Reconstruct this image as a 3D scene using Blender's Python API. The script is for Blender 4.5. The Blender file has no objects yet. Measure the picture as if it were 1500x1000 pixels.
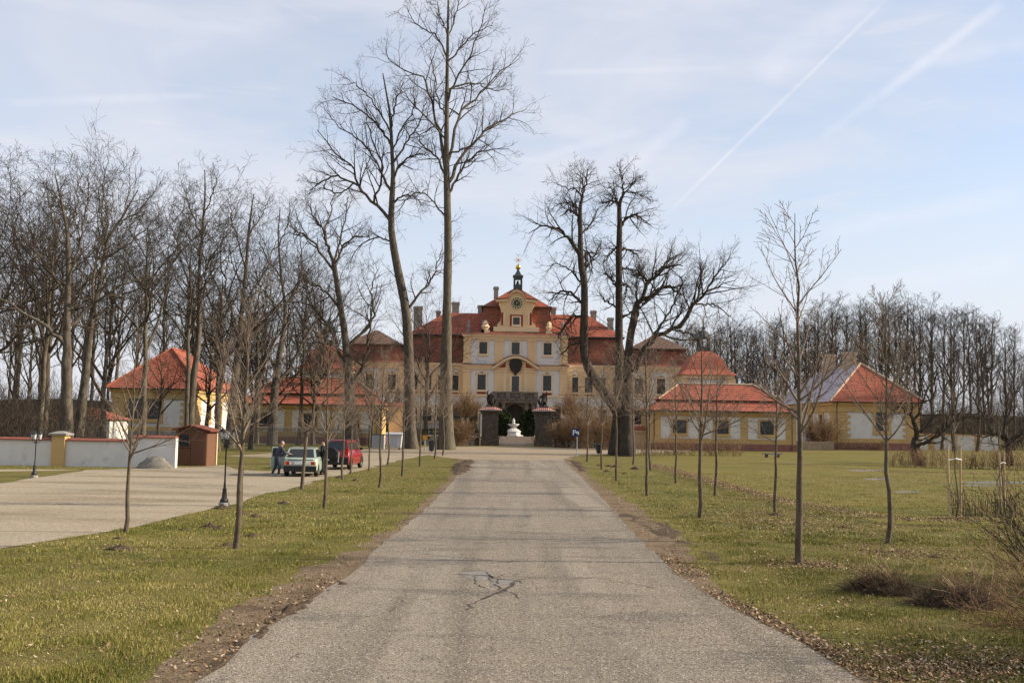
import bpy, bmesh, math, random
import numpy as np
from mathutils import Vector, Matrix
from mathutils.geometry import tessellate_polygon
S = bpy.context.scene
COL = S.collection
R = math.radians
rnd = random.Random(7)

# ------------------------------------------------------------------ camera
CAM_H, FPX, HOR, ROLL = 2.6, 1500.0, 625.0, R(0.95)
PITCH = math.atan((HOR - 500) / FPX)
_F = Vector((0, math.cos(PITCH), math.sin(PITCH)))
_U = Vector((0, -math.sin(PITCH), math.cos(PITCH)))
_R = Vector((1, 0, 0))
XC = math.cos(ROLL) * _R + math.sin(ROLL) * _U
YC = -math.sin(ROLL) * _R + math.cos(ROLL) * _U
EYE = Vector((0, 0, CAM_H))
cam = bpy.data.objects.new('camera', bpy.data.cameras.new('camera'))
COL.objects.link(cam)
cam.data.sensor_width = 36.0; cam.data.lens = 36.0
cam.data.clip_start = 0.1; cam.data.clip_end = 6000
m = Matrix.Identity(4)
for i in range(3):
    m[i][0] = XC[i]; m[i][1] = YC[i]; m[i][2] = -_F[i]; m[i][3] = EYE[i]
cam.matrix_world = m
S.camera = cam

def ray(px, py):
    return _F * FPX + XC * (px - 750) + YC * (500 - py)
def G(px, py, z=0.0):                       # the ground point seen at a photo pixel
    d = ray(px, py); t = (z - CAM_H) / d.z
    return EYE + d * t
def P(px, py, D):                           # the point at distance D along y seen at a photo pixel
    d = ray(px, py); return EYE + d * (D / d.y)

# ------------------------------------------------------------------ sky, sun, exposure
SUN_EL, SUN_AZ = R(25.0), R(87.0)           # azimuth from +y towards +x
sun_dir = Vector((math.cos(SUN_EL) * math.sin(SUN_AZ), math.cos(SUN_EL) * math.cos(SUN_AZ), math.sin(SUN_EL)))
W = bpy.data.worlds.new('World'); S.world = W; W.use_nodes = True
nt = W.node_tree; N = nt.nodes; L = nt.links
bg = N['Background']; bg.inputs['Strength'].default_value = 0.135
sky = N.new('ShaderNodeTexSky'); sky.sky_type = 'NISHITA'; sky.sun_disc = False
sky.sun_elevation = SUN_EL; sky.sun_rotation = SUN_AZ
sky.altitude = 450; sky.air_density = 1.0; sky.dust_density = 1.2; sky.ozone_density = 1.6
tc = N.new('ShaderNodeTexCoord')
def wmath(op, a, b=None, c=None):
    n = N.new('ShaderNodeMath'); n.operation = op
    for i, v in enumerate((a, b, c)):
        if v is None: continue
        if isinstance(v, (int, float)): n.inputs[i].default_value = v
        else: L.new(v, n.inputs[i])
    return n.outputs[0]
def wdot(vec):
    n = N.new('ShaderNodeVectorMath'); n.operation = 'DOT_PRODUCT'
    L.new(tc.outputs['Generated'], n.inputs[0]); n.inputs[1].default_value = vec
    return n.outputs['Value']
def wrange(v, a, b, c=0.0, d=1.0):
    n = N.new('ShaderNodeMapRange'); n.interpolation_type = 'SMOOTHSTEP'
    L.new(v, n.inputs['Value'])
    for k, x in (('From Min', a), ('From Max', b), ('To Min', c), ('To Max', d)): n.inputs[k].default_value = x
    return n.outputs['Result']
def wnoise(scale, detail, stretch=(1, 1, 1), rot=(0, 0, 0), rough=0.55, dist=0.0):
    mp = N.new('ShaderNodeMapping'); mp.inputs['Scale'].default_value = stretch; mp.inputs['Rotation'].default_value = rot
    L.new(tc.outputs['Generated'], mp.inputs['Vector'])
    n = N.new('ShaderNodeTexNoise'); n.inputs['Scale'].default_value = scale; n.inputs['Detail'].default_value = detail
    n.inputs['Roughness'].default_value = rough; n.inputs['Distortion'].default_value = dist
    L.new(mp.outputs[0], n.inputs['Vector']); return n.outputs['Fac']
# thin cirrus veil: wide soft banks and finer streaks
c1 = wrange(wnoise(2.2, 5, (1.0, 1.0, 3.4), (0, R(14), 0), 0.55, 0.6), 0.30, 0.68, 0.38, 0.90)
c2 = wrange(wnoise(7.0, 6, (0.7, 1.0, 5.0), (0, R(20), 0), 0.6, 0.8), 0.45, 0.75, 0.0, 0.32)
cl = wmath('MAXIMUM', c1, wmath('ADD', wmath('MULTIPLY', c1, 0.8), c2))
sep = N.new('ShaderNodeSeparateXYZ'); L.new(tc.outputs['Generated'], sep.inputs[0])
low = wrange(sep.outputs['Z'], 0.0, 0.46, 0.96, 0.0)         # veil thickens towards the horizon
cl = wmath('MAXIMUM', cl, low)
fine = wrange(wnoise(38, 4, (1, 1, 1.6)), 0.3, 0.7, 0.55, 1.0)
trails = [((965, 325), (1312, -14), 0.0024, 0.62), ((1278, 148), (1480, -4), 0.0062, 0.62), ((1196, 208), (1290, 138), 0.0060, 0.26),
          ((778, 107), (1085, 99), 0.0036, 0.40), ((915, 250), (1012, 172), 0.0090, 0.50), ((750, 243), (945, 188), 0.0062, 0.34),
          ((-20, 152), (330, 139), 0.0050, 0.38), ((1100, 120), (1310, -30), 0.0200, 0.46), ((1180, 345), (1520, 280), 0.0120, 0.42),
          ((1330, 95), (1520, 62), 0.0090, 0.34), ((1215, 432), (1520, 375), 0.0140, 0.30), ((200, 90), (420, 5), 0.030, 0.34)]
tr_ = None
for (a, b, w, s) in trails:
    da, db = ray(*a).normalized(), ray(*b).normalized()
    n_ = da.cross(db).normalized(); t_ = (db - da).normalized(); e = (db - da).length * 0.16
    near = wrange(wmath('ABSOLUTE', wdot(n_)), 0.0, w * 1.25, 1.0, 0.0)
    al = wdot(t_)
    ends = wmath('MULTIPLY', wrange(al, da.dot(t_), da.dot(t_) + e), wrange(al, db.dot(t_) - e, db.dot(t_), 1.0, 0.0))
    f_ = wmath('MULTIPLY', wmath('MULTIPLY', near, ends), wmath('MULTIPLY', fine, s * .52))
    f_ = wmath('MULTIPLY', f_, wrange(wdot((da + db).normalized()), 0.6, 0.8))
    tr_ = f_ if tr_ is None else wmath('SUBTRACT', 1.0, wmath('MULTIPLY', wmath('SUBTRACT', 1.0, tr_), wmath('SUBTRACT', 1.0, f_)))
mx = N.new('ShaderNodeMixRGB'); L.new(cl, mx.inputs['Fac']); L.new(sky.outputs[0], mx.inputs['Color1'])
CLOUD = (3.85, 3.92, 4.25)
mx.inputs['Color2'].default_value = (*CLOUD, 1)
mx2 = N.new('ShaderNodeMixRGB'); L.new(tr_, mx2.inputs['Fac']); L.new(mx.outputs[0], mx2.inputs['Color1']); mx2.inputs['Color2'].default_value = (4.9, 4.8, 5.0, 1)
L.new(mx2.outputs[0], bg.inputs['Color'])
sun = bpy.data.objects.new('sun', bpy.data.lights.new('sun', 'SUN')); COL.objects.link(sun)
sun.data.energy = 5.0; sun.data.angle = R(0.6); sun.data.color = (1.0, 0.88, 0.70)
sun.rotation_euler = (-sun_dir).to_track_quat('-Z', 'Y').to_euler()
S.view_settings.view_transform = 'Standard'; S.view_settings.look = 'None'
S.view_settings.exposure = 0.62; S.view_settings.gamma = 1.0; S.view_settings.use_curve_mapping = False

# ------------------------------------------------------------------ materials
MATS = {}
def mat(name, cols, scale=5.0, rough=0.85, bump=0.0, bscale=None, detail=5, spec=0.3, big=None, stretch=(1, 1, 1), metal=0.0, speck=None, attr=None, world=False):
    """noise ramp over COLS; BIG=(scale, colour, lo, hi) soft blotches; SPECK=(scale, colour, threshold)"""
    M = bpy.data.materials.new(name); M.use_nodes = True; MATS[name] = M
    t = M.node_tree; n = t.nodes; l = t.links; b = n['Principled BSDF']
    b.inputs['Roughness'].default_value = rough; b.inputs['Metallic'].default_value = metal
    b.inputs['Specular IOR Level'].default_value = spec
    co = n.new('ShaderNodeTexCoord'); mp = n.new('ShaderNodeMapping'); mp.inputs['Scale'].default_value = stretch
    if world:
        ge = n.new('ShaderNodeNewGeometry'); l.new(ge.outputs['Position'], mp.inputs['Vector'])
    else: l.new(co.outputs['Object'], mp.inputs['Vector'])
    def noise(sc, de, ro=0.6, st=None):
        if st:
            m2 = n.new('ShaderNodeMapping'); m2.inputs['Scale'].default_value = st; l.new(co.outputs['Object'], m2.inputs['Vector'])
            q = n.new('ShaderNodeTexNoise'); q.inputs['Scale'].default_value = sc; q.inputs['Detail'].default_value = de; l.new(m2.outputs[0], q.inputs['Vector']); return q.outputs['Fac']
        q = n.new('ShaderNodeTexNoise'); q.inputs['Scale'].default_value = sc; q.inputs['Detail'].default_value = de; q.inputs['Roughness'].default_value = ro
        l.new(mp.outputs[0], q.inputs['Vector']); return q.outputs['Fac']
    if len(cols) == 1: out = None; b.inputs['Base Color'].default_value = (*cols[0], 1)
    else:
        r = n.new('ShaderNodeValToRGB'); el = r.color_ramp.elements
        while len(el) < len(cols): el.new(0.5)
        for i, c in enumerate(cols):
            el[i].position = 0.3 + 0.4 * i / (len(cols) - 1); el[i].color = (*c, 1)
        if attr:
            a = n.new('ShaderNodeAttribute'); a.attribute_name = attr
            for i in range(len(cols)): el[i].position = i / (len(cols) - 1)
            l.new(a.outputs['Fac'], r.inputs['Fac'])
        else: l.new(noise(scale, detail), r.inputs['Fac'])
        out = r.outputs[0]
    def mixin(fac, colr):
        nonlocal out
        x = n.new('ShaderNodeMixRGB'); l.new(fac, x.inputs['Fac'])
        if out is None: x.inputs['Color1'].default_value = (*cols[0], 1)
        else: l.new(out, x.inputs['Color1'])
        x.inputs['Color2'].default_value = (*colr, 1); out = x.outputs[0]
    def rng(v, a, b2, hi=1.0):
        q = n.new('ShaderNodeMapRange'); l.new(v, q.inputs['Value']); q.inputs['From Min'].default_value = a; q.inputs['From Max'].default_value = b2
        q.inputs['To Max'].default_value = hi; return q.outputs[0]
    for g in (big if isinstance(big, list) else [big] if big else []):
        mixin(rng(noise(g[0], 4, .6, g[5] if len(g) > 5 else None), g[2], g[3], g[4] if len(g) > 4 else 1.0), g[1])
    for g in (speck if isinstance(speck, list) else [speck] if speck else []):
        mixin(rng(noise(g[0], 2), g[2], g[2] + 0.06), g[1])
    if out is not None: l.new(out, b.inputs['Base Color'])
    if bump:
        q = n.new('ShaderNodeBump'); q.inputs['Strength'].default_value = bump; q.inputs['Distance'].default_value = 0.05
        l.new(noise(bscale or scale, 6), q.inputs['Height']); l.new(q.outputs[0], b.inputs['Normal'])
    return M
grass_m = mat('grass_ground', [(.080, .072, .018), (.140, .122, .031), (.190, .155, .053)], 1.3, .95, .6, 30, 6, .1, [(0.22, (.17, .13, .048), .48, .64, .85), (.35, (.085, .095, .022), .5, .65, .7), (.8, (.12, .085, .045), .60, .68, .7)],
              speck=[(22, (.05, .035, .02), .62), (34, (.33, .25, .14), .66)])
lawn_m = mat('lawn_far', [(.085, .078, .017), (.145, .122, .028), (.175, .138, .038)], 0.55, .95, .5, 14, 6, .1, [(0.10, (.17, .135, .045), .45, .65, .8), (0.16, (.075, .085, .02), .55, .68, .8)],
             stretch=(.5, 1, 1), speck=(9, (.08, .05, .025), .66))
blade_m = mat('grass_blade', [(.072, .080, .015), (.160, .158, .032), (.255, .222, .056), (.37, .29, .115), (.54, .44, .25)], attr='tint', rough=.8, spec=.15)
leaf_m = mat('dead_leaf', [(.085, .048, .026), (.19, .115, .062), (.33, .225, .135), (.50, .39, .27)], attr='tint', rough=.8, spec=.15)
asphalt_m = mat('asphalt', [(.172, .138, .100), (.262, .214, .158), (.345, .286, .216)], 34, .9, .5, 55, 3, .2,
                [(0.33, (.28, .225, .165), .45, .70, .6), (1.4, (.20, .172, .138), .50, .70, .6), (.12, (.22, .19, .15), .5, .6, .6), (1.1, (.15, .125, .094), .48, .60, .7, (1, .035, 1)), (.8, (.34, .29, .22), .50, .62, .6, (1, .05, 1)), (.6, (.13, .11, .088), .56, .66, .7, (.5, 1.6, 1)), (2.6, (.15, .13, .10), .58, .64, .55)], speck=[(46, (.045, .037, .029), .555), (38, (.50, .44, .36), .585), (90, (.06, .05, .04), .58)])
gravel_m = mat('gravel', [(.23, .185, .125), (.34, .28, .20), (.40, .34, .25)], 22, .95, .4, 30, 4, .1,
               [(0.3, (.20, .155, .10), .50, .66, .8, (.35, 1.2, 1)), (0.5, (.36, .32, .26), .55, .7, .5)], speck=[(22, (.085, .065, .042), .60), (18, (.54, .47, .36), .62), (7, (.15, .115, .075), .66)], stretch=(.45, 1, 1))
sand_m = mat('sandy_track', [(.21, .16, .108), (.29, .232, .165), (.34, .28, .205)], 3, .95, .3, 20, 6, .1, (0.25, (.22, .165, .11), .5, .7, .7))
dirt_m = mat('bare_dirt', [(.11, .076, .046), (.185, .132, .083), (.25, .185, .12)], 9, .95, .8, 24, 6, .1, [(1.2, (.085, .06, .038), .5, .66, .7)], speck=(40, (.30, .23, .16), .66))
mud_m = mat('shade_dark_mud', [(.042, .029, .019), (.085, .059, .038), (.14, .10, .066)], 14, .9, 1.0, 20, 6, .15)  # mud colour deepened to stand in for shadow between the rut ridges
water_m = mat('icy_puddle', [(.27, .28, .29), (.44, .45, .46)], 1.5, .12, spec=.6)
crack_shadow_m = mat('crack_shadow_dark', [(.035, .029, .024), (.075, .063, .05)], 14, .95)  # shared by real cracks and painted trunk shadow strips
patch_m = mat('asphalt_patch', [(.17, .155, .135), (.22, .20, .175)], 20, .85, .3, 40)
bark_m = mat('bark_old', [(.045, .036, .028), (.095, .078, .060), (.15, .125, .098)], 5, .95, 1.0, 9, 6, .1, (0.9, (.13, .12, .095), .55, .7, .6), stretch=(1, 1, .35))
bark_pale = mat('bark_grey', [(.056, .046, .034), (.105, .087, .064), (.155, .13, .097)], 4, .95, 1.0, 8, 6, .1, (0.6, (.115, .11, .078), .5, .66, .6), stretch=(1, 1, .35))
bark_dark = mat('bark_dark', [(.03, .024, .019), (.058, .046, .036), (.09, .072, .056)], 5, .95, 1.0, 9, 6, .1, stretch=(1, 1, .35))
bark_young = mat('bark_young', [(.058, .043, .028), (.105, .079, .052), (.150, .118, .080)], 6, .85, .5, 14, 5, .2, (2.0, (.095, .088, .052), .5, .68, .6), stretch=(1, 1, .5))
twig_m = mat('twig_brown', [(.042, .033, .027), (.080, .062, .048)], 2, .9, spec=.1)
twig_grey = mat('twig_grey', [(.046, .037, .029), (.082, .066, .051)], 2, .9, spec=.1)
twig_young = mat('twig_young', [(.125, .090, .063), (.215, .162, .12)], 3, .75, spec=.2)
twig_rust = mat('twig_rust', [(.10, .058, .034), (.20, .125, .072), (.28, .19, .11)], 3, .9, spec=.1)
straw_m = mat('straw', [(.24, .17, .10), (.40, .31, .19), (.48, .39, .26)], attr='tint', rough=.8, spec=.1)
evergreen_m = mat('evergreen', [(.012, .020, .008), (.022, .034, .011), (.040, .056, .018)], attr='tint', rough=.8, spec=.15)
cream_m = mat('cream_render', [(.63, .435, .235), (.70, .49, .275)], .6, .9, .15, 8, 6, .1, [(.35, (.55, .39, .225), .5, .75, .6)], stretch=(1, 1, .5))
trim_m = mat('cream_trim', [(.68, .50, .30), (.74, .56, .36)], .9, .9, spec=.1, big=(.8, (.50, .37, .24), .58, .75, .6))
pale_m = mat('grey_white_panel', [(.59, .56, .51), (.66, .63, .575)], .5, .9, .1, 9, 6, .1, (.7, (.48, .47, .45), .55, .75, .7))
ochre_m = mat('ochre_render', [(.47, .31, .125), (.55, .37, .165)], .7, .9, .15, 8, 6, .1, (.5, (.40, .26, .11), .48, .70, .7))
white_m = mat('white_render', [(.58, .55, .50), (.67, .64, .585)], .6, .9, .15, 10, 6, .1, [(.5, (.52, .50, .47), .5, .72, .7), (1.3, (.42, .385, .335), .56, .72, .6)])
redtrim_m = mat('dark_red_trim', [(.20, .030, .022), (.25, .042, .030)], 3, .8)
plinth_m = mat('red_plinth', [(.20, .085, .065), (.26, .125, .10)], 2, .9, .2, 9)
tile_m = mat('red_tile', [(.25, .068, .042), (.34, .100, .060), (.43, .15, .095)], 6, .85, .4, 14, 4, .2, [(.35, (.21, .07, .045), .48, .68, .7), (1.5, (.42, .17, .11), .58, .7, .5)], stretch=(1, 1, 2))
agedtile_m = mat('aged_red_tile', [(.21, .062, .040), (.31, .092, .056), (.40, .14, .085)], 3, .9, .4, 14, 5, .15, [(.3, (.14, .06, .045), .48, .68, .8), (1.1, (.36, .13, .08), .58, .72, .5)], stretch=(1, 1, 2))
oldtile_m = mat('old_tile', [(.14, .052, .034), (.22, .078, .048), (.31, .115, .07)], 2.2, .9, .4, 12, 6, .15, [(.25, (.095, .055, .042), .46, .62, .9), (.9, (.24, .085, .05), .55, .7, .6)], stretch=(1, 1, 1.6))
greyroof_m = mat('grey_mossy_tile', [(.115, .070, .052), (.19, .125, .095)], 2, .9, .3, 9, 6, .15, (.6, (.13, .075, .055), .5, .7, .7))
frost_m = mat('frosted_tile', [(.30, .25, .265), (.40, .36, .39), (.48, .45, .49)], 1.6, .6, .3, 10, 6, .4, [(.55, (.17, .085, .065), .56, .66, .9), (2.4, (.20, .11, .09), .62, .70, .8)], stretch=(.5, .5, 1))
stone_m = mat('dark_stone', [(.062, .048, .038), (.105, .083, .066), (.15, .122, .10)], 3, .95, .7, 12, 6, .1, (1.0, (.05, .042, .036), .5, .7, .7))
stone_grey = mat('grey_stone', [(.20, .185, .165), (.30, .28, .255)], 3, .95, .5, 12, 6, .1)
mossy_stone = mat('rubble_stone', [(.16, .15, .125), (.30, .285, .25), (.40, .385, .35)], 3, .95, .5, 12, 6, .1)
step_m = mat('step_stone', [(.40, .33, .27), (.48, .41, .34)], 2, .9, .2, 12)
marble_m = mat('white_stone', [(.50, .49, .465), (.62, .61, .58)], 2, .7, .1, 9, big=(1.5, (.55, .53, .49), .58, .75, .6))
statue_m = mat('statue_dark', [(.018, .015, .013), (.045, .038, .033)], 6, .9, .5, 14)
glass_m = mat('window_glass', [(.012, .015, .018), (.03, .034, .038)], 1.5, .12, spec=.5)
portal_m = mat('portal_stone', [(.085, .070, .058), (.15, .127, .106), (.215, .185, .155)], 2, .95, .6, 10, 6, .1)
iron_m = mat('black_iron', [(.012, .012, .013), (.022, .021, .021)], 8, .55, spec=.4)
copper_m = mat('green_copper', [(.10, .20, .17), (.16, .28, .235)], 2, .7)
darkmetal_m = mat('dark_sheet_metal', [(.022, .028, .026), (.045, .052, .048)], 3, .5, spec=.5)
gold_m = mat('gilt', [(.72, .42, .07)], rough=.28, metal=1.0)
dial_m = mat('clock_dial', [(.03, .045, .04)], rough=.6)
chimney_m = mat('chimney_render', [(.24, .21, .175), (.36, .32, .27)], 2, .9, .3, 9)
pale_chim = mat('chimney_brick', [(.42, .30, .20), (.52, .40, .29)], 3, .9, .3, 9)  # paler, warmer chimney tone, also used on ridge tiles
kiosk_m = mat('stained_timber', [(.105, .048, .024), (.18, .082, .042)], 4, .65, .3, 12, 5, .3, stretch=(1, 1, 6))
kiosk_pale = mat('pale_timber', [(.62, .47, .27), (.68, .54, .33)], 4, .7)
kioskroof_m = mat('felt_roof', [(.14, .04, .025), (.19, .058, .036)], 6, .9)
pole_m = mat('stake_wood', [(.34, .235, .125), (.46, .335, .20)], 7, .85, .3, 15, stretch=(1, 1, .2))
lampglass_m = mat('lamp_glass', [(.55, .57, .58)], rough=.2, spec=.5)
# ------------------------------------------------------------------ helpers
ORG = {}
def link(name, data, parent=None, org=None):
    o = bpy.data.objects.new(name, data); COL.objects.link(o)
    if parent is not None: o.parent = parent
    return o
def tag(o, label=None, cat=None, group=None, kind=None):
    if label: o['label'] = label
    if cat: o['category'] = cat
    if group: o['group'] = group
    if kind: o['kind'] = kind
    return o
def thing(name, label, cat, loc=(0, 0, 0), rz=0.0, group=None):
    o = bpy.data.objects.new(name, None); COL.objects.link(o); o.empty_display_size = .2
    o.location = loc; o.rotation_euler = (0, 0, rz); ORG[o.name] = Vector(loc)
    return tag(o, label, cat, group)
def tree_copy(o, parent=None):
    c = o.copy(); COL.objects.link(c)
    if parent is not None: c.parent = parent
    for ch in o.children: tree_copy(ch, c)
    return c
class MB:
    def __init__(s): s.b = bmesh.new(); s.mi = 0
    def face(s, pts):
        f = s.b.faces.new([s.b.verts.new(p) for p in pts]); f.material_index = s.mi; return f
    def hexa(s, v):
        v = [s.b.verts.new(p) for p in v]
        for q in ((0, 3, 2, 1), (4, 5, 6, 7), (0, 1, 5, 4), (1, 2, 6, 5), (2, 3, 7, 6), (3, 0, 4, 7)):
            f = s.b.faces.new([v[i] for i in q]); f.material_index = s.mi
    def box(s, x0, x1, y0, y1, z0, z1):
        s.hexa([(x0, y0, z0), (x1, y0, z0), (x1, y1, z0), (x0, y1, z0), (x0, y0, z1), (x1, y0, z1), (x1, y1, z1), (x0, y1, z1)]); return s
    def prism(s, poly, fa, fb):                 # poly of (u,v); fa/fb map (u,v) to 3-D for the two ends
        a = [s.b.verts.new(fa(*p)) for p in poly]; b = [s.b.verts.new(fb(*p)) for p in poly]; n = len(poly)
        for f in (s.b.faces.new(a[::-1]), s.b.faces.new(b)): f.material_index = s.mi
        for i in range(n):
            f = s.b.faces.new((a[i], a[(i + 1) % n], b[(i + 1) % n], b[i])); f.material_index = s.mi
        return s
    def prism_y(s, poly, y0, y1): return s.prism(poly, lambda u, v: (u, y0, v), lambda u, v: (u, y1, v))
    def prism_x(s, poly, x0, x1): return s.prism(poly, lambda u, v: (x0, u, v), lambda u, v: (x1, u, v))
    def lathe(s, prof, c=(0, 0, 0), n=12, ph=0.0):
        rings = []
        for r, z in prof:
            rings.append([s.b.verts.new((c[0] + r * math.cos(ph + 6.28319 * k / n), c[1] + r * math.sin(ph + 6.28319 * k / n), c[2] + z)) for k in range(n)])
        for a, b in zip(rings, rings[1:]):
            for k in range(n):
                f = s.b.faces.new((a[k], a[(k + 1) % n], b[(k + 1) % n], b[k])); f.material_index = s.mi
        for q, rev in ((rings[0], True), (rings[-1], False)):
            f = s.b.faces.new(q[::-1] if rev else q); f.material_index = s.mi
        return s
    def tube(s, pts, rad, n=6):
        pts = [Vector(p) for p in pts]; rad = [rad] * len(pts) if isinstance(rad, (int, float)) else rad; rings = []
        for i, p in enumerate(pts):
            t = (pts[min(i + 1, len(pts) - 1)] - pts[max(i - 1, 0)]).normalized()
            u = t.cross(Vector((0.13, .97, .2)) if abs(t.z) > .8 else Vector((0, 0, 1))).normalized(); v = t.cross(u)
            rings.append([s.b.verts.new(p + rad[i] * (math.cos(6.28319 * k / n) * u + math.sin(6.28319 * k / n) * v)) for k in range(n)])
        for a, b in zip(rings, rings[1:]):
            for k in range(n):
                f = s.b.faces.new((a[k], b[k], b[(k + 1) % n], a[(k + 1) % n])); f.material_index = s.mi
        for q in (rings[0], rings[-1][::-1]):
            f = s.b.faces.new(q); f.material_index = s.mi
        return s
    def rect_loft(s, x0, x1, y0, y1, prof, cap=True):   # rings of (inset, z); ends in a ridge when the inset reaches half the depth
        rings = []
        for d, z in prof:
            dx = min(d, (x1 - x0) / 2 - .02); dy = min(d, (y1 - y0) / 2 - .02)
            rings.append([s.b.verts.new(p) for p in ((x0 + dx, y0 + dy, z), (x1 - dx, y0 + dy, z), (x1 - dx, y1 - dy, z), (x0 + dx, y1 - dy, z))])
        for a, b in zip(rings, rings[1:]):
            for k in range(4):
                f = s.b.faces.new((a[k], a[(k + 1) % 4], b[(k + 1) % 4], b[k])); f.material_index = s.mi
        if cap:
            s.b.faces.new(rings[-1]); s.b.faces.new(rings[0][::-1])
        return s
    def mesh(s, name, mats, smooth=False, org=None, norm=True):
        if norm: bmesh.ops.recalc_face_normals(s.b, faces=s.b.faces)
        if org is not None: bmesh.ops.translate(s.b, verts=s.b.verts, vec=-Vector(org))
        me = bpy.data.meshes.new(name); s.b.to_mesh(me); s.b.free()
        for q in (mats if isinstance(mats, (list, tuple)) else [mats]): me.materials.append(q)
        if smooth: me.polygons.foreach_set('use_smooth', [True] * len(me.polygons))
        return me
    def build(s, name, mats, parent=None, smooth=False, label=None):
        org = None
        if parent is not None:
            r = parent
            while r.parent: r = r.parent
            org = ORG.get(r.name)
        o = link(name, s.mesh(name, mats, smooth, org), parent)
        if label: o['label'] = label
        return o
def courses(prof, n):                       # break a roof slope into stepped tile courses
    out = [prof[0]]
    for (d0, z0), (d1, z1) in zip(prof, prof[1:]):
        k = max(1, int(n * math.hypot(d1 - d0, z1 - z0)))
        for i in range(1, k + 1):
            d = d0 + (d1 - d0) * i / k; z = z0 + (z1 - z0) * i / k
            out.append((d, z - .045 if z1 > z0 else z)); 
            if i < k: out.append((d + .004, z + .0))
    return out
def np_mesh(name, verts, faces, mats, smooth=False, tint=None):
    """faces: (F,k) int array"""
    me = bpy.data.meshes.new(name); V = len(verts); F, k = faces.shape
    me.vertices.add(V); me.vertices.foreach_set('co', np.ascontiguousarray(verts, dtype=np.float32).ravel())
    me.loops.add(F * k); me.loops.foreach_set('vertex_index', np.ascontiguousarray(faces, dtype=np.int32).ravel())
    me.polygons.add(F); me.polygons.foreach_set('loop_start', np.arange(0, F * k, k, dtype=np.int32))
    if smooth: me.polygons.foreach_set('use_smooth', np.ones(F, dtype=bool))
    if tint is not None:
        a = me.attributes.new('tint', 'FLOAT', 'POINT'); a.data.foreach_set('value', np.ascontiguousarray(tint, dtype=np.float32))
    me.update(calc_edges=True)
    for q in (mats if isinstance(mats, (list, tuple)) else [mats]): me.materials.append(q)
    return me
def pip(x, y, poly):
    ins = np.zeros(x.shape, bool); n = len(poly)
    for i in range(n):
        x0, y0 = poly[i]; x1, y1 = poly[(i + 1) % n]
        c = ((y0 > y) != (y1 > y)) & (x < (x1 - x0) * (y - y0) / ((y1 - y0) if y1 != y0 else 1e-9) + x0)
        ins ^= c
    return ins
def edge_dist(x, y, poly, closed=True):
    d = np.full(x.shape, 1e9); n = len(poly)
    for i in range(n if closed else n - 1):
        ax, ay = poly[i]; bx, by = poly[(i + 1) % n]; vx, vy = bx - ax, by - ay
        t = np.clip(((x - ax) * vx + (y - ay) * vy) / (vx * vx + vy * vy + 1e-9), 0, 1)
        d = np.minimum(d, np.hypot(x - ax - t * vx, y - ay - t * vy))
    return d
def wavy(pts, step, amp, seed, closed=False):   # subdivide an outline and fray it
    r = random.Random(seed); out = []; q = pts + ([pts[0]] if closed else [])
    for (ax, ay), (bx, by) in zip(q, q[1:]):
        L_ = math.hypot(bx - ax, by - ay); k = max(1, int(L_ / step))
        for i in range(k):
            t = i / k; s_ = amp if 0 < i else amp * .4
            out.append((ax + (bx - ax) * t + r.gauss(0, s_), ay + (by - ay) * t + r.gauss(0, s_ * 1.6)))
    if not closed: out.append(pts[-1])
    return out
def sheet(name, poly, z, m, kind='structure', parent=None):
    tri = tessellate_polygon([[Vector((x, y, 0)) for x, y in poly]])
    me = bpy.data.meshes.new(name); me.from_pydata([(x, y, z) for x, y in poly], [], [t if (Vector((poly[t[1]][0]-poly[t[0]][0], poly[t[1]][1]-poly[t[0]][1],0)).cross(Vector((poly[t[2]][0]-poly[t[0]][0], poly[t[2]][1]-poly[t[0]][1],0)))).z > 0 else (t[0], t[2], t[1]) for t in tri])
    me.materials.append(m); o = link(name, me, parent)
    if kind: o['kind'] = kind
    return o
def gp(l): return [tuple(G(*p)[:2]) for p in l]

# ------------------------------------------------------------------ ground, road, lot
nrng = np.random.default_rng(11)
b = MB(); b.face([(-2500, -300, 0), (2500, -300, 0), (2500, 3500, 0), (-2500, 3500, 0)])
g = b.build('ground', grass_m); g['kind'] = 'structure'
roadL = gp([(285, 1000), (345, 955), (400, 915), (455, 880), (518, 836), (548, 808), (580, 781), (612, 755), (641, 729), (663, 705), (678, 687), (686, 674), (684, 664)])
roadR = gp([(1262, 1000), (1195, 955), (1130, 920), (1075, 893), (1028, 868), (996, 845), (960, 812), (930, 782), (903, 752), (878, 725), (855, 702), (838, 686), (824, 672), (828, 664)])
roadL = [(roadL[0][0] - .1, -40)] + roadL; roadR = [(roadR[0][0] + .1, -40)] + roadR
ROAD = wavy(roadL, .55, .035, 3) + wavy(roadR, .55, .035, 4)[::-1]
sheet('road', ROAD, .0115, asphalt_m)
VL = [.5, .5, .65, .75, .9, .85, .55, .32, .28, .28, .3, .4, .8, .9]; VR = [.3, .3, .3, .28, .3, .35, .5, .8, 1.0, .9, .7, .5, .6, .9, 1.]
VERGE = wavy([(x - VL[min(i, 13)], y) for i, (x, y) in enumerate(roadL)], .5, .13, 5) + wavy([(x + VR[min(i, 14)], y) for i, (x, y) in enumerate(roadR)], .5, .13, 6)[::-1]
sheet('dirt_verge', VERGE, .0035, dirt_m)
LOT = gp([(-900, 1010), (-300, 860), (0, 803), (95, 788), (190, 773), (260, 758), (325, 742), (365, 731), (440, 711), (482, 699), (540, 686), (590, 673), (640, 664), (690, 661), (700, 657),
          (600, 657), (520, 661), (425, 669), (432, 684), (395, 690), (350, 688), (330, 681), (256, 684.5), (190, 686), (130, 688), (0, 687), (-700, 675)])
LOT = wavy(LOT, 1.6, .16, 8, True)
sheet('gravel_lot', LOT, .007, gravel_m)
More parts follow.
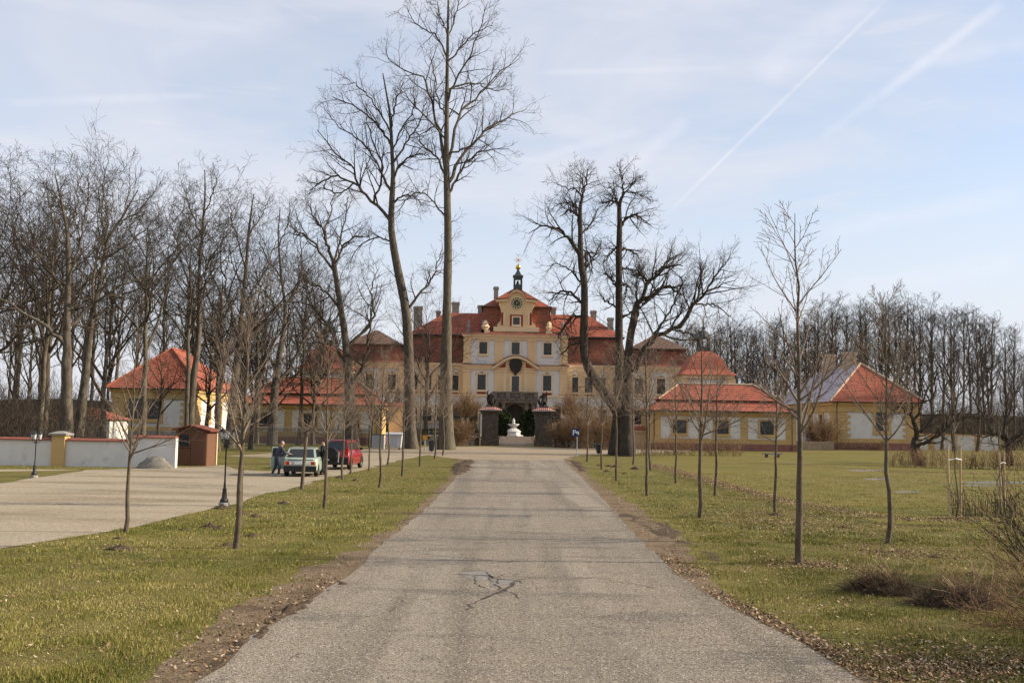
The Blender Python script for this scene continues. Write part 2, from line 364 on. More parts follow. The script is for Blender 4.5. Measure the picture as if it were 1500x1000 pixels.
ISL = wavy(gp([(-40, 691.5), (128, 688), (104, 692), (60, 699), (0, 708), (-90, 716)]), 1.2, .12, 9, True)
sheet('grass_island', ISL, .012, grass_m)
FORE = wavy(gp([(330, 668), (420, 662), (520, 657.5), (600, 655), (716, 654), (800, 655.5), (900, 656.5), (1010, 659), (1010, 662), (905, 664), (840, 668), (822, 674), (690, 674), (640, 668), (600, 661), (520, 663), (425, 671)]), 3, .25, 10, True)
sheet('forecourt_track', FORE, .015, sand_m)
LAWN = gp([(955, 683), (1010, 700), (1150, 740), (1290, 766), (1420, 772), (1700, 778), (2400, 790), (1850, 664), (1200, 660), (1010, 662), (960, 672)])
LAWN = wavy(LAWN, 3, .25, 12, True)
sheet('lawn', LAWN, .0055, lawn_m)
for i, q in enumerate(([(1232, 688.6), (1262, 687.6), (1290, 688.2), (1300, 689.4), (1268, 690.2)], [(1402, 706), (1440, 704.6), (1500, 705.4), (1520, 707.5), (1470, 709), (1425, 708)], [(1385, 711), (1430, 710.2), (1470, 711), (1440, 712.2)], [(1260, 701), (1300, 699.5), (1310, 702), (1280, 703)], [(1305, 720), (1345, 718.5), (1350, 721), (1320, 722)])):
    sheet('puddle', wavy(gp(q), .6, .05, 20 + i, True), .010, water_m)
# broken, patched place in the asphalt: two sunken patches and branching cracks, plus painted shadow lines of trunks
for i, q in enumerate(([(682, 838), (716, 836), (722, 843), (714, 851), (692, 850), (672, 842)], [(718, 848), (756, 849), (752, 856), (734, 858), (720, 862)])):
    sheet('asphalt_patch', wavy(gp(q), .12, .02, 30 + i, True), .014, patch_m)
def crack_shadow(pts, w, seed, name='road_crack_shadow'):
    r = random.Random(seed); q = wavy(gp(pts), .10, .025, seed); n_ = len(q)
    a, c = [], []
    for i, (x, y) in enumerate(q):
        ww = w * r.uniform(.35, 1.2) * (.4 if i in (0, n_ - 1) else 1)
        x0, y0 = q[max(i - 1, 0)]; x1, y1 = q[min(i + 1, n_ - 1)]; dl = math.hypot(x1 - x0, y1 - y0) + 1e-6
        nx, ny = -(y1 - y0) / dl * ww, (x1 - x0) / dl * ww
        a.append((x + nx, y + ny, .018)); c.append((x - nx, y - ny, .018))
    me = bpy.data.meshes.new(name); me.from_pydata(a + c, [], [(i, i + 1, n_ + i + 1, n_ + i) for i in range(n_ - 1)])
    me.materials.append(crack_shadow_m); o = link(name, me); o['kind'] = 'structure'
for i, (q, w) in enumerate((([(670, 842), (690, 843), (714, 844), (722, 848), (757, 851)], .036), ([(757, 851), (750, 858), (738, 865), (722, 871), (704, 880)], .04), ([(712, 838), (718, 844), (716, 850), (726, 853)], .02),
                            ([(676, 838), (692, 836), (712, 837)], .018), ([(728, 726), (745, 728), (768, 727)], .022), ([(740, 722), (752, 724)], .02), ([(750, 770), (762, 772), (772, 768)], .018),
                            ([(560, 823), (640, 822), (760, 820), (860, 821)], .008), ([(640, 756), (760, 755), (850, 756)], .008), ([(425, 965), (437, 957), (452, 960)], .012), ([(700, 843), (694, 850), (700, 857), (712, 862)], .014), ([(728, 850), (726, 858), (735, 866)], .018), ([(738, 865), (752, 870), (762, 879)], .010), ([(722, 848), (735, 843), (752, 843), (770, 838)], .010), ([(704, 880), (690, 886), (686, 895)], .014), ([(757, 851), (764, 856)], .010), ([(560, 900), (580, 893), (590, 880), (612, 876)], .007), ([(880, 905), (905, 898), (930, 902), (955, 893)], .007), ([(690, 795), (720, 797), (745, 793)], .009), ([(825, 850), (870, 846), (905, 852), (960, 862)], .009), ([(757, 851), (775, 846), (800, 848)], .010), ([(700, 707), (730, 706), (790, 708)], .012), ([(670, 738), (740, 736), (850, 739)], .008), ([(640, 782), (760, 781), (910, 784)], .008))):
    crack_shadow(q, w, 40 + i)  # long crosswise strips paint the cast shadows of the right-hand trunks
# churned wheel ruts in the mud beside the road: lumpy sheets with real relief
def lumpy(name, poly, h, seed, m, cell=.07, ridge=0.0):
    r = np.random.default_rng(seed); xs = [p[0] for p in poly]; ys = [p[1] for p in poly]
    nx, ny = int((max(xs) - min(xs)) / cell) + 2, int((max(ys) - min(ys)) / cell) + 2
    X, Y = np.meshgrid(np.linspace(min(xs), max(xs), nx), np.linspace(min(ys), max(ys), ny))
    d = edge_dist(X, Y, poly); ins = pip(X, Y, poly); fall = np.clip(d / .35, 0, 1) * ins
    n1 = r.random((ny, nx)); n1 = (n1 + np.roll(n1, 1, 0) + np.roll(n1, 1, 1) + np.roll(n1, -1, 0) + np.roll(n1, -1, 1)) / 5
    Z = fall * h * ((n1 - .28) * 1.6 + ridge * .5 * (1 + np.sin(X * 15 + Y * 9 + np.sin(Y * 3) * 1.6)) * (n1 + .1)) + np.where(ins, .0, -.03)
    v = np.stack([X, Y, Z], -1).reshape(-1, 3); idx = np.arange(nx * ny).reshape(ny, nx)
    f = np.stack([idx[:-1, :-1], idx[:-1, 1:], idx[1:, 1:], idx[1:, :-1]], -1).reshape(-1, 4)
    keep = (ins[:-1, :-1] | ins[1:, 1:] | ins[:-1, 1:] | ins[1:, :-1]).reshape(-1)
    o = link(name, np_mesh(name, v, f[keep], m)); o['kind'] = 'structure'; return o
def rut(px, h, seed, cell, ridge): lumpy('mud_rut', wavy(gp(px), cell * 3, cell * 1.2, seed, True), h, seed, mud_m, cell, ridge)
rut([(300, 985), (372, 925), (425, 885), (480, 868), (505, 850), (498, 862), (452, 886), (395, 922), (320, 975), (285, 1000)], .26, 1, .06, .9)
rut([(660, 690), (668, 680), (688, 672), (695, 677), (688, 688), (672, 698)], .14, 2, .14, .5)
rut([(950, 778), (968, 764), (995, 775), (1012, 797), (985, 795)], .07, 3, .09, .5)
rut([(905, 752), (920, 748), (955, 772), (945, 778)], .06, 5, .09, .5)
rut([(1020, 805), (1045, 808), (1062, 822), (1035, 820)], .05, 6, .08, .4)
rut([(832, 673), (850, 677), (860, 690), (846, 690)], .12, 4, .14, .5)
# ------------------------------------------------------------------ trees
def nrm(v): return v / (np.linalg.norm(v, axis=-1, keepdims=True) + 1e-9)
def spawn(r, pts, rad, n, t0, t1, ang, length, lt=.5, nseg=5, wig=.15, up=.05, rr=.55, rmax=9.0, tip=.006, flat=0.0, lvar=.35):
    """children of branches pts (N,P,3), rad (N,P): N*n new polylines"""
    Nn, Pn, _ = pts.shape
    t = t0 + (t1 - t0) * ((np.arange(n)[None] + r.random((Nn, n))) / n)
    ix = t * (Pn - 1); i0 = np.clip(ix.astype(int), 0, Pn - 2); f = (ix - i0)
    row = np.arange(Nn)[:, None]
    a, c = pts[row, i0], pts[row, i0 + 1]
    pos = a + (c - a) * f[..., None]; pr = rad[row, i0] * (1 - f) + rad[row, i0 + 1] * f
    tan = nrm(c - a)
    ref = np.where(np.abs(tan[..., 2:3]) > .9, np.array([1., 0, 0]), np.array([0, 0, 1.]))
    u = nrm(np.cross(tan, ref)); v = np.cross(tan, u)
    az = r.random((Nn, 1)) * 6.283 + np.arange(n)[None] * 2.39996 + r.normal(0, .5, (Nn, n))
    an = np.radians(ang[0] + (ang[1] - ang[0]) * r.random((Nn, n)))
    d = np.cos(an)[..., None] * tan + np.sin(an)[..., None] * (np.cos(az)[..., None] * u + np.sin(az)[..., None] * v)
    if flat: d[..., 2] *= (1 - flat)
    d = nrm(d)
    ln = length if np.isscalar(length) else np.asarray(length)[:, None]
    ln = ln * (1 - lt * (t - t0) / (t1 - t0 + 1e-9)) * (1 - lvar + 2 * lvar * r.random((Nn, n)))
    pos, d, ln, pr = pos.reshape(-1, 3), d.reshape(-1, 3), ln.reshape(-1), pr.reshape(-1)
    M = len(pos); out = np.empty((M, nseg + 1, 3)); out[:, 0] = pos
    for k in range(nseg):
        d = nrm(d + r.normal(0, wig, (M, 3)) + np.array([0, 0, up])[None])
        pos = pos + d * (ln / nseg)[:, None]; out[:, k + 1] = pos
    r0 = np.minimum(pr * rr, rmax); s = np.linspace(0, 1, nseg + 1)[None]
    rads = np.maximum(r0[:, None] * (1 - s) ** .75 * 1.0, tip)
    return out, rads
def tubes(pts, rad, k):
    Nn, Pn, _ = pts.shape
    tan = np.empty_like(pts); tan[:, 1:-1] = pts[:, 2:] - pts[:, :-2]; tan[:, 0] = pts[:, 1] - pts[:, 0]; tan[:, -1] = pts[:, -1] - pts[:, -2]
    tan = nrm(tan); mean = nrm(tan.mean(1))
    ref = np.where(np.abs(mean[:, 2:3]) > .8, np.array([.96, .28, 0.]), np.array([0, 0, 1.]))[:, None]
    u = nrm(np.cross(tan, ref)); v = np.cross(tan, u)
    th = np.arange(k) * 2 * np.pi / k
    ring = pts[:, :, None] + rad[:, :, None, None] * (np.cos(th)[None, None, :, None] * u[:, :, None] + np.sin(th)[None, None, :, None] * v[:, :, None])
    idx = np.arange(Nn * Pn * k).reshape(Nn, Pn, k); nx = np.roll(idx, -1, 2)
    f = np.stack([idx[:, :-1], nx[:, :-1], nx[:, 1:], idx[:, 1:]], -1).reshape(-1, 4)
    return ring.reshape(-1, 3), f[:, ::-1]
def tube_mesh(name, groups, m, smooth=True):
    vs, fs, off = [], [], 0
    for pts, rad, k in groups:
        v, f = tubes(pts, rad, k); vs.append(v); fs.append(f + off); off += len(v)
    return np_mesh(name, np.concatenate(vs), np.concatenate(fs), m, smooth)
def poly_res(pts, n):                        # Catmull-Rom through pts, n+1 samples
    p = np.array(pts, float); p = np.vstack([2 * p[0] - p[1], p, 2 * p[-1] - p[-2]]); m_ = len(p) - 3
    out = []
    for s in np.linspace(0, m_, n + 1):
        i = min(int(s), m_ - 1); t = s - i; a, b_, c, d = p[i], p[i + 1], p[i + 2], p[i + 3]
        out.append(.5 * (2 * b_ + (c - a) * t + (2 * a - 5 * b_ + 4 * c - d) * t * t + (3 * b_ - a - 3 * c + d) * t ** 3))
    return np.array(out)
def rough_trunk(pts, rad, k, seed, flare=.5):
    v, f = tubes(pts[None], rad[None], k); r = np.random.default_rng(seed); v = v.reshape(len(pts), k, 3)
    lob = 1 + r.normal(0, .045, (len(pts), k)); th = np.arange(k) * 6.283 / k; ph = r.random() * 6
    z = v[:, :, 2] - v[:, :, 2].min(); hh = rad[0] * 5
    lob += flare * np.clip(1 - z / hh, 0, 1) ** 2 * (.6 + .4 * np.sin(th * 5 + ph))[None]
    v = pts[:, None] + (v - pts[:, None]) * lob[..., None]
    v[0, :, 2] = min(v[0, :, 2].min(), -.15 + pts[0][2])
    return v.reshape(-1, 3), f
def assemble(root, trunk, limbs, twigs, tm, lm, wm):
    """trunk: (verts, faces); limbs: list of (pts,rad,k) each its own object when small in number; twigs joined"""
    link('trunk', np_mesh('trunk', trunk[0], trunk[1], tm, True), root)
    for g in limbs: link('limb', tube_mesh('limb', [g], lm), root)
    o = link('crown', tube_mesh('crown', twigs, wm), root); o['kind'] = 'stuff'

# --- young avenue trees -------------------------------------------------
def young(seed, H=7.0, clear=.36, spread=.26, nb=13, r0=.085, dense=1.0, lean=0.0, multi=0):
    r = np.random.default_rng(seed); n = 14; z = np.linspace(0, H, n + 1)
    wob = np.cumsum(r.normal(0, .022, (n + 1, 2)), 0); wob[0] = 0
    pts = np.column_stack([wob[:, 0] + lean * z, wob[:, 1], z]); s = z / H
    rad = r0 * np.where(s < clear, 1 - .35 * s / clear, .65 * (1 - (s - clear) / (1 - clear)) ** .9) + .006
    tp, tr = pts[None], rad[None]
    b1 = spawn(r, tp, tr, nb, clear, .97, (28, 48), spread * H, .66, 7, .06, .05, .62, .05, .006)
    b1b = spawn(r, tp, tr, 4, clear, clear + .10, (45, 70), spread * H * .95, .2, 7, .09, .05, .6, .045, .006)
    p1 = np.concatenate([b1[0], b1b[0]]); r1 = np.concatenate([b1[1], b1b[1]])
    len1 = np.linalg.norm(np.diff(p1, axis=1), axis=2).sum(1)
    b2 = spawn(r, p1, r1, int(7 * dense), .18, .95, (25, 48), len1 * .42, .5, 5, .09, .05, .6, .02, .0045)
    len2 = np.linalg.norm(np.diff(b2[0], axis=1), axis=2).sum(1)
    b3 = spawn(r, b2[0], b2[1], int(4 * dense), .25, 1.0, (25, 50), len2 * .5, .4, 3, .1, .03, .6, .012, .004)
    tw = [(p1, r1, 5), (*b2, 4), (*b3, 3)]
    return rough_trunk(pts, rad, 10, seed, .18), tw
YT = [young(1, 7.2, .36, .31, 19, .070, .95), young(2, 6.6, .36, .36, 15, .074, 1.1), young(3, 6.4, .40, .32, 16, .062, 1.3, .012),
      young(5, 6.8, .44, .28, 18, .058, 1.2, -.008), young(8, 5.6, .46, .30, 14, .058, 1.3, .02)]
YTH = [float(max(p_[..., 2].max() for p_, *_ in tw)) for t, tw in YT]
YM = []
for t, tw in YT:
    tm = np_mesh('trunk', t[0], t[1], bark_young, True); cm = tube_mesh('crown', tw, twig_young); YM.append((tm, cm))
yl = [  # base px, top y, variant, label, turn
    (183, 780, 468, 1, 'young bare tree at the gravel edge, first on the left and nearest the white wall'),
    (345, 803, 385, 1, 'young bare tree with a notched trunk standing beside the iron lamp post'),
    (353, 741, 452, 0, 'slim young tree half hidden just behind the notched trunk beside the lamp post'),
    (475, 743, 478, 0, 'young bare tree on the left verge standing in line with the green hatchback'),
    (502, 702, 520, 2, 'leaning young tree on the left verge in front of the red car'),
    (513, 694, 535, 3, 'thin young tree just behind the leaning one beside the red car'),
    (555, 714, 500, 2, 'young tree on open grass of the left verge in front of the grey bin container'),
    (540, 690, 540, 3, 'thin young tree to the left of the grey bin container'),
    (589, 697, 515, 0, 'young tree on the left verge in line with the leaning old tree trunk'),
    (567, 681, 545, 4, 'small young tree directly before the grey bin container'),
    (615, 683, 520, 3, 'young tree on the left verge in front of the orange sign'),
    (636, 672, 530, 2, 'young tree on the left verge in front of the tallest old trunk'),
    (648, 667, 538, 4, 'last young tree of the left row, nearest the gate'),
    (1170, 826, 292, 0, 'tallest young tree, first on the right of the road with a leader against open sky'),
    (1299, 796, 405, 2, 'young bare tree furthest right, in front of the frosted roofed house'),
    (1024, 758, 432, 1, 'young bare tree on the right verge in front of the bell shaped red roof'),
    (1135, 751, 512, 4, 'young bare tree on the right grass in front of the stone bench'),
    (948, 726, 455, 3, 'young bare tree on the right verge in line with the heavy leaning limbs'),
    (1047, 726, 520, 4, 'small young tree behind the leaf strip in front of the low red roofed range'),
    (990, 708, 520, 2, 'young tree with a leaning trunk before the brown hedge on the right'),
    (903, 704, 495, 3, 'young tree on the right verge just before the curved old trunk'),
    (953, 689, 535, 4, 'slim young tree on the right verge behind a molehill'),
    (881, 687, 520, 2, 'leaning young tree on the right verge between the dark bin and the old trunk'),
    (927, 680, 540, 4, 'slim young tree to the right of the curved old trunk base'),
    (860, 676, 528, 0, 'last young tree of the right row, next to the blue parking sign')]
for i, (px, py, ty, vi, lab) in enumerate(yl):
    p = G(px, py); H = P(px, ty, p.y).z; s = H / YTH[vi]; k = (s if s < 1.15 else s * .95)
    root = thing('young_tree', lab, 'tree', p, rnd.random() * 6.28, 'young trees lining the drive')
    root.scale = (k, k, s)
    link('trunk', YM[vi][0], root); c = link('crown', YM[vi][1], root); c['kind'] = 'stuff'
# a pollarded young tree: stub trunk with a tuft of shoots
p = G(442, 716); root = thing('young_tree', 'topped young tree with a stubby head of shoots behind the green hatchback', 'tree', p, 0, 'young trees lining the drive')
H = P(442, 632, p.y).z; r_ = np.random.default_rng(4)
pts = np.column_stack([np.linspace(0, .12, 9), np.zeros(9), np.linspace(0, H, 9)]); rad = np.linspace(.075, .06, 9); rad[-2:] = .085
b1 = spawn(r_, pts[None], rad[None], 22, .92, 1.0, (20, 75), 1.0, .2, 5, .12, .05, .4, .016, .005)
b2 = spawn(r_, b1[0], b1[1], 4, .3, 1, (20, 45), .35, .3, 3, .1, .03, .6, .008, .004)
t = rough_trunk(pts, rad, 10, 4, .2)
link('trunk', np_mesh('trunk', t[0], t[1], bark_young, True), root); c = link('crown', tube_mesh('crown', [(*b1, 4), (*b2, 3)], twig_young), root); c['kind'] = 'stuff'

# --- the old trees by the gate, limb by limb -----------------------------
def hero(name, label, D, trunk_px, limbs_px, seed, tm=bark_m, wm=twig_m, twig=1.0, droop=.0, n2=9, n3=6, n4=4, fine=.010, ang=(28, 58), l2=.42, sub=1.0, group=None):
    r = np.random.default_rng(seed); mpp = D / FPX
    base = P(trunk_px[0][0], trunk_px[0][1], D); gz = G(trunk_px[0][0], trunk_px[0][1]).z
    root = thing(name, label, 'tree', (base.x, D, 0), 0, group)
    o = np.array([base.x, D, 0.0])
    def line(px, n, dep, y0=0.0):
        w = np.array([tuple(P(q[0], q[1], D)) for q in px]) - o
        w[:, 1] = y0 + dep * np.linspace(0, 1, len(px)) ** 1.1
        pts = poly_res(w, n); wd = np.interp(np.linspace(0, 1, n + 1), np.linspace(0, 1, len(px)), [q[2] for q in px]) * mpp * .5 * (.86 if y0 == 0.0 and dep == 0 else .74)
        return pts, wd
    tp, tr = line(trunk_px, 26, 0.0); tp[:, 1] += np.cumsum(r.normal(0, .06, len(tp))); tp[0, 2] = -.1
    allp, allr, limbs = [], [], []
    for px in limbs_px:
        ext = sum(math.hypot(a[0] - b_[0], a[1] - b_[1]) for a, b_ in zip(px, px[1:])) * mpp
        dep = r.uniform(-.55, .55) * ext
        p0 = np.array(tuple(P(px[0][0], px[0][1], D))) - o
        j = np.argmin(np.abs(tp[:, 2] - p0[2]) + .6 * np.abs(tp[:, 0] - p0[0])); y0 = tp[j, 1]
        pts, wd = line(px, 16, dep, y0); pts[1:] += r.normal(0, .05 + .004 * ext, pts[1:].shape)
        wd = np.maximum(wd, .012); limbs.append((pts[None], wd[None], 6)); allp.append(pts); allr.append(wd)
    P1, R1 = np.array(allp), np.array(allr)
    ln = np.linalg.norm(np.diff(P1, axis=1), axis=2).sum(1)
    b2 = spawn(r, P1, R1, n2, .12, 1.0, ang, np.clip(ln * l2, 1.5, 6.5) * sub, .45, 7, .13, .05 - droop, .6, .10, fine)
    tw2 = spawn(r, tp[None], tr[None], int(14 * twig), .35, 1.0, (40, 80), 3.2, .3, 6, .14, .03 - droop, .3, .05, fine)
    p2 = np.concatenate([b2[0], tw2[0][:, ::1]]) if tw2[0].shape[1] == b2[0].shape[1] else b2[0]; r2 = b2[1]
    len2 = np.linalg.norm(np.diff(b2[0], axis=1), axis=2).sum(1)
    b3 = spawn(r, b2[0], b2[1], n3, .15, 1.0, ang, len2 * .46, .4, 5, .14, .04 - droop, .6, .04, fine * .8)
    b3t = spawn(r, tw2[0], tw2[1], 5, .2, 1.0, ang, 1.1, .4, 5, .14, .04 - droop, .6, .03, fine * .8)
    p3 = np.concatenate([b3[0], b3t[0]]); r3 = np.concatenate([b3[1], b3t[1]])
    len3 = np.linalg.norm(np.diff(p3, axis=1), axis=2).sum(1)
    b4 = spawn(r, p3, r3, n4, .2, 1.0, (22, 55), np.clip(len3 * .5, .35, 1.6), .3, 3, .13, .03 - droop, .6, .02, fine * .7)
    t = rough_trunk(tp, tr, 14, seed, .35)
    assemble(root, t, limbs, [(*b2, 5), (*tw2, 4), (p3, r3, 3), (*b4, 3)], tm, tm, wm)
    return root
hero('tall_bare_tree', 'tallest bare tree, its straight trunk rising past the left end of the chateau roof', 112,
     [(654, 664, 30), (653, 640, 25), (653, 560, 20), (654, 500, 17), (655, 440, 15), (656, 380, 14), (656, 330, 13), (655, 285, 12), (654, 256, 11), (654, 180, 8), (655, 100, 6), (656, 30, 4), (657, -30, 2)],
     [[(653, 252, 7), (646, 200, 6), (636, 168, 5), (628, 132, 4), (616, 108, 3.5), (592, 96, 2.5), (568, 80, 2), (562, 60, 1)],
      [(655, 240, 7), (668, 176, 6), (676, 156, 5), (696, 132, 4), (716, 108, 3), (736, 80, 2.5), (764, 60, 1)],
      [(656, 268, 8), (676, 224, 6), (700, 192, 5), (720, 168, 4), (748, 148, 3), (774, 132, 1)],
      [(656, 284, 6), (672, 256, 5), (688, 232, 4), (712, 218, 3), (745, 215, 1)],
      [(652, 256, 5), (636, 224, 4), (616, 204, 3), (606, 178, 1)],
      [(655, 85, 4), (640, 52, 3), (608, 32, 2), (590, 2, 1)],
      [(655, 92, 4), (676, 68, 3), (696, 48, 2.5), (722, 36, 1)],
      [(655, 150, 5), (668, 120, 4), (688, 92, 3), (704, 60, 2), (712, 30, 1)],
      [(654, 170, 4), (641, 140, 3), (634, 100, 2.5), (625, 60, 1)],
      [(655, 60, 3.5), (664, 30, 2.5), (672, -5, 2), (676, -35, 1)], [(655, 50, 3), (645, 20, 2), (636, -15, 1)],
      [(653, 318, 4), (632, 292, 3), (612, 282, 2.5), (592, 296, 2), (580, 320, 1)],
      [(655, 130, 4), (690, 118, 3), (722, 126, 2), (750, 120, 1)], [(655, 225, 4), (690, 215, 3), (715, 190, 2), (742, 185, 1)],
      [(654, 205, 4), (620, 170, 3), (600, 150, 2), (585, 140, 1)]], 21, bark_pale, twig_m, 1.4, 0, 12, 6, 4, .011)
hero('leaning_bare_tree', 'big bare tree beside the tallest one, bending left with a rounded crown', 114,
     [(601, 664, 26), (600, 620, 21), (600, 560, 18), (598, 500, 16), (594, 450, 15), (584, 400, 14), (577, 365, 13), (573, 332, 11), (574, 296, 10), (576, 260, 8), (574, 212, 6), (571, 165, 4), (561, 108, 2)],
     [[(571, 322, 8), (544, 292, 6), (520, 268, 5), (516, 240, 4), (492, 224, 3), (462, 188, 1.5)],
      [(524, 272, 5), (492, 256, 4), (464, 264, 3), (444, 258, 1.5)],
      [(573, 352, 4), (552, 348, 3), (528, 356, 2.5), (506, 386, 1)],
      [(575, 262, 5), (592, 240, 4), (616, 232, 3), (632, 238, 1.5)],
      [(574, 214, 5), (556, 188, 4), (528, 164, 3), (490, 150, 1.5)],
      [(573, 190, 4), (580, 160, 3), (594, 130, 1.5)], [(574, 200, 4), (552, 160, 3), (530, 136, 2), (508, 124, 1)],
      [(574, 280, 6), (552, 240, 4), (530, 210, 3), (500, 190, 2), (478, 165, 1)],
      [(575, 240, 5), (600, 205, 3.5), (618, 180, 2.5), (625, 150, 1)],
      [(548, 296, 5), (560, 250, 4), (545, 205, 3), (535, 170, 1.5)],
      [(520, 268, 4), (500, 285, 3), (478, 282, 2), (455, 295, 1)], [(574, 300, 5), (592, 286, 3), (610, 290, 2), (620, 305, 1)],
      [(575, 225, 4), (590, 190, 3), (608, 165, 2), (604, 140, 1)], [(595, 455, 6), (625, 420, 4), (640, 395, 3), (650, 360, 1)]], 22, bark_m, twig_m, .8, 0, 12, 6, 4, .011)
hero('pollard_tree', 'bare tree with crooked limbs left of the bending tree, behind the red car', 100,
     [(516, 662, 26), (514, 620, 20), (512, 560, 16), (506, 500, 12), (499, 450, 10), (493, 410, 9), (489, 382, 8)],
     [[(489, 384, 7), (474, 345, 5), (476, 315, 4), (482, 282, 2)], [(492, 400, 6), (462, 360, 5), (446, 342, 4), (434, 345, 3), (424, 320, 1.5)],
      [(490, 390, 5), (505, 362, 4), (524, 350, 3), (545, 352, 1.5)], [(500, 455, 6), (470, 420, 4), (447, 410, 3), (430, 385, 1.5)],
      [(489, 384, 5), (500, 340, 4), (505, 305, 2.5), (508, 285, 1)], [(508, 510, 8), (545, 465, 5), (540, 420, 3), (550, 390, 1.5)],
      [(512, 560, 9), (480, 480, 6), (450, 440, 4), (436, 400, 2)], [(514, 570, 8), (540, 520, 5), (548, 470, 3.5), (560, 430, 1.5)],
      [(478, 340, 4), (460, 318, 3), (452, 295, 1.5)]], 23, bark_m, twig_m, .8, 0, 11, 6, 4, .010, (30, 70))
hero('curved_trunk_tree', 'tall bare tree right of the gate whose trunk curves up from a wide base', 100,
     [(908, 668, 35), (914, 640, 31), (916, 618, 28), (902, 596, 22), (881, 569, 17), (862, 540, 15), (855, 510, 14), (856, 460, 13), (856, 415, 12), (851, 385, 11), (850, 340, 8), (850, 304, 6), (853, 289, 4)],
     [[(848, 372, 8), (832, 349, 6), (817, 335, 5), (796, 331, 3.5), (776, 342, 1.5)], [(850, 336, 6), (845, 313, 5), (835, 307, 4), (821, 315, 1.5)],
      [(850, 310, 4), (835, 296, 3), (812, 302, 1.5)], [(854, 446, 7), (838, 430, 5), (820, 427, 4), (804, 444, 1.5)],
      [(854, 464, 7), (838, 463, 6), (826, 481, 5), (816, 494, 2)], [(858, 390, 6), (859, 370, 5), (865, 370, 4), (870, 398, 2)],
      [(853, 290, 4), (843, 276, 3), (828, 274, 2), (812, 268, 1)], [(853, 290, 4), (858, 268, 3), (860, 250, 1.5)], [(853, 290, 3), (852, 266, 2), (838, 252, 1)],
      [(856, 420, 5), (835, 395, 3), (815, 385, 2), (800, 395, 1)], [(856, 400, 4), (872, 372, 3), (884, 350, 1.5)],
      [(858, 500, 5), (838, 505, 4), (822, 520, 2)], [(850, 345, 4), (866, 325, 3), (878, 300, 1.5)]], 24, bark_dark, twig_m, 1.2, .01, 11, 6, 4, .010, (30, 75), .55, 1.15)
hero('straight_trunk_tree', 'tall dark bare tree with an upright trunk standing behind the curved one', 103,
     [(906, 664, 30), (907, 620, 24), (908, 567, 18), (907, 510, 14), (907, 430, 12), (907, 370, 11), (908, 330, 9), (908, 298, 7), (916, 280, 3)],
     [[(907, 296, 6), (892, 295, 5), (880, 300, 2)], [(909, 332, 6), (922, 316, 5), (937, 313, 4), (957, 327, 1.5)],
      [(909, 364, 5), (925, 364, 4), (942, 378, 1.5)], [(907, 358, 5), (895, 370, 4), (883, 387, 1.5)], [(908, 418, 5), (918, 415, 4), (918, 428, 3), (914, 442, 2)],
      [(905, 420, 5), (892, 405, 4), (885, 400, 2)], [(908, 300, 5), (900, 280, 3), (893, 262, 1.5)], [(912, 288, 4), (912, 262, 3), (903, 245, 1)],
      [(915, 282, 3), (928, 268, 2.5), (934, 255, 1)], [(916, 280, 3), (935, 284, 2), (950, 292, 1)], [(908, 390, 5), (925, 395, 3), (945, 400, 1)],
      [(907, 450, 5), (888, 440, 3), (880, 425, 1.5)], [(907, 470, 5), (930, 450, 3), (945, 420, 1)]], 25, bark_dark, twig_m, 1.2, .01, 11, 6, 4, .010, (30, 75), .55, 1.15)
hero('sprawling_tree', 'dark old tree with heavy limbs sprawling to the right over the lawn', 98,
     [(918, 668, 26), (918, 640, 22), (918, 600, 20), (920, 550, 16), (922, 505, 13), (928, 469, 13), (931, 452, 11), (934, 441, 8)],
     [[(929, 470, 9), (937, 442, 8), (949, 415, 7), (970, 397, 5), (994, 394, 2)], [(941, 446, 7), (964, 424, 6), (982, 418, 5), (1002, 430, 2)],
      [(930, 545, 12), (946, 505, 11), (970, 490, 10), (994, 475, 9), (1018, 445, 8), (1033, 430, 6), (1051, 418, 4), (1078, 409, 1.5)],
      [(1022, 442, 5), (1028, 408, 4), (1034, 382, 1.5)], [(949, 416, 5), (940, 405, 4), (925, 402, 2)], [(960, 402, 5), (980, 380, 3), (1000, 368, 1.5)],
      [(1030, 432, 4), (1050, 400, 3), (1062, 382, 1.5)], [(1020, 446, 4), (1050, 446, 3), (1075, 462, 1.5)], [(950, 500, 5), (985, 450, 3.5), (1005, 400, 1.5)],
      [(935, 445, 5), (930, 420, 3), (938, 395, 1.5)], [(985, 482, 4), (1010, 490, 3), (1030, 510, 1.5)], [(975, 488, 5), (1000, 455, 3), (1010, 430, 1)]], 26, bark_dark, twig_m, .6, -.03, 12, 6, 4, .010, (28, 62), .55, 1.1)

